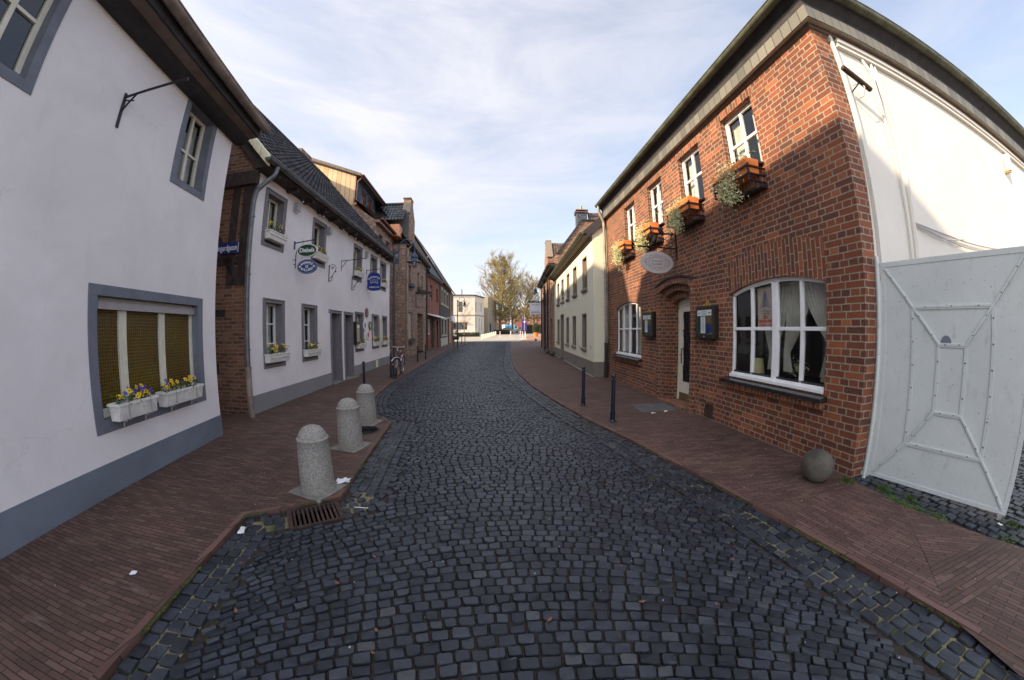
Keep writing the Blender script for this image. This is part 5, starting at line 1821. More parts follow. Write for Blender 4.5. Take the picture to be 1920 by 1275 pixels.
m = MB()
sofa = [(.20, .30), (.20, .40), (.23, .45), (.28, .43), (.35, .455), (.42, .43), (.47, .45), (.50, .40), (.50, .30)]
m.tube([(x, -.033, z) for x, z in sofa], .005, 5); m.tube([(.20, -.033, .33), (.50, -.033, .33)], .006, 5); m.tube([(.24, -.033, .38), (.46, -.033, .38)], .004, 5)
m.tube([(.23, -.033, .30), (.22, -.033, .27)], .005, 5); m.tube([(.47, -.033, .30), (.48, -.033, .27)], .005, 5)
m.build('emblem', 'letter_white', o)
arc_text('KANAPEE', .105, 'letter_white', o, .35, -.032, .22, .345, 128, 52, bold=.0015)
text('KNEIPEN-CAFE', .072, 'letter_white', o, (.35, -.032, .15), (R_(90), 0, 0), sx=.85, bold=.001)
o = perp_sign_root(F3, 'empty_sign_bracket', 4.74, 3.56, 'plain straight empty bracket on the pub front between the two hanging signs', 'bracket')
m = MB(); m.tube([(.0, 0, 0), (.0, 0, .38)], .013, 8); m.tube([(0, 0, .35), (.90, 0, .42)], .012, 8); m.tube([(0, 0, .10), (.20, 0, .36)], .010, 8); m.build('arm', 'black_iron', o)
for i, (u, z) in enumerate(((3.80, 3.12), (5.74, 3.07))):
    o = perp_sign_root(F3, 'scroll_bracket', u, z, 'black scrolled iron lamp bracket, ' + ('the nearer one beside the blue oval sign', 'the farther one below the plain empty bracket')[i], 'bracket', 'scrolled iron brackets on the pub front')
    m = MB(); m.box(0, .018, -.015, .015, 0, .50)
    m.tube([(.12 + .115 * math.cos(t), 0, .40 + .115 * math.sin(t)) for t in np.linspace(math.pi, -.6, 18)] + [(.15, 0, .22), (.08, 0, .12)], .009, 6)
    m.tube([(.12 + .05 * (1 - t / 14) * math.cos(t), 0, .41 + .05 * (1 - t / 14) * math.sin(t)) for t in np.linspace(0, 9, 24)], .007, 6)
    m.tube([(.06 + .045 * math.cos(t), 0, .06 + .05 * math.sin(t)) for t in np.linspace(2, -3, 16)], .008, 6)
    for x, zz in ((.23, .30), (.12, .14)): m.sphere((x, 0, zz), .022, 8, 6)
    m.build('scroll', 'black_iron', o, smooth=True)
# menu case, discs and thermometer board on the front
o = F3.thing('menu_box', 6.10, 0, 1.14, 'tall dark menu case with pale sheet beside the second pub door', 'display case')
m = MB(F3.s); m.box(-.19, .19, 0, .12, 0, .84); m.build('case', 'dark_frame', o, bevel=.01)
m = MB(F3.s); m.box(-.13, .13, .121, .124, .10, .74); m.build('menu_sheet', 'blind_beige', o)
m = MB(F3.s); m.box(-.12, .12, .1245, .126, .62, .72); m.build('header', 'paper_white', o)
for i, (u, z, mt, nm) in enumerate(((7.38, 2.38, 'red_wood', 'dark red'), (7.12, 1.87, 'paper_white', 'white'), (7.80, 1.86, 'sign_green', 'dark green'), (7.50, 1.48, 'cream_paint', 'cream'))):
    o = F3.thing('enamel_disc', u, .0, z, nm + ' round enamel disc on the pub front, ' + ('top', 'near', 'far', 'bottom')[i] + ' one of the diamond of four', 'sign', 'enamel discs on the pub front')
    m = MB(F3.s); m.prism([(.19 * math.cos(t), .19 * math.sin(t)) for t in np.linspace(0, 6.283, 33)[:-1]], 'y', .01, .035); m.build('disc', mt, o, bevel=.006)
    m = MB(F3.s); m.prism([(.08 * math.cos(t), .11 * math.sin(t)) for t in np.linspace(0, 6.283, 17)[:-1]], 'y', .036, .039); m.build('emblem', ('letter_grey', 'sign_navy', 'blind_beige', 'letter_red')[i], o)
o = F3.thing('thermometer_board', 9.30, .0, .98, 'tall narrow white enamel thermometer board standing off the pub front', 'sign')
m = MB(F3.s); m.prism([(-.11, 0), (.11, 0), (.13, .06), (.13, 1.25), (.09, 1.34), (0, 1.38), (-.09, 1.34), (-.13, 1.25), (-.13, .06)], 'y', .03, .07); m.build('board', 'cream_paint', o, bevel=.01)
m = MB(F3.s)
for k in range(26): m.box(-.03 - .02 * (k % 5 == 0), .03, .071, .073, .2 + k * .035, .206 + k * .035)
m.box(-.006, .006, .071, .076, .16, 1.12); m.box(-.05, .05, .071, .073, .05, .12); m.build('scale', 'letter_grey', o)
o = F3.thing('house_number', 3.88, .0, 2.2, 'small blue house number plate above the first pub door', 'sign')
m = MB(F3.s); m.box(-.05, .05, .002, .012, 0, .12); m.build('plate', 'sign_blue', o)
text('19', .09, 'letter_white', o, (0, -.0125, .06), (R_(90), 0, 0), depth=.0005)

# ================================================================== PALE YELLOW HOUSE (right)
F4 = Fr(2.79, 11.11, 0.0, 1)
r4 = F4.root('cream_house', 'long pale cream rendered house with narrow brown shuttered windows beyond the brick restaurant', 'house')
UP4 = [(.95, 1.68), (2.92, 3.72), (4.72, 5.48), (6.50, 7.30), (8.14, 9.0)]
LO4 = [(1.15, 1.85), (3.2, 3.92), (4.98, 5.70), (8.2, 8.98)]
ops = [(a, b, 3.17, 4.36, .16) for a, b in UP4] + [(a, b, .93, 2.20, .16) for a, b in LO4] + [(6.62, 7.62, 0, 2.42, .2)]
w, rv = F4.mb(), F4.mb(); facade(w, rv, 0, 10.42, 0, 4.95, ops)
w.face([(0, 0, 0), (0, -7, 0), (0, -7, 4.9), (0, -3.5, 8.2), (0, 0, 4.95)]); w.face([(10.42, 0, 0), (10.42, -7, 0), (10.42, -7, 4.9), (10.42, -3.5, 8.2), (10.42, 0, 4.95)])
w.face([(0, -7, 0), (10.42, -7, 0), (10.42, -7, 4.9), (0, -7, 4.9)])
w.build('wall', 'cream_plaster', r4); rv.each('reveal', 'taupe_trim', r4)
m = F4.mb(); m.box(-.006, 6.5, -.06, .007, 0, .52); m.box(7.74, 10.42, -.06, .007, 0, .52); m.box(-.006, .06, -.62, -.06, 0, .52); m.build('base_band', 'taupe_base', r4)
m = F4.mb(); m.box(-.006, 6.5, -.0, .035, 0.0, .018); m.box(7.74, 10.42, 0, .035, 0, .018); m.build('base_strip', 'enamel_grey', r4)
for a, b in UP4 + LO4:
    up = (a, b) in UP4; z0, z1 = (3.17, 4.36) if up else (.93, 2.20)
    m = F4.mb(); m.box(a, b, -.13, -.10, z0, z1); W = m.build('window', 'shutter_board', r4)
    m = F4.mb()
    for k in range(1, 4): m.box(a + (b - a) * k / 4 - .004, a + (b - a) * k / 4 + .004, -.10, -.096, z0, z1)
    m.build('board_joints', 'eave_black', W)
    m = F4.mb(); m.box(a - .05, a + .001, -.12, .006, z0, z1 + .05); m.box(b - .001, b + .05, -.12, .006, z0, z1 + .05); m.box(a, b, -.12, .006, z1, z1 + .05); m.build('surround', 'taupe_trim', W)
    m = F4.mb(); m.box(a - .07, b + .07, -.02, .085, z0 - .09, z0 - .005); m.box(a - .03, b + .03, -.02, .05, z0 - .13, z0 - .09); m.build('sill', 'taupe_trim', W, bevel=.006)
m = F4.mb(); m.box(6.62, 7.62, -.19, -.15, 0, 2.42); D_ = m.build('door', 'shutter_board', r4)
m = F4.mb(); m.box(6.52, 6.625, -.15, .016, 0, 2.5); m.box(7.612, 7.72, -.15, .016, 0, 2.5); m.box(6.625, 7.612, -.15, .016, 2.41, 2.5); m.build('surround', 'taupe_trim', D_, bevel=.004)
m = F4.mb()
for u, z in ((2.36, .95), (4.35, .97), (.42, 1.0)): m.box(u - .03, u + .03, 0, .006, z - .06, z + .06)
m.each('vent_cover', 'taupe_trim', r4)
pth = [(10.45, 0), (-.02, 0)]
m = F4.mb(); sweep(m, pth, [(0, 4.78), (.05, 4.78), (.10, 4.86), (.28, 4.90), (.28, 4.93), (0, 4.93)]); m.build('cornice', 'soffit_wood', r4)
m = F4.mb(); sweep(m, pth, [(.02, 4.93), (.30, 4.91), (.32, 4.99), (.02, 5.0)]); m.build('eave_boards', 'eave_black', r4)
m = F4.mb(); gutter(m, [(10.5, 0), (-.10, 0)], .36, 4.98, .08); m.build('gutter', 'mossy_zinc', r4, smooth=True)
m = F4.mb(); m.face([(-.06, .33, 5.02), (10.45, .33, 5.02), (10.45, -3.5, 8.4), (-.06, -3.5, 8.4)]); m.face([(-.06, -7.3, 5.02), (10.45, -7.3, 5.02), (10.45, -3.5, 8.4), (-.06, -3.5, 8.4)])
m.prism([(.33, 4.90), (.33, 5.02), (-3.5, 8.4), (-3.5, 8.22), (-.05, 4.95)], 'x', -.07, .0)
m.build('roof', 'dark_tile', r4)
m = F4.mb(); m.prism([(.20, 4.78), (.24, 4.93), (-.58, 5.62), (-.60, 5.4)], 'x', -.065, -.005); m.build('verge_board', 'eave_black', r4)
o = perp_sign_root(F4, 'scroll_bracket', 5.9, 2.75, 'white curled iron bracket on the cream house front above the brown doorway', 'bracket')
m = MB(); m.box(0, .02, -.015, .015, 0, .62)
m.tube([(.14 + .12 * math.cos(t), 0, .50 + .12 * math.sin(t)) for t in np.linspace(math.pi * 1.2, -2.2, 20)], .012, 6)
m.tube([(.03, 0, .10), (.15, 0, .22), (.30, 0, .42)], .010, 6); m.tube([(.12 + .09 * math.cos(t), 0, .08 + .09 * math.sin(t)) for t in np.linspace(2, -3.4, 16)], .010, 6)
m.build('scroll', 'white_paint', o, smooth=True)
m = MB()
for x, z in ((.30, .44), (.17, .28), (.0, .3)): m.sphere((x, 0, z), .035, 10, 6)
m.each('knob', 'copper', o, smooth=True)

# ================================================================== TALL BROWN BRICK HOUSE (right, third)
F5 = Fr(2.79, 21.55, 0.6, 1)
r5 = F5.root('brick_house', 'tall brown brick house with steep gable and slate chimney rising behind the cream house', 'house')
ops = [(1.6, 2.3, 3.6, 5.0, .2), (3.4, 4.1, 3.6, 5.0, .2), (5.6, 6.3, 3.6, 5.0, .2), (8, 8.7, 3.6, 5.0, .2), (1.3, 2.3, 0, 2.4, .3), (4.2, 5.2, .9, 2.4, .2), (7, 8, 0, 2.4, .3)]
w = F5.mb(); facade(w, w, 0, 11.0, 0, 5.75, ops)
w.build('wall', 'gable_brick', r5)
w = F5.mb()
w.face([(0, 0, 0), (0, 0, 5.75), (0, .25, 5.9), (0, .25, 6.12), (0, -.35, 6.80), (0, -1.95, 8.98), (0, -6.0, 8.98), (0, -9, 6), (0, -9, 0)])
w.face([(11, 0, 0), (11, 0, 5.75), (11, -1.95, 8.98), (11, -6.0, 8.98), (11, -9, 6), (11, -9, 0)])
w.face([(0, -9, 0), (11, -9, 0), (11, -9, 6), (0, -9, 6)])
w.build('gable', 'gable_brick', r5)
m = F5.mb(); m.bar((-.03, -.20, 6.64), (-.03, -1.97, 9.03), .10, .12, (1, 0, 0)); m.bar((-.03, -1.9, 9.02), (-.03, -6.05, 9.02), .07, .14, (1, 0, 0)); m.build('coping', 'eave_black', r5)
m = F5.mb(); m.face([(0, -.3, 6.75), (11, -.3, 6.75), (11, -1.95, 9.0), (0, -1.95, 9.0)]); m.face([(0, -1.95, 9.0), (11, -1.95, 9.0), (11, -6, 9.0), (0, -6, 9.0)]); m.build('roof', 'brown_tile', r5)
# upper roof standing back, with its own verge
m = F5.mb(); m.prism([(-2.75, 9.0), (-5.4, 11.1), (-8.2, 9.0)], 'x', 1.2, 10.5); m.build('upper_roof', 'render_grey', r5)
m = MB(1)
tiles(m, (1.15, -2.7, 9.0), (0, -1, 0), (0.35, 0, .93), 14, 4, .2, .3)
m.build('roof_tiles', 'brown_tile', r5)
m = F5.mb(); m.bar((1.1, -2.65, 9.0), (1.1, -5.4, 11.2), .08, .16, (1, 0, 0)); m.build('verge', 'soffit_wood', r5)
# eave cornice box and front gable
m = F5.mb(); m.box(-.12, 11, -.02, .30, 5.72, 5.80); m.box(-.16, 11, -.02, .36, 5.80, 5.98); m.build('eave_box', 'eave_black', r5)
m = F5.mb(); m.box(-.2, 11, .05, .40, 5.98, 6.10); m.build('eave_flashing', 'copper', r5)
m = F5.mb(); gutter(m, [(11, 0), (-.2, 0)], .40, 5.92, .08); m.build('gutter', 'mossy_zinc', r5, smooth=True)
m = F5.mb(); m.prism([(4.2, 6.0), (4.2, 7.4), (5.3, 8.9), (5.9, 8.9), (7.0, 7.4), (7.0, 6.0)], 'y', -.4, .0); G_ = m.build('front_gable', 'gable_brick', r5)
m = F5.mb(); m.bar((4.15, -.2, 7.35), (5.28, -.2, 8.9), .12, .48); m.bar((5.2, -.2, 8.95), (6.0, -.2, 8.95), .1, .48); m.build('gable_coping', 'taupe_trim', G_)
m = MB(1); tiles(m, (4.2, 0, 7.3), (0, -1, 0), (.58, 0, .81), 14, 6, .2, .3); m.build('gable_roof', 'brown_tile', G_)
m = F5.mb(); m.box(1.2, 1.95, -2.6, -1.88, 8.7, 10.0); C_ = m.build('chimney', 'slate', r5)
m = F5.mb(); m.box(1.12, 2.03, -2.68, -1.80, 10.0, 10.06); m.box(1.12, 2.03, -2.68, -1.80, 10.16, 10.22)
for x in (1.2, 1.85):
    for y in (-2.58, -1.98): m.box(x, x + .08, y, y + .08, 10.06, 10.16)
m.tube([(1.55, -2.25, 10.2), (1.55, -2.25, 10.62)], .08, 10); m.build('chimney_cap', 'copper', C_)
for a, b, c, d in [(o_[0], o_[1], o_[2], o_[3]) for o_ in ops if o_[2] > 0]:
    window(F5, r5, a, b, c, d, dep=.16, mat='cream_paint', fw=.06, mull=[.5], glass='dark_glass')
for a, b in ((1.3, 2.3), (7, 8)):
    m = F5.mb(); m.box(a, b, -.30, -.25, 0, 2.4); m.build('door', 'dark_wood', r5)
for u in (3.7, 6.6, 9.6):
    m = F5.mb(); downpipe(m, [(u, .30, 5.8), (u, .10, 5.4), (u, .10, 0)], .055); m.build('downpipe', 'dark_frame', r5, smooth=True)
o = perp_sign_root(F5, 'hanging_sign', 5.6, 2.9, 'white square shop sign hanging from a garlanded arm on the tall brown brick house', 'sign')
m = MB(); m.tube([(0, 0, 1.02), (1.45, 0, 1.02)], .03, 8); m.build('arm', 'black_iron', o)
m = MB(); leafcloud(m, 260, lambda: (random.uniform(.1, 1.55), random.gauss(0, .05), 1.05 + random.gauss(0, .05)), (.03, .07)); m.build('garland', 'hedge_leaf', o)
m = MB(); m.box(.45, 1.38, -.03, .03, .0, .95); m.build('board', 'paper_white', o, bevel=.01)
m = MB()
m.box(.52, 1.30, .031, .034, .12, .16)
for k in range(9): m.box(.54 + k * .085, .60 + k * .085, .031, .034, .22 if k % 2 else .25, .34) if False else None
m.build('print_lines', 'letter_grey', o) if m.F else None
text('BLUMEN', .15, 'letter_grey', o, (.92, .032, .80), (R_(90), 0, R_(180)), sx=.9)
text('CAFE  BISTRO', .12, 'letter_grey', o, (.92, .032, .24), (R_(90), 0, R_(180)), sx=.9)

# ================================================================== BROWN BRICK HOUSE WITH DORMER (left, third)
F6 = Fr(-6.24, 16.42, -5.0, -1)
r6 = F6.root('brick_house', 'brown brick house with larch clad dormer and recessed entrance just beyond the white pub', 'house')
ops = [(.15, 1.35, 0, 2.95, .25), (.5, 1.2, 6.0, 6.9, .15), (1.9, 2.6, 6.0, 6.9, .15), (.6, 1.3, 3.7, 5.0, .15), (1.9, 2.7, 3.7, 5.0, .15)]
w = F6.mb(); facade(w, w, -.2, 3.25, 0, 7.45, ops, out=-.85)
ops2 = [(4.2, 5.5, 1.08, 2.85, .22), (7.2, 9.5, 0, 2.92, 1.2), (4.1, 5.0, 4.65, 5.9, .2), (7.2, 7.8, 4.75, 5.95, .2), (8.8, 9.4, 4.75, 5.95, .2)]
facade(w, w, 3.25, 11.0, 0, 7.0, ops2)
w.face([(3.25, 0, 0), (3.25, -.85, 0), (3.25, -.85, 7.0), (3.25, 0, 7.0)])
w.face([(11, 0, 0), (11, -7.5, 0), (11, -7.5, 7), (11, -3.2, 11.1), (11, 0, 7)]); w.face([(3.25, 0, 7.0), (3.25, -.85, 7.0), (3.25, -3.2, 11.1), (3.25, -7.5, 7)])
w.face([(-.2, -7.5, 0), (11, -7.5, 0), (11, -7.5, 7), (-.2, -7.5, 7)]); w.face([(-.2, -.85, 0), (-.2, -7.5, 0), (-.2, -7.5, 8.2), (-.2, -2.2, 8.4), (-.2, -.85, 7.45)])
w.build('wall', 'brown_brick', r6)
m = F6.mb(); m.face([(-.25, -.55, 7.55), (4.2, -.55, 7.55), (4.2, -2.2, 8.75), (-.25, -2.2, 8.75)]); m.face([(-.25, -.55, 7.52), (-.25, -.85, 7.4), (4.2, -.85, 7.4), (4.2, -.55, 7.52)])
m.build('lower_roof', 'slate', r6)
m = F6.mb(); gutter(m, [(3.6, 0), (-.25, 0)], -.50, 7.52, .07); m.box(-.25, 3.6, -.86, -.6, 7.30, 7.45); m.build('gutter', 'copper', r6, smooth=True)
m = F6.mb(); m.box(-.02, 5.5, -2.2, -2.05, 8.45, 8.55); m.box(5.4, 5.5, -2.2, -.5, 7.6, 8.6); m.build('flashing', 'bright_copper', r6)
# dormer
m = F6.mb(); m.face([(0, -2.2, 8.2), (0, -5.6, 8.2), (0, -5.6, 11.45), (0, -2.2, 10.1)]); m.build('dormer_side', 'larch_boards', r6)
w = F6.mb(); ops3 = [(1.0, 1.75, 8.75, 9.75, .1), (2.15, 2.95, 8.75, 9.75, .1)]
facade(w, w, .0, 5.4, 8.4, 10.15, ops3, out=-2.2); w.face([(5.4, -2.2, 8.4), (5.4, -5.6, 8.4), (5.4, -5.6, 11.4), (5.4, -2.2, 10.15)]); w.build('dormer_front', 'slate', r6)
F6b = Fr(0, 0, 0, -1)
for a, b in ((1.0, 1.75), (2.15, 2.95)):
    W = window(F6, r6, a, b, 8.75, 9.75, dep=2.26, mat='red_wood', fw=.08, mull=[.5], trans=[.6], glass='dark_glass', name='dormer_window')
m = F6.mb(); m.prism([(-1.85, 10.02), (-1.85, 10.18), (-5.7, 11.75), (-5.7, 11.58)], 'x', -.22, 5.7); m.build('dormer_roof', 'soffit_wood', r6)
m = F6.mb(); gutter(m, [(5.75, 0), (-.1, 0)], -1.80, 10.15, .07); m.build('dormer_gutter', 'copper', r6, smooth=True)
m = F6.mb(); downpipe(m, [(.06, -1.80, 10.1), (.06, -2.12, 9.8), (.06, -2.12, 8.5)], .04); m.build('dormer_downpipe', 'copper', r6, smooth=True)
# front gable with dark side and glazed tiles
m = F6.mb(); m.prism([(3.9, 6.9), (3.9, 9.3), (4.15, 10.0), (4.15, 10.35), (4.9, 10.35), (4.9, 10.0), (5.7, 9.2), (5.7, 6.9)], 'y', -.45, .02); G_ = m.build('front_gable', 'gable_brick', r6)
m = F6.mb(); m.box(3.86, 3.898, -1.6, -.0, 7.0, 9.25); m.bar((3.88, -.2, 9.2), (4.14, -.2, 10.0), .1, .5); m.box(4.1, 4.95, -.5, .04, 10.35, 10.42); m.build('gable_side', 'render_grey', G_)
m = MB(1); tiles(m, (3.1, 4.6, 8.55), (0, -1, 0), (.68, 0, .73), 21, 6, .21, .33, wave=.05); m.build('cross_roof', 'glazed_tile', r6)
m = F6.mb(); m.face([(3.1, -.4, 8.5), (4.6, -.4, 10.1), (4.6, -4.6, 10.1), (3.1, -4.6, 8.5)]); m.build('cross_roof_bed', 'eave_black', r6)
m = F6.mb(); m.tube([(4.5, -.4, 10.15), (4.5, -4.6, 10.15)], .09, 8); m.build('cross_ridge', 'glazed_tile', r6)
m = F6.mb(); m.box(2.6, 3.5, -.85, -.3, 7.35, 8.1); m.build('copper_box', 'bright_copper', r6)
# long main roof
m = F6.mb(); m.face([(3.3, .3, 7.05), (11.1, .3, 7.05), (11.1, -3.2, 11.2), (3.3, -3.2, 11.2)]); m.face([(3.3, -7.8, 7.05), (11.1, -7.8, 7.05), (11.1, -3.2, 11.2), (3.3, -3.2, 11.2)]); m.build('roof', 'brown_tile', r6)
m = F6.mb(); m.box(3.3, 11.05, 0, .28, 6.95, 7.03); m.build('eave_boards', 'dark_wood', r6)
m = F6.mb(); gutter(m, [(11.1, 0), (3.25, 0)], .36, 7.08, .08); m.build('gutter', 'zinc', r6, smooth=True)
m = F6.mb(); downpipe(m, [(3.5, .36, 7.0), (3.5, .09, 6.7), (3.5, .09, 0)], .055); m.build('downpipe', 'brown_zinc', r6, smooth=True)
m = F6.mb(); downpipe(m, [(10.9, .36, 7.0), (10.9, .09, 6.6), (10.9, .09, 0)], .055); m.build('downpipe', 'dark_frame', r6, smooth=True)
m = F6.mb(); m.box(.15, 1.35, -1.12, -1.06, 0, 2.95); D_ = m.build('door', 'brown_wood', r6)
m = F6.mb()
for k in range(4): m.box(.22 + k * .28, .44 + k * .28, -1.06, -1.045, .15, 2.8)
m.build('door_panel', 'brown_wood', D_, bevel=.01)
for a, b, c, d in ((.5, 1.2, 6.0, 6.9), (1.9, 2.6, 6.0, 6.9), (.6, 1.3, 3.7, 5.0), (1.9, 2.7, 3.7, 5.0)):
    window(F6, r6, a, b, c, d, dep=.85 + .1, mat='red_wood', fw=.06, mull=[.5], glass='dark_glass')
m = F6.mb(); m.box(4.2, 5.5, -.14, -.11, 1.08, 2.85); W = m.build('window', 'blind_beige', r6)
m = F6.mb()
for k in range(1, 14): m.box(4.22, 5.48, -.111, -.105, 1.08 + k * .127, 1.086 + k * .127)
m.build('slats', 'taupe_trim', W)
m = F6.mb(); m.box(4.1, 5.0, -.14, -.10, 4.65, 5.9); W = m.build('window', 'brown_wood', r6)
m = F6.mb()
for k in range(1, 4): m.box(4.1 + k * .225 - .01, 4.1 + k * .225 + .01, -.10, -.09, 4.65, 5.9)
m.build('slats', 'dark_wood', W)
for a, b in ((7.2, 7.8), (8.8, 9.4)): window(F6, r6, a, b, 4.75, 5.95, dep=.12, mat='brown_wood', fw=.07, mull=[.5], glass='dark_glass')
m = F6.mb(); m.box(7.2, 9.5, -1.2, -1.1, 0, 2.9); m.build('recessed_door', 'dark_wood', r6)
for u, L, z, where in ((4.75, 1.2, .90, 'under the beige ground floor blind of the brown brick house'), (4.7, 1.0, 4.48, 'under the wooden upper shutter of the brown brick house'), (7.5, .8, 4.58, 'under the first narrow upper window of the brown brick house'), (9.1, .8, 4.58, 'under the second narrow upper window of the brown brick house')):
    o = F6.thing('window_box', u, .02, z, 'dark empty planter box ' + where, 'window box', 'dark planters of the brown brick house')
    m = MB(F6.s); m.prism([(.0, 0), (.2, 0), (.24, .18), (.0, .18)], 'x', -L / 2, L / 2); m.build('trough', 'render_grey', o, bevel=.01)
    m = MB(F6.s); leafcloud(m, 90, lambda: (random.uniform(-L / 2, L / 2), random.uniform(.02, .22), random.uniform(.15, .27)), (.02, .05)); m.build('foliage', 'hedge_leaf', o)
    m = MB(F6.s)
    for x in (-L * .3, L * .3): m.bar((x, .0, -.22), (x, .2, -.02), .03, .03, (1, 0, 0))
    m.each('bracket', 'black_iron', o)
o = perp_sign_root(F6, 'wall_bracket', 6.55, 3.3, 'dark wooden sign arm with iron stay projecting from the brown brick house', 'bracket')
m = MB(); m.box(0, 1.15, -.07, .07, .92, 1.10); m.build('arm', 'dark_wood', o)
m = MB(); m.tube([(.04, 0, 0), (.04, 0, .95)], .02, 6); m.tube([(.0, 0, .0), (1.0, 0, .0)], .015, 6); m.sphere((1.1, 0, .80), .09, 10, 8); m.each('stay', 'black_iron', o)

# ================================================================== RED SMOOTH BRICK HOUSE (left, fourth)
F7 = Fr(-7.21, 27.6, -1.0, -1)
r7 = F7.root('brick_house', 'small red brick house with white canopy over its shop windows, fourth from the stone bollards', 'house')
ops = [(.95, 2.2, 4.35, 5.7, .2), (3.95, 4.8, 4.4, 5.7, .2), (.3, 1.4, 1.28, 2.6, .15), (2.7, 3.2, 1.28, 2.5, .15), (3.9, 4.8, 0, 2.6, .2)]
w = F7.mb(); facade(w, w, 0, 5.45, 0, 6.5, ops); w.face([(0, 0, 0), (0, -7, 0), (0, -7, 6.5), (0, -3.5, 12.3), (0, 0, 6.5)]); w.face([(5.45, 0, 0), (5.45, -7, 0), (5.45, -7, 6.5), (5.45, -3.5, 12.3), (5.45, 0, 6.5)]); w.build('wall', 'smooth_red_brick', r7)
window(F7, r7, .95, 2.2, 4.35, 5.7, dep=.14, mat='cream_paint', fw=.06, mull=[.5], glass='dark_glass'); window(F7, r7, 3.95, 4.8, 4.4, 5.7, dep=.14, mat='red_wood', fw=.06, mull=[.5], glass='dark_glass')
window(F7, r7, .3, 1.4, 1.28, 2.6, dep=.06, fw=.09, mull=[.5], glass='dark_glass'); window(F7, r7, 2.7, 3.2, 1.28, 2.5, dep=.06, fw=.07, trans=[.5], glass='dark_glass')
m = F7.mb(); m.box(3.9, 4.8, -.18, -.14, 0, 2.6); m.build('door', 'render_grey', r7)
m = F7.mb(); m.prism([(0, 3.12), (.8, 2.86), (.8, 2.80), (0, 3.02)], 'x', .1, 5.3); m.build('canopy', 'paper_white', r7)
m = F7.mb(); m.face([(-.1, .35, 6.5), (5.5, .35, 6.5), (5.5, -.85, 8.37), (-.1, -.85, 8.37)]); m.build('lower_roof', 'slate', r7)
m = F7.mb(); m.face([(-.1, -.85, 8.37), (5.5, -.85, 8.37), (5.5, -3.5, 12.5), (-.1, -3.5, 12.5)]); m.face([(-.1, -7.3, 6.5), (5.5, -7.3, 6.5), (5.5, -3.5, 12.5), (-.1, -3.5, 12.5)]); m.build('roof', 'brown_tile', r7)
m = F7.mb(); gutter(m, [(5.45, 0), (-.05, 0)], .38, 6.50, .08); m.box(-.0, 5.45, 0, .3, 6.36, 6.46); m.build('gutter', 'zinc', r7, smooth=True)
o = F7.thing('climbing_plant', 1.85, .02, 0, 'dark climbing shrub trained up the red brick house between its shop windows', 'plant')
m = MB(F7.s); m.tube([(0, .08, 0), (.05, .08, 1.2), (-.03, .1, 2.7)], .03, 6); m.build('stem', 'bark', o)
m = MB(F7.s); leafcloud(m, 500, lambda: (random.gauss(0, .16), .10 + random.gauss(0, .06), random.uniform(.1, 2.75)), (.04, .08)); m.build('foliage', 'hedge_leaf', o)

# ================================================================== DARK BRICK HOUSE (left, fifth)
F8 = Fr(-7.24, 33.1, -4.6, -1)
r8 = F8.root('brick_house', 'dark brick house with cream stone window surrounds near the square', 'house')
U8 = [(.6, 1.7), (2.9, 4.1), (5.4, 6.7)]
ops = [(a, b, 4.5, 5.9, .2) for a, b in U8] + [(.9, 2.2, 1.2, 2.85, .2), (3.2, 4.8, 1.2, 2.85, .2), (6.4, 8.0, 0, 3.1, .3), (10.8, 12.2, 4.2, 6.2, .3), (10.6, 12.4, 0, 2.6, .3)]
w = F8.mb(); facade(w, w, 0, 9.3, 0, 6.55, [q for q in ops if q[0] < 9]); w.face([(0, 0, 0), (0, -7, 0), (0, -7, 6.5), (0, -3.5, 12.5), (0, 0, 6.5)]); w.build('wall', 'dark_brick', r8)
w = F8.mb(); facade(w, w, 9.3, 13.5, 0, 6.7, [q for q in ops if q[0] > 9], out=.05); w.face([(13.5, .05, 0), (13.5, -7, 0), (13.5, -7, 6.7), (13.5, -3.5, 12.5), (13.5, .05, 6.7)]); w.build('end_wall', 'gable_brick', r8)
m = F8.mb()
for a, b, c, d in [q[:4] for q in ops if q[2] > 1 and q[0] < 9]:
    m.box(a - .16, a, -.02, .05, c - .16, d + .2); m.box(b, b + .16, -.02, .05, c - .16, d + .2); m.box(a, b, -.02, .05, d, d + .24); m.box(a - .2, b + .2, -.02, .10, c - .2, c)
m.box(6.2, 6.4, -.02, .05, 0, 3.3); m.box(8.0, 8.2, -.02, .05, 0, 3.3); m.box(6.4, 8.0, -.02, .05, 3.1, 3.3); m.box(0, 6.2, -.02, .04, 0, .85)
m.each('stone_surround', 'limestone', r8)
for a, b, c, d in [q[:4] for q in ops if q[2] > 1 and q[0] < 9]: window(F8, r8, a, b, c, d, dep=.12, fw=.08, mull=[.5], trans=[.7], glass='dark_glass')
m = F8.mb(); m.box(6.4, 8.0, -.25, -.2, 0, 3.1); m.build('door', 'brown_wood', r8)
m = F8.mb(); m.box(10.8, 12.2, -.2, -.15, 4.2, 6.2); m.build('window', 'render_grey', r8)
m = F8.mb(); m.box(10.6, 12.4, -.2, -.15, 0, 2.6); m.build('shop_door', 'bronze_door', r8)
m = F8.mb(); m.box(9.6, 13.3, .05, .3, 2.85, 3.5); m.build('fascia_board', 'paper_white', r8)
m = F8.mb(); m.face([(-.1, .35, 6.6), (13.7, .35, 6.7), (13.7, -3.5, 12.7), (-.1, -3.5, 12.7)]); m.face([(-.1, -7.3, 6.5), (13.7, -7.3, 6.5), (13.7, -3.5, 12.7), (-.1, -3.5, 12.7)]); m.build('roof', 'brown_tile', r8)
m = F8.mb(); gutter(m, [(13.6, 0), (0, 0)], .38, 6.62, .08); m.build('gutter', 'zinc', r8, smooth=True)
m = F8.mb(); m.prism([(-1.0, 8.72), (-1.0, 8.82), (-2.2, 10.72), (-2.2, 10.62)], 'x', 1.6, 2.9); m.build('roof_window', 'dark_glass', r8)

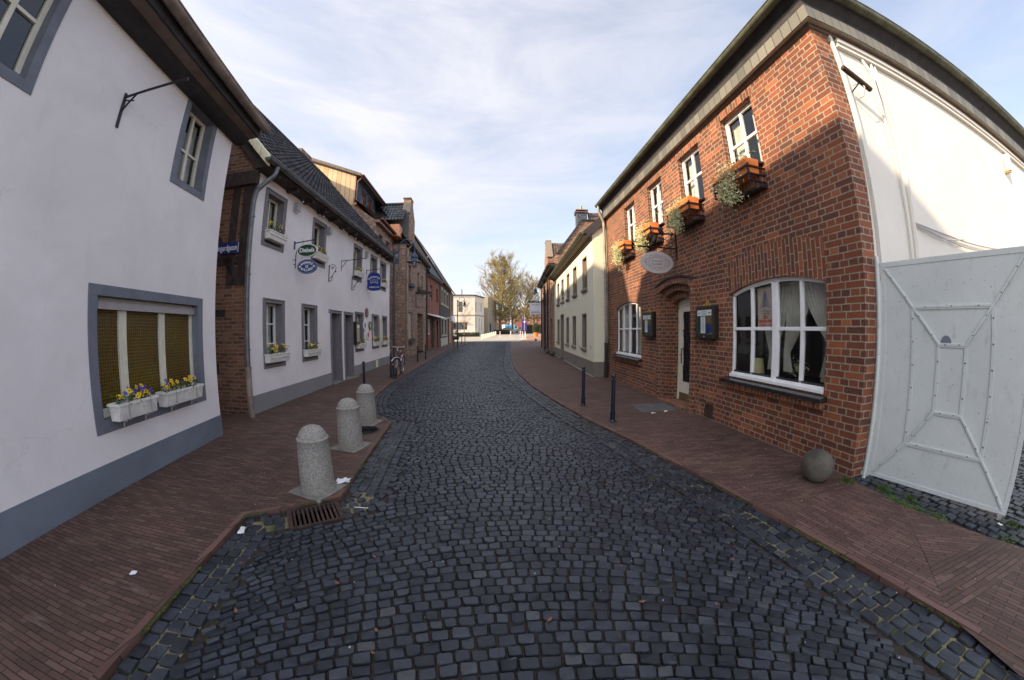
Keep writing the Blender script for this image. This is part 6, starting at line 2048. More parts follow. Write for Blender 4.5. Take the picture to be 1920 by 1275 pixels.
# ================================================================== FLAT ROOFED HOUSE ON THE SQUARE
FW = Fr(-8.66, 76.5, -262.0 + 360 - 180 + 0, 1)
def blockhouse(name, label, x0, y0, x1, y1, dpt, z0, H, mat, wins, winmat='dark_glass', roof='mossy_zinc', cat='house'):
    """box house whose front runs from (x0,y0) to (x1,y1); wins=[(u0,u1,z0,z1)]"""
    L = math.hypot(x1 - x0, y1 - y0); az = math.degrees(math.atan2(x1 - x0, y1 - y0))
    F = Fr(x0, y0, az, -1); F.r = None
    r = F.root(name, label, cat); r.location.z = z0
    ops = [(*q, .25) for q in wins]
    w = F.mb(); facade(w, w, 0, L, -.3, H, ops)
    w.face([(0, 0, -.3), (0, -dpt, -.3), (0, -dpt, H), (0, 0, H)]); w.face([(L, 0, -.3), (L, -dpt, -.3), (L, -dpt, H), (L, 0, H)]); w.face([(0, -dpt, -.3), (L, -dpt, -.3), (L, -dpt, H), (0, -dpt, H)])
    w.build('wall', mat, r)
    for q in wins:
        window(F, r, *q, dep=.15, fw=.09, mull=[.5], glass=winmat, thick=.06)
    return F, r, L
# its two street sides: a long face towards us and a shorter one turned to the street
F9, r9, L9 = blockhouse('flat_roofed_house', 'pale beige flat roofed two storey house on the square behind the bare sapling', -8.66, 76.5, -7.0, 83.0, 9, .30, 9.5, 'beige_plaster',
                        [(.7, 1.6, 5.6, 8.0), (2.7, 3.3, 5.6, 8.0), (4.2, 5.2, 5.6, 8.0), (.7, 1.6, 1.6, 4.4), (4.6, 5.5, 1.2, 4.2), (2.8, 3.6, 0, 4.2)])
w = MB(-1)
m_ = Matrix.Rotation(R_(-98), 4, 'Z')
w2 = F9.mb()
Fs = Fr(-15.5, 75.4, 80.5, -1); Fs.r = None
ops = [(1.2, 5.2, 1.5, 3.1, .3), (.2, .9, 1.5, 3.1, .3), (1.2, 2.0, 5.5, 8.0, .2), (3.2, 4.2, 5.6, 8.0, .2)]
rs_ = empty('tmp', (-15.5, 75.4, .30), Fs.rot); w = Fs.mb(); facade(w, w, 0, 6.93, -.3, 9.5, ops); sw = w.build('side_wall', 'beige_plaster', None); sw.matrix_world = Matrix.Translation((-15.5, 75.4, .30)) @ Matrix.Rotation(Fs.rot, 4, 'Z')
def adopt(ch, par):
    """parent keeping the world place, with a plain local transform"""
    bpy.context.view_layer.update()
    mw = ch.matrix_world.copy(); ch.parent = par; ch.matrix_basis = par.matrix_world.inverted() @ mw
adopt(sw, r9)
for nm, q, mt in (('window', (1.2, 5.2, 1.5, 3.1), 'dark_glass'), ('window', (.2, .9, 1.5, 3.1), 'dark_glass'), ('window', (1.2, 2.0, 5.5, 8.0), 'dark_glass'), ('window', (3.2, 4.2, 5.6, 8.0), 'dark_glass')):
    w = Fs.mb(); w.box(q[0], q[1], -.2, -.16, q[2], q[3]); x = w.build(nm, mt, None); x.matrix_world = sw.matrix_world; adopt(x, r9)
for z0_, z1_, pr_, mt in ((9.5, 9.62, .30, 'mossy_zinc'), (4.75, 4.95, .10, 'taupe_trim'), (9.3, 9.5, .05, 'taupe_trim'), (3.2, 3.3, .35, 'taupe_trim')):
    w = Fs.mb(); w.box(0, 6.9 if z0_ != 3.2 else 5.4, -.02, pr_, z0_, z1_); x = w.build('cornice', mt, None); x.matrix_world = sw.matrix_world; adopt(x, r9)
    if z0_ != 3.2:
        w = F9.mb(); w.box(-.1, L9 + .2, -.02, pr_ + .002, z0_, z1_); w.build('cornice', mt, r9)
w = F9.mb(); w.face([(0, 0, 9.6), (L9, 0, 9.6), (L9, -9, 9.6), (0, -9, 9.6)]); w.tube([(2, -4, 9.6), (2, -4, 11.3)], .12, 8); w.build('roof', 'render_grey', r9)
bpy.data.objects.remove(rs_)
# more houses round the square
blockhouse('corner_building', 'ochre and grey building beyond the flat roofed house, partly behind the bare trees', -6.2, 86, -4.6, 99, 8, .7, 9.6, 'ochre_wall', [(1.5, 3, 5.5, 8), (5, 6.5, 5.5, 8), (9, 10.5, 5.5, 8), (1.5, 4, .5, 3.5), (6, 9.5, .5, 3.5)])
def gabled(name, label, x, y, L, H, R, mat, rmat, wins):
    F, r, L = blockhouse(name, label, x, y, x + L, y + .01, 8, 1.0, H, mat, wins)
    m = F.mb(); m.face([(-.3, .4, H - .2), (L + .3, .4, H - .2), (L + .3, -4, H + R), (-.3, -4, H + R)]); m.face([(-.3, -8.4, H - .2), (L + .3, -8.4, H - .2), (L + .3, -4, H + R), (-.3, -4, H + R)]); m.build('roof', rmat, r)
    m = F.mb()
    for u in (0, L): m.face([(u, 0, H), (u, -8, H), (u, -4, H + R - .1)])
    m.each('gable', mat, r)
    m = F.mb(); m.box(L * .3, L * .3 + .8, -4.4, -3.6, H + R - 1, H + R + 1); m.build('chimney', mat, r)
def wrow(L, n, zs, wd=1.2):
    return [(L * (k + .5) / n - wd / 2, L * (k + .5) / n + wd / 2, a, b) for k in range(n) for a, b in zs]
gabled('terraced_house', 'orange brick terraced house behind the closed purple parasols', .5, 150, 14, 6.5, 4.0, 'smooth_red_brick', 'brown_tile', wrow(14, 5, ((1.2, 2.8), (4.2, 5.7))))
gabled('terraced_house', 'dark roofed brick house behind the clipped bush in the terracotta tub', 15.5, 140, 16, 5.5, 5.0, 'gable_brick', 'brown_tile', wrow(16, 5, ((1.2, 2.8), (3.9, 5.2))))
gabled('terraced_house', 'low red brick house behind the tree trunks in the middle of the square', -14, 160, 13, 6.0, 4.0, 'gable_brick', 'brown_tile', wrow(13, 4, ((1.2, 2.8), (4.0, 5.4))))
gabled('terraced_house', 'pale rendered house closing the square behind the blue billboard', -32, 150, 16, 7.5, 4.0, 'cream_plaster', 'brown_tile', wrow(16, 5, ((1.2, 2.8), (4.5, 6.2))))

# ================================================================== BOLLARDS AND BALLS
def bollard_mesh(o):
    m = MB(); m.lathe([(.1, -.01), (.178, .0), (.174, .2), (.166, .42), (.158, .545), (.165, .555), (.165, .568), (.148, .575), (.142, .600), (.125, .64), (.09, .675), (.045, .693), (.0005, .698)], (0, 0, 0), 32)
    m.build('shaft', 'granite', o, smooth=True)
    m = MB(); m.box(-.225, .225, -.225, .225, -.03, .010); m.build('footing', 'stone_slab', o, bevel=.012)
b0 = empty('stone_bollard', label='x', cat='bollard', group='granite bollards at the drain grate'); bollard_mesh(b0)
for (x, y, rz, tilt), lb in zip(((-2.02, 2.93, -14, 1.0), (-2.30, 4.27, -10, -.8), (-2.60, 5.50, -6, .5)), ('thick speckled granite bollard beside the drain grate and the crumpled paper', 'granite bollard in the middle of the group of three, beside the round manhole cover', 'granite bollard in front of the slim navy post, behind the manhole cover')):
    c = place_copy(b0, (x, y, 0), R_(rz), lb); c.rotation_euler = (R_(tilt * .6), R_(tilt), R_(rz))
def post_mesh(o, H=.85):
    m = MB(); m.lathe([(.085, 0), (.085, .006), (.055, .012), (.050, .03), (.044, .035), (.044, .17), (.050, .172), (.050, .19), (.036, .195), (.034, H - .10), (.040, H - .098), (.040, H - .085), (.024, H - .08), (.022, H - .068)], (0, 0, 0), 20); m.build('shaft', 'navy_paint', o, smooth=True)
    m = MB(); m.sphere((0, 0, H - .038), .040, 16, 10); m.build('ball_top', 'navy_paint', o, smooth=True)
p0 = empty('post_bollard', label='x', cat='bollard', group='slim navy ball-topped posts along the street'); post_mesh(p0)
for (x, y), lb in zip(((1.77, 5.60), (1.52, 6.92), (-3.85, 8.12), (-4.24, 11.15), (-4.90, 16.78), (-4.89, 18.36)),
                      ('slim navy ball-topped post on the brick house pavement, nearer of the two', 'slim navy ball-topped post on the brick house pavement, farther of the two', 'slim navy ball-topped post right behind the granite bollards',
                       'slim navy ball-topped post beside the front wheel of the bicycle', 'slim dark post on the pavement beyond the bicycle, nearer of two', 'slim dark post on the pavement beyond the bicycle, farther of two')):
    place_copy(p0, (x, y, 0), 0, lb)
s0 = empty('stone_ball', label='x', cat='stone ball', group='grey stone balls along the right hand houses')
m = MB(); m.sphere((0, 0, .172), .183, 36, 22); m.build('ball', 'sphere_stone', s0, smooth=True)
for (x, y), lb in zip(((3.28, 2.64), (2.50, 20.5), (2.42, 22.4), (3.55, 49.2)), ('grey stone ball at the foot of the brick corner beside the gate', 'stone ball in front of the far corner of the cream house, nearer of two', 'stone ball in front of the far corner of the cream house, farther of two', 'small dark stone ball in the sun at the end of the street')):
    place_copy(s0, (x, y, 0), random.random() * 6, lb)

# ================================================================== STREET LAMPS
def lamp_mesh(o, k=1.0):
    m = MB(); m.lathe([(.085, 0), (.085, .5 * k), (.06, .53 * k), (.048, .6 * k), (.046, 4.42 * k), (.056, 4.43 * k), (.056, 4.47 * k), (.03, 4.52 * k), (.001, 4.54 * k)], (0, 0, 0), 18); m.build('pole', 'navy_paint', o, smooth=True)
    m = MB()
    pts = [(.16, 0, 3.88 * k), (.16, 0, 4.30 * k)] + [(.455 - .295 * math.cos(t), 0, 4.50 * k + .31 * math.sin(t)) for t in np.linspace(0, math.pi, 16)] + [(.75, 0, 4.34 * k)]
    m.tube(pts, .021, 10)
    for z in (3.98, 4.36): m.box(.0, .17, -.02, .02, z * k - .03, z * k + .03)
    m.build('arm', 'lamp_blue', o, smooth=True)
    m = MB(); m.lathe([(.02, 4.36 * k), (.035, 4.33 * k), (.045, 4.30 * k), (.10, 4.25 * k), (.125, 4.19 * k), (.13, 4.15 * k), (.118, 4.145 * k), (.112, 4.10 * k), (.125, 4.09 * k), (.125, 4.07 * k), (.14, 4.04 * k), (.26, 3.985 * k), (.265, 3.97 * k), (.24, 3.975 * k), (.12, 4.0 * k)], (.75, 0, 0), 28)
    m.build('lamp_shade', 'lamp_blue', o, smooth=True)
    m = MB(); m.lathe([(.145, 3.985 * k), (.15, 3.95 * k), (.135, 3.87 * k), (.095, 3.80 * k), (.03, 3.77 * k), (.001, 3.768 * k)], (.75, 0, 0), 20); m.build('lamp_glass', 'lamp_glass', o, smooth=True)
    m = MB(); m.lathe([(.02, 4.0 * k), (.035, 3.96 * k), (.03, 3.88 * k), (.001, 3.86 * k)], (.75, 0, 0), 12); m.build('bulb', 'paper_white', o, smooth=True)
for x, y, a, k, lb in ((-4.20, 11.41, 0, 1.02, 'tall navy street lamp with arched arm and bell shade, beside the parked bicycle'), (2.62, 26.0, 180, 1.14, 'street lamp with blue bell shade over the pavement by the tall brown brick house'), (-5.54, 33.5, 0, 1.05, 'distant dark arched street lamp in front of the flat roofed house')):
    o = empty('street_lamp', (x, y, 0), R_(a), lb, 'street lamp', 'arched street lamps'); lamp_mesh(o, k)

# ================================================================== BICYCLE
o = empty('bicycle', (-4.14, 12.03, 0), 0, 'old dark red bicycle with silver rims leaning against the street lamp', 'bicycle')
o.rotation_euler = (R_(-3), 0, R_(-83.5))
def wheel(cx, nm, st=0.0):
    T = Matrix.Translation((cx, 0, 0)) @ Matrix.Rotation(R_(st), 4, 'Z') @ Matrix.Translation((-cx, 0, 0))
    m = MB(mat=T); R = .335
    rings = [[(cx + (R + .019 * math.cos(q)) * math.cos(t), .019 * math.sin(q), .355 + (R + .019 * math.cos(q)) * math.sin(t)) for q in np.linspace(0, 2 * math.pi, 9)[:-1]] for t in np.linspace(0, 2 * math.pi, 49)]
    m.loft(rings, True, False); W = m.build(nm, 'rubber', o, smooth=True)
    m = MB(mat=T)
    rings = [[(cx + (R - .02 + a) * math.cos(t), b, .355 + (R - .02 + a) * math.sin(t)) for a, b in ((-.012, -.012), (.008, -.015), (.012, 0), (.008, .015), (-.012, .012))] for t in np.linspace(0, 2 * math.pi, 49)]
    m.loft(rings, True, False); m.build('rim', 'chrome', W, smooth=True)
    m = MB(mat=T)
    for k in range(28):
        t = 2 * math.pi * k / 28; s = .035 * (1 if k % 2 else -1)
        m.tube([(cx + .018 * math.cos(t + .5), s, .355 + .018 * math.sin(t + .5)), (cx + (R - .03) * math.cos(t), 0, .355 + (R - .03) * math.sin(t))], .0016, 3, False)
    m.tube([(cx, -.05, .355), (cx, .05, .355)], .022, 10); m.build('spokes', 'chrome', W)
    m = MB(mat=T)
    for t in (.7, .7 + math.pi): m.box(cx + .22 * math.cos(t) - .035, cx + .22 * math.cos(t) + .035, -.012, .012, .355 + .22 * math.sin(t) - .022, .355 + .22 * math.sin(t) + .022)
    m.each('reflector', 'orange_plastic', W)
    m = MB(mat=T)
    rings = [[(cx + (R + .045) * math.cos(t), b, .355 + (R + .045) * math.sin(t) + h) for b, h in ((-.028, -.012), (-.015, .004), (.015, .004), (.028, -.012))] for t in (np.linspace(.5, 3.3, 20) if nm == 'rear_wheel' else np.linspace(.75, 2.9, 18))]
    m.loft(rings, False, False); m.build('mudguard', 'chrome', W, smooth=True)
wheel(0, 'rear_wheel'); wheel(1.08, 'front_wheel', -20)
m = MB()
BB, ST, HT, HB = (.46, 0, .30), (.30, 0, .86), (.86, 0, .93), (.90, 0, .74)
m.tube([BB, ST], .016, 10); m.tube([HT, HB], .019, 10); m.tube([BB, (.89, 0, .78)], .017, 10); m.tube([(.36, 0, .62), (.87, 0, .86)], .014, 10)
for s in (-1, 1): m.tube([BB, (0, s * .055, .355)], .010, 8); m.tube([(.32, 0, .78), (0, s * .055, .355)], .008, 8); m.tube([(.905, s * .02, .74), (.93, s * .055, .66), (1.04, s * .055, .44), (1.08, s * .05, .355)], .011, 8)
m.build('frame', 'bike_red', o, smooth=True)
m = MB(); m.tube([(.30, 0, .84), (.275, 0, .95)], .012, 8); m.build('seat_post', 'chrome', o, smooth=True); m = MB(); m.tube([(.86, 0, .92), (.845, 0, 1.03), (.88, 0, 1.06)], .012, 8)
m.tube([(.70, -.28, 1.08), (.80, -.26, 1.09), (.90, -.16, 1.07), (.89, 0, 1.06), (.90, .16, 1.07), (.80, .26, 1.09), (.70, .28, 1.08)], .011, 8); m.build('handlebar', 'chrome', o, smooth=True)
m = MB()
for s in (-1, 1): m.tube([(.80, s * .262, 1.09), (.68, s * .285, 1.078)], .016, 8)
m.each('grip', 'rubber', o, smooth=True)
m = MB(); m.loft([[(.13, -.09, .965), (.13, .09, .965), (.13, .07, 1.0), (.13, -.07, 1.0)], [(.22, -.10, .955), (.22, .10, .955), (.22, .08, 1.0), (.22, -.08, 1.0)], [(.33, -.035, .96), (.33, .035, .96), (.33, .028, .99), (.33, -.028, .99)], [(.41, -.02, .955), (.41, .02, .955), (.41, .015, .98), (.41, -.015, .98)]]); m.build('saddle', 'rubber', o, bevel=.015)
m = MB()
for s in (-1, 1): m.tube([(-.12, s * .05, .78), (.27, s * .05, .80)], .006, 6); m.tube([(-.08, s * .055, .78), (0, s * .055, .37)], .005, 6)
for x in (-.1, .05, .2): m.tube([(x, -.05, .785), (x, .05, .785)], .005, 6)
m.build('rack', 'black_iron', o)
m = MB(); m.lathe([(.085, -.003), (.09, 0), (.085, .003)], (0, 0, 0), 24)
m.V = [(BB[0] + v[0], .045 + v[2], BB[2] + v[1]) for v in m.V]
m.tube([(.46, .06, .30), (.55, .065, .17)], .009, 6); m.tube([(.46, -.06, .30), (.37, -.065, .43)], .009, 6); m.box(.51, .60, .06, .15, .155, .18); m.box(.32, .41, -.15, -.06, .42, .445); m.build('pedals', 'black_iron', o)
m = MB(); m.tube([(1.0, 0, .80), (1.05, 0, .79)], [.03, .04], 12); m.build('headlight', 'chrome', o, smooth=True)
m = MB(); m.box(-.17, -.13, -.03, .03, .66, .72); m.build('tail_light', 'red_plastic', o)

# ================================================================== GULLY GRATE, MANHOLE, LITTER, MOSS
ga = math.atan2(.27, .30)
o = empty('gully_grate', (-1.79, 2.475, -.022), R_(39), 'rusty brown slotted drain grate at the bend of the kerb', 'drain grate')
m = MB(); m.box(-.25, .25, -.17, -.15, -.02, .008); m.box(-.25, .25, .15, .17, -.02, .008); m.box(-.25, -.205, -.15, .15, -.02, .0075); m.box(.205, .25, -.15, .15, -.02, .0075); m.build('rim', 'rusty_iron', o, bevel=.004)
m = MB()
for k in range(10): x = -.185 + k * .041; m.box(x - .011, x + .011, -.15, .15, -.02, .010)
m.build('bars', 'rusty_iron', o, bevel=.003)
m = MB(); m.face([(-.24, -.18, -.018), (.24, -.18, -.018), (.24, .18, -.018), (-.24, .18, -.018)]); m.build('pit', 'eave_black', o)
o = empty('manhole_cover', (-2.42, 5.03, .004), 0, 'dark round manhole cover beside the middle granite bollard', 'manhole cover')
m = MB(); m.lathe([(.001, -.01), (.25, -.01), (.25, .001), (.001, .001)], (0, 0, 0), 40); m.build('cover', 'rusty_iron', o)
m = MB()
for r_ in (.06, .11, .16, .21): m.lathe([(r_ - .009, .001), (r_ - .007, .005), (r_ + .007, .005), (r_ + .009, .001)], (0, 0, 0), 40)
m.build('rings', 'black_iron', o)
def scrap(name, x, y, z, w, l, rz, mat, label, cat='litter', cr=.02, seed=1):
    random.seed(seed)
    m = MB(); n = 7; ids = []
    for j in range(n):
        ids.append([m.v((w * (i / (n - 1) - .5) + random.gauss(0, w * .035), l * (j / (n - 1) - .5) + random.gauss(0, l * .035), abs(random.gauss(.004, cr)))) for i in range(n)])
    for a, b in zip(ids[:-1], ids[1:]):
        for i in range(n - 1): m.f((a[i], a[i + 1], b[i + 1], b[i]))
    o = m.build(name, mat); o.location = (x, y, z); o.rotation_euler = (0, 0, R_(rz))
    return tag(o, label, cat)
scrap('crumpled_paper', -1.83, 3.14, .006, .14, .11, 20, 'paper_white', 'crumpled white paper on the pavement at the foot of a granite bollard')
scrap('paper_scrap', -2.60, 1.20, .004, .05, .045, 30, 'paper_white', 'tiny square white paper scrap on the clinker pavement by the white house', cr=.003, seed=2)
scrap('plastic_bag', -2.26, 2.03, -.02, .055, .10, 20, 'letter_white', 'clear crumpled plastic wrapper lying in the gutter near the drain grate', cr=.012, seed=3)
scrap('red_cap', -2.50, 4.97, .012, .05, .04, 0, 'red_plastic', 'small bright red scrap on the manhole cover', cr=.006, seed=4)
o = empty('drinking_straw', (-1.42, 2.69, -.018), R_(5), 'thin white straw on the setts next to the drain grate', 'litter'); m = MB(); m.tube([(-.07, 0, 0), (.07, 0, 0)], .0035, 6); m.build('tube', 'letter_white', o)
scrap('white_clip', 4.13, 1.02, .0, .05, .03, 60, 'letter_white', 'small white plastic piece on the yard setts under the gate edge', cr=.003, seed=5)
for i, (x, y, wh) in enumerate(((2.74, 6.01, 'near the restaurant doorstep'), (3.05, 6.1, 'just outside the restaurant door'))):
    scrap('food_scrap', x, y, .004, .10, .05, 30 * i, 'tile_verge', 'pale yellow crumbs on the clinker pavement ' + wh, cr=.006, seed=6 + i)
random.seed(21)
LEAF = [(-1.55, 1.2), (-1.2, 2.1), (-2.0, .95), (-1.0, 1.4), (-1.75, 1.7), (.9, 1.2), (1.6, 2.1), (.2, 1.8), (2.9, 1.6), (3.1, .9), (-3.2, 1.9), (-2.9, 1.4), (-2.2, 1.5), (1.1, 3.1), (-.6, 2.6), (.6, 4.2), (-3.0, 2.7), (2.2, 4.0)]
o = empty('pavement_crumbs', (0, 0, 0)); bpy.data.objects.remove(o)
m = MB()
for k in range(230):
    x, y = random.uniform(-3.6, 4.4), random.uniform(.3, 9)
    z = .003 if (x < np.interp(y, [p[1] for p in KL], [p[0] for p in KL]) or x > np.interp(y, [p[1] for p in KR], [p[0] for p in KR])) else -.016
    s_ = random.uniform(.0015, .0042) * (1.8 if random.random() < .06 else 1)
    m.prism([(x + s_ * math.cos(t) * random.uniform(.7, 1.3), y + s_ * math.sin(t) * random.uniform(.7, 1.3)) for t in np.linspace(0, 6.28, 6)[:-1]], 'z', z - .004, z + .003)
tag(m.build('gravel_specks', 'sign_grey'), kind='stuff')
# dead leaves and twigs as one scattering
m = MB()
for x, y in LEAF:
    for q in range(2):
        xx, yy = x + random.gauss(0, .25), y + random.gauss(0, .25); a = random.random() * 6; l = random.uniform(.012, .028)
        inr = np.interp(yy, [p[1] for p in KL], [p[0] for p in KL]) < xx < np.interp(yy, [p[1] for p in KR], [p[0] for p in KR])
        z = -.012 if inr else .006
        m.face([(xx + l * math.cos(a), yy + l * math.sin(a), z + .004), (xx + l * .5 * math.cos(a + 1.5), yy + l * .5 * math.sin(a + 1.5), z), (xx - l * math.cos(a), yy - l * math.sin(a), z + .006), (xx + l * .5 * math.cos(a - 1.5), yy + l * .5 * math.sin(a - 1.5), z + .002)])
tag(m.build('dry_leaves', 'brown_wood'), kind='stuff')
# moss along the kerbs and weeds at the gate
m = MB()
def mossline(pts, n, wd, sz=(.004, .010), z=-.014):
    P = [Vector(p) for p in pts]
    for _ in range(n):
        i = random.randrange(len(P) - 1); t = random.random(); p = P[i].lerp(P[i + 1], t)
        if math.sin(p.x * 9 + p.y * 7) + math.sin(p.y * 23) * .6 < .1: continue
        x, y = p.x + random.gauss(0, wd), p.y + random.gauss(0, wd)
        l = random.uniform(*sz); a = random.random() * 6
        m.face([(x + l * math.cos(a), y + l * math.sin(a), z + random.uniform(0, .008)), (x + l * math.cos(a + 2), y + l * math.sin(a + 2), z + random.uniform(0, .010)), (x + l * math.cos(a + 4), y + l * math.sin(a + 4), z + random.uniform(0, .006))])
mossline(offs(KL, .01)[:5], 3200, .008); mossline(offs(KR, -.012)[:7], 2600, .008)
mossline([(3.70, 2.3), (3.67, 1.8), (3.78, 1.25), (3.95, .75)], 2600, .05, (.006, .016), -.006)
mossline([(-4.66, 4.1), (-3.6, .2)], 300, .01, (.004, .01), .002)
tag(m.build('moss', 'moss_green'), kind='stuff')
for x, y, s_, n, lb in ((3.60, 2.44, .06, 130, 'small green weed growing at the foot of the brick corner behind the stone ball'), (3.80, 2.10, .08, 170, 'patch of green weeds in the yard setts under the gate hinge'), (3.83, 1.80, .07, 120, 'low weeds in the yard setts halfway along the gate'), (4.20, .93, .06, 130, 'grass tuft in the yard setts beside the free end of the gate')):
    m = MB(); o = empty('weed', (x, y, .0), 0, lb, 'weed')
    for _ in range(n):
        a = random.random() * 6; r_ = abs(random.gauss(0, s_)); h = random.uniform(.012, .055) * (1 - min(.7, r_ / .2)); b = random.random() * 6
        px, py = r_ * math.cos(a), r_ * math.sin(a)
        m.face([(px - .004, py, 0), (px + .004, py + .003, 0), (px + .02 * math.cos(b) + .002, py + .02 * math.sin(b), h), (px + .024 * math.cos(b), py + .024 * math.sin(b) + .006, h * .9)])
    m.build('leaves', 'moss_green', o)
# slabs let into the pavement
m = MB(); m.box(2.55, 3.35, 6.15, 6.85, -.02, .0035); tag(m.build('doorstep_slab', 'render_grey'), kind='structure')

# ================================================================== SQUARE: TREES, CARS, PARASOLS
def tree(x, y, H, R, seed, label, trunk_r=.30, twigs=9000, budsz=(.05, .12), tint='twig', cat='tree', name='bare_tree', nlat=44, z0=.16, budp=.65):
    """leader with rising limbs that fill a rounded envelope of radius R, then branches and fine twigs"""
    rs = random.Random(seed)
    o = empty(name, (x, y, gz(y) - .05), 0, label, cat, 'bare trees round the square' if name == 'bare_tree' else None)
    tr = MB(); segs = []
    def limb(p, d, L, r, k, n=5, up=.06):
        pts, rr, q, dd = [p.copy()], [r], p.copy(), d.copy()
        for i in range(n):
            dd = (dd + Vector((rs.gauss(0, .13), rs.gauss(0, .13), rs.gauss(up, .07)))).normalized()
            q = q + dd * (L / n); pts.append(q.copy()); rr.append(max(.006, r * (1 - .78 * (i + 1) / n)))
        tr.tube(pts, rr, 7 if k < 1 else (5 if k < 2 else 3), False)
        if k > 0: segs.append((pts, k))
        return pts, rr
    lead, lr = [Vector((0, 0, 0))], [trunk_r * 1.25]
    q, dd = Vector((0, 0, 0)), Vector((rs.gauss(0, .03), rs.gauss(0, .03), 1)).normalized()
    N = 12
    for i in range(N):
        dd = (dd + Vector((rs.gauss(0, .07), rs.gauss(0, .07), .12))).normalized()
        q = q + dd * (H * .93 / N); lead.append(q.copy()); lr.append(trunk_r * (1 - .93 * ((i + 1) / N)) + .02)
    tr.tube(lead, lr, 9, False)
    segs.append((lead[4:], 2))
    for j in range(nlat):
        t = z0 + (1 - z0) * ((j + rs.random()) / nlat) ** 1.05
        t = min(t, .97)
        f = t * N * .999; i = int(f); p = lead[i].lerp(lead[i + 1], f - i)
        s = (t - z0) / (1 - z0)
        env = R * (math.sin(math.pi * (.14 + .80 * s ** .85))) ** .75
        a = j * 2.4 + rs.gauss(0, .4)
        rise = .35 + 1.1 * s
        d = Vector((math.cos(a), math.sin(a), rise)).normalized()
        L = env * math.sqrt(1 + rise * rise * .55) * rs.uniform(.75, 1.1)
        r = min(lr[i] * .6, .035 + L * .016)
        pts, rr = limb(p, d, L, r, 1, 6)
        for b in range(7):
            m_ = rs.randrange(1, 6); pp = pts[m_].lerp(pts[m_ + 1] if m_ < 6 else pts[m_], rs.random())
            e = (pts[min(m_ + 1, 6)] - pts[m_]).normalized()
            nd = (e + Vector((rs.gauss(0, .6), rs.gauss(0, .6), rs.gauss(.25, .4)))).normalized()
            p2, r2 = limb(pp, nd, L * rs.uniform(.25, .5), rr[m_] * .6, 2, 4)
            for c in range(3):
                m2 = rs.randrange(1, 4)
                nd2 = ((p2[m2 + 1] - p2[m2]).normalized() + Vector((rs.gauss(0, .6), rs.gauss(0, .6), rs.gauss(.3, .4)))).normalized()
                limb(p2[m2], nd2, L * rs.uniform(.12, .24), r2[m2] * .6, 3, 3)
    tr.build('trunk', 'bark', o, smooth=True)
    cr = MB(); wts = [(sg, k) for sg, k in segs for _ in range((0, 2, 2, 3)[k])]
    for _ in range(twigs):
        s, k = wts[rs.randrange(len(wts))]
        i = rs.randrange(len(s) - 1); p = s[i].lerp(s[i + 1], rs.random())
        d = (Vector((rs.gauss(0, 1), rs.gauss(0, 1), rs.gauss(.45, .7)))).normalized(); L = rs.uniform(.25, 1.0) * H / 20
        w_ = .006 * H / 20 + .004; sd = d.cross(Vector((rs.gauss(0, 1), rs.gauss(0, 1), rs.gauss(0, 1)))).normalized() * w_
        e = p + d * L
        cr.face([tuple(p - sd), tuple(p + sd), tuple(e)])
        if rs.random() < budp:
            l = rs.uniform(*budsz); c = p + d * L * rs.random()
            u_ = Vector((rs.gauss(0, 1), rs.gauss(0, 1), rs.gauss(0, 1))).normalized() * l; v_ = u_.cross(d).normalized() * l * .5
            cr.face([tuple(c - u_), tuple(c + v_), tuple(c + u_), tuple(c - v_)])
    cr.build('crown', tint, o)
    return o
plain('spring_bud', (0.27, 0.205, 0.050), 0.85, var=0.35, vs=0.35)
plain('bare_crown', (0.19, 0.13, 0.08), 0.9, var=0.3, vs=0.5)
tree(-3.2, 96, 20.5, 7.6, 3, 'large plane tree with yellow green spring haze in the middle of the square', trunk_r=.42, twigs=34000, tint='spring_bud', budsz=(.05, .12), nlat=64, z0=.13)
tree(-6.6, 106, 20.0, 4.4, 8, 'tall bare tree with grey twigs between the flat roofed house and the large plane tree', trunk_r=.30, twigs=9000, tint='bare_crown', budsz=(.03, .07), budp=.3)
tree(.3, 102, 17.5, 6.2, 14, 'bare budding tree behind the tan parked car', trunk_r=.34, twigs=16000, tint='spring_bud')
tree(3.2, 108, 17.0, 6.0, 27, 'bare budding tree above the closed parasols', trunk_r=.34, twigs=14000, tint='spring_bud')
tree(7.4, 114, 15.5, 5.8, 31, 'bare brownish tree behind the white square shop sign', trunk_r=.32, twigs=10000, tint='bare_crown')
tree(-9.7, 67, 7.6, 1.9, 5, 'thin bare sapling in front of the flat roofed house', trunk_r=.07, twigs=700, tint='bare_crown', name='sapling', budsz=(.01, .03), nlat=18, z0=.3, budp=.2)
def hedge(x, y, w, d, h, label, n):
    o = empty('hedge', (x, y, gz(y) - .03), 0, label, 'hedge')
    m = MB(); m.box(-w / 2 + .1, w / 2 - .1, -d / 2 + .1, d / 2 - .1, 0, h - .1); m.build('core', 'soil', o)
    m = MB(); leafcloud(m, n, lambda: (random.uniform(-w / 2, w / 2), random.uniform(-d / 2, d / 2) if random.random() < .4 else random.choice((-d / 2, d / 2)) + random.gauss(0, .05), random.uniform(0, h) if random.random() < .6 else h + random.gauss(0, .06)), (.07, .16)); m.build('foliage', 'hedge_leaf', o)
hedge(-9.2, 69, 5.0, 1.0, .85, 'low clipped hedge in front of the flat roofed house', 900)
hedge(-2.6, 84, 4.2, 1.2, 1.0, 'low dark hedge at the foot of the large plane tree', 900)
hedge(6.0, 92, 6.0, 1.4, 2.2, 'dark hedge beyond the clipped bush in the tub', 1300)
o = empty('clipped_bush', (4.95, 68.5, gz(68.5)), 0, 'round clipped green bush in a terracotta tub', 'bush')
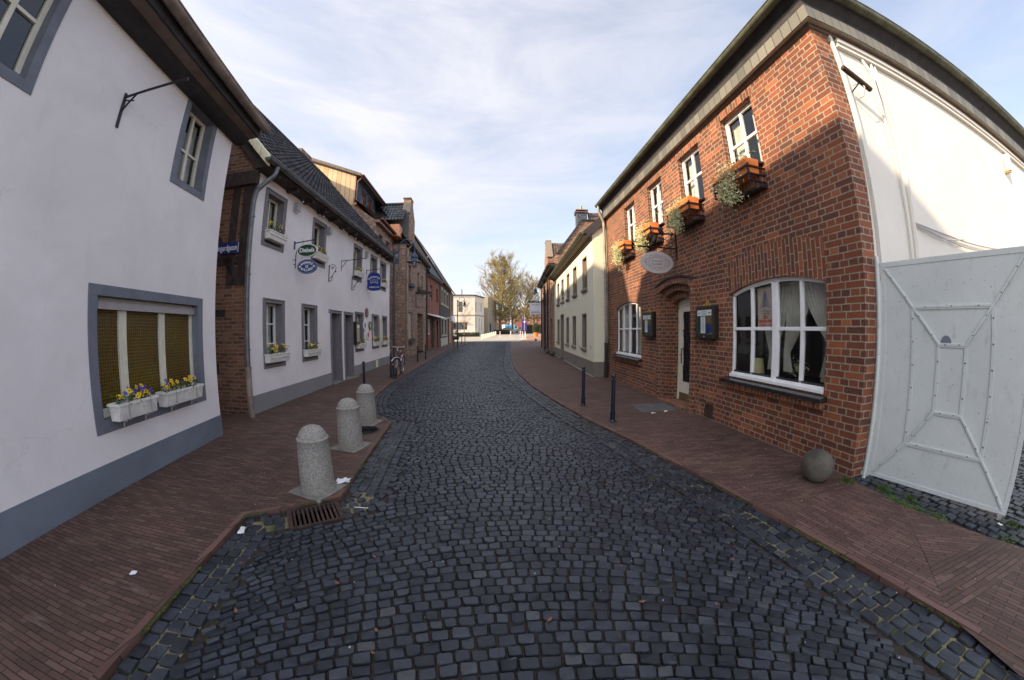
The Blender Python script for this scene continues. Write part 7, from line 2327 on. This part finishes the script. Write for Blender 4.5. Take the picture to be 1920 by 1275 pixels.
m = MB(); m.lathe([(.001, 0), (.42, 0), (.55, .75), (.60, .8), (.55, .82), (.001, .78)], (0, 0, 0), 20); m.build('tub', 'terracotta', o, smooth=True)
m = MB(); leafcloud(m, 1300, lambda: (lambda v: (v.x * .78, v.y * .78, 1.75 + v.z * 1.05))(Vector((random.gauss(0, 1), random.gauss(0, 1), random.gauss(0, 1))).normalized() * random.uniform(.75, 1.03)), (.07, .15)); m.build('foliage', 'hedge_leaf', o)
m = MB(); m.sphere((0, 0, 1.75), .62, 14, 10, 1.35); m.build('core', 'soil', o)

# limestone bollards and striped posts
q0 = empty('pale_bollard', label='x', cat='bollard', group='pale stone bollards in a row on the square')
m = MB(); m.lathe([(.001, -.05), (.17, -.05), (.165, .62), (.15, .74), (.10, .80), (.001, .83)], (0, 0, 0), 16); m.build('shaft', 'cream_plaster', q0, smooth=True)
for k in range(8):
    t = k / 7; y = 58.3 + (78 - 58.3) * t ** 1.15; x = -5.23 + (-3.85 + 5.23) * t ** 1.15
    place_copy(q0, (x, y, gz(y)), 0, 'pale stone bollard on the square, ' + ('nearest of the row', 'second of the row from the street', 'third of the row from the street', 'fourth of the row from the street', 'fifth of the row from the street', 'sixth of the row from the street', 'seventh of the row from the street', 'farthest of the row, beside the low hedge')[k])
t0 = empty('striped_post', label='x', cat='post', group='red and white striped posts across the square')
m = MB(); m.lathe([(.10, 0), (.085, .03), (.085, 1.0), (.05, 1.06), (.001, 1.07)], (0, 0, 0), 14); m.build('shaft', 'paper_white', t0, smooth=True)
m = MB()
for z in (.22, .52, .82): m.lathe([(.087, z - .07), (.0875, z), (.087, z + .07)], (0, 0, 0), 14)
m.each('red_band', 'red_plastic', t0)
for (x, y), lb in zip(((-2.46, 68.6), (-.26, 68.6), (1.78, 69.5)), ('red and white striped post nearest the pale bollards', 'red and white striped post in the middle of the crossing', 'red and white striped post beside the closed parasols')):
    place_copy(t0, (x, y, gz(y)), 0, lb)
for x, y, H, lb in ((1.88, 57.6, 3.75, 'taller closed purple parasol on a cream pole, nearer the striped posts'), (2.33, 57.0, 3.6, 'shorter closed purple parasol on a cream pole, nearer the clipped bush')):
    o = empty('closed_parasol', (x, y, gz(y)), 0, lb, 'parasol', 'closed purple parasols at the end of the street')
    m = MB(); m.tube([(0, 0, 0), (0, 0, H + .1)], .055, 10); m.lathe([(.001, 0), (.35, 0), (.35, .06), (.08, .1)], (0, 0, 0), 16); m.build('pole', 'cream_paint', o, smooth=True)
    m = MB()
    prof = [(.04, H), (.10, H - .1), (.19, H - .8), (.25, H - 1.8), (.27, 1.55), (.16, 1.35)]
    rings = [[(r_ * (1 + .16 * math.cos(6 * t)) * math.cos(t), r_ * (1 + .16 * math.cos(6 * t)) * math.sin(t), z) for t in np.linspace(0, 2 * math.pi, 37)[:-1]] for r_, z in prof]
    m.loft(rings); m.build('canopy', 'purple_cloth', o, smooth=True)
o = empty('sign_pole', (2.13, 56.0, gz(56.0)), 0, 'slim grey sign pole with small white plate between the closed parasols', 'pole')
m = MB(); m.tube([(0, 0, 0), (0, 0, 4.3)], .04, 8); m.build('pole', 'enamel_grey', o, smooth=True)
m = MB(); m.prism([(.16 * math.cos(t), 3.0 + .16 * math.sin(t)) for t in np.linspace(0, 6.283, 17)[:-1]], 'y', -.07, -.05); m.build('plate', 'paper_white', o)

def car(x, y, rz, mat, label, L=4.3):
    o = empty('parked_car', (x, y, gz(y)), R_(rz), label, 'car', 'cars parked on the square')
    prof = [(-L / 2, .35), (-L / 2 + .05, .75), (-L / 2 + .25, .95), (-L / 2 + .9, 1.0), (-.35 * L / 2, 1.02), (L / 2 - .9, .95), (L / 2 - .1, .78), (L / 2, .55), (L / 2 - .02, .32)]
    m = MB(); m.prism(prof, 'y', -.86, .86); m.build('body', mat, o, bevel=.08)
    m = MB(); m.loft([[(-L / 2 + .35, s * .78, .98), (-L / 2 + .85, s * .62, 1.43), (.15, s * .62, 1.46), (.95, s * .78, .99)] for s in (-1, 1)]); m.build('windows', 'dark_glass', o, bevel=.04)
    m = MB(); m.loft([[(-L / 2 + .82, s * .60, 1.435), (-L / 2 + .95, s * .60, 1.475), (.1, s * .60, 1.495), (.2, s * .60, 1.455)] for s in (-1, 1)]); m.build('roof', mat, o, bevel=.02)
    for sx in (-1, 1):
        for sy in (-1, 1):
            m = MB(mat=Matrix.Translation((sx * L * .30, sy * .78, .31)) @ Matrix.Rotation(math.pi / 2, 4, 'X')); m.lathe([(.001, -.09), (.30, -.09), (.31, 0), (.30, .09), (.001, .09)], (0, 0, 0), 20); W = m.build('wheel', 'rubber', o, smooth=True)
            m = MB(mat=Matrix.Translation((sx * L * .30, sy * .78, .31)) @ Matrix.Rotation(math.pi / 2, 4, 'X')); m.lathe([(.001, -.1), (.19, -.1), (.19, .1), (.001, .1)], (0, 0, 0), 16); m.build('rim', 'chrome', W)
    for sy in (-1, 1):
        m = MB(); m.box(L / 2 - .16, L / 2 - .02, sy * .62 - .14, sy * .62 + .14, .60, .74); m.build('headlight', 'paper_white', o, bevel=.02)
        m = MB(); m.box(-L / 2 + .0, -L / 2 + .08, sy * .68 - .1, sy * .68 + .1, .68, .85); m.build('tail_light', 'red_plastic', o, bevel=.02)
car(-.9, 91.5, 8, 'car_tan', 'dark tan parked car beside the trunk of the large plane tree', 4.4)
car(-6.2, 98, 20, 'car_silver', 'silver parked car behind the low hedge under the large plane tree')
car(2.6, 97, 165, 'car_silver', 'dull silver car behind the closed parasols', 4.2)
o = empty('billboard', (-6.25, 90, gz(90)), R_(-4), 'blue advertising column board beside the ochre building', 'billboard')
m = MB(); m.box(-.62, .62, -.08, .08, .55, 2.75); m.build('frame', 'navy_paint', o, bevel=.02)
m = MB(); m.box(-.52, .52, -.09, -.082, .68, 2.45); m.build('poster', 'board_blue', o)
m = MB(); m.box(-.55, .55, -.1, .1, 2.55, 2.72); m.build('header', 'lampshade_cream', o)
m = MB(); m.box(-.5, -.4, -.05, .05, 0, .55); m.box(.4, .5, -.05, .05, 0, .55); m.each('leg', 'navy_paint', o)
for x, y, w_, mt, lb in ((.55, 118, 1.3, 'paper_white', 'small white stall panel seen between the tree trunks'), (1.6, 118.5, 1.2, 'sky_blue_board', 'small bright blue stall panel between the tree trunks'), (3.6, 119, 2.3, 'sky_blue_board', 'pale blue stall tarpaulin behind the leaning tree')):
    o = empty('stall_panel', (x - 3.6, y, 1.0), 0, lb, 'stall'); m = MB(); m.box(-w_ / 2, w_ / 2, -.05, .05, .2, 2.6); m.build('panel', mt, o, bevel=.02)
    m = MB()
    for sx in (-1, 1): m.box(sx * (w_ / 2 - .05) - .03, sx * (w_ / 2 - .05) + .03, -.03, .03, 0, 2.7)
    m.each('frame_post', 'enamel_grey', o)
# planter and rail at the left pavement edge
o = empty('planter_stand', (-5.52, 32.2, 0), 0, 'dark trough planter of white flowers on two legs', 'planter')
m = MB(); m.box(-.28, .32, -.15, .15, .72, 1.05); m.build('trough', 'dark_frame', o, bevel=.02)
m = MB(); m.box(-.2, -.12, -.04, .04, 0, .72); m.box(.15, .23, -.04, .04, 0, .72); m.each('leg', 'dark_frame', o)
m = MB(); leafcloud(m, 260, lambda: (random.gauss(0, .22), random.gauss(0, .12), 1.35 + random.gauss(0, .22)), (.04, .09)); m.build('foliage', 'hedge_leaf', o)
m = MB(); leafcloud(m, 90, lambda: (-.12 + random.gauss(0, .12), -.08 + random.gauss(0, .1), 1.42 + random.gauss(0, .2)), (.04, .08)); m.build('blossoms', 'white_petal', o)
o = empty('side_table', (-5.70, 39.2, 0), 0, 'small dark high table on posts beyond the white flower planter', 'table')
m = MB(); m.box(-.55, .45, -.3, .3, 1.0, 1.12); m.build('table_top', 'navy_paint', o, bevel=.01)
for x in (-.28, .10): m = MB(); m.box(x - .04, x + .04, -.05, .05, 0, 1.0); m.build('leg', 'navy_paint', o)
# low hills of roofs and tree tops beyond the square
m = MB()
random.seed(5)
leafcloud(m, 2600, lambda: (random.uniform(-120, 130), 230 + random.uniform(-10, 10), 1 + abs(random.gauss(0, 2.2)) + 1.5 * math.sin(random.uniform(-120, 130) * .05)), (.5, 1.1))
tag(m.build('distant_wood', 'hedge_leaf'), kind='stuff')
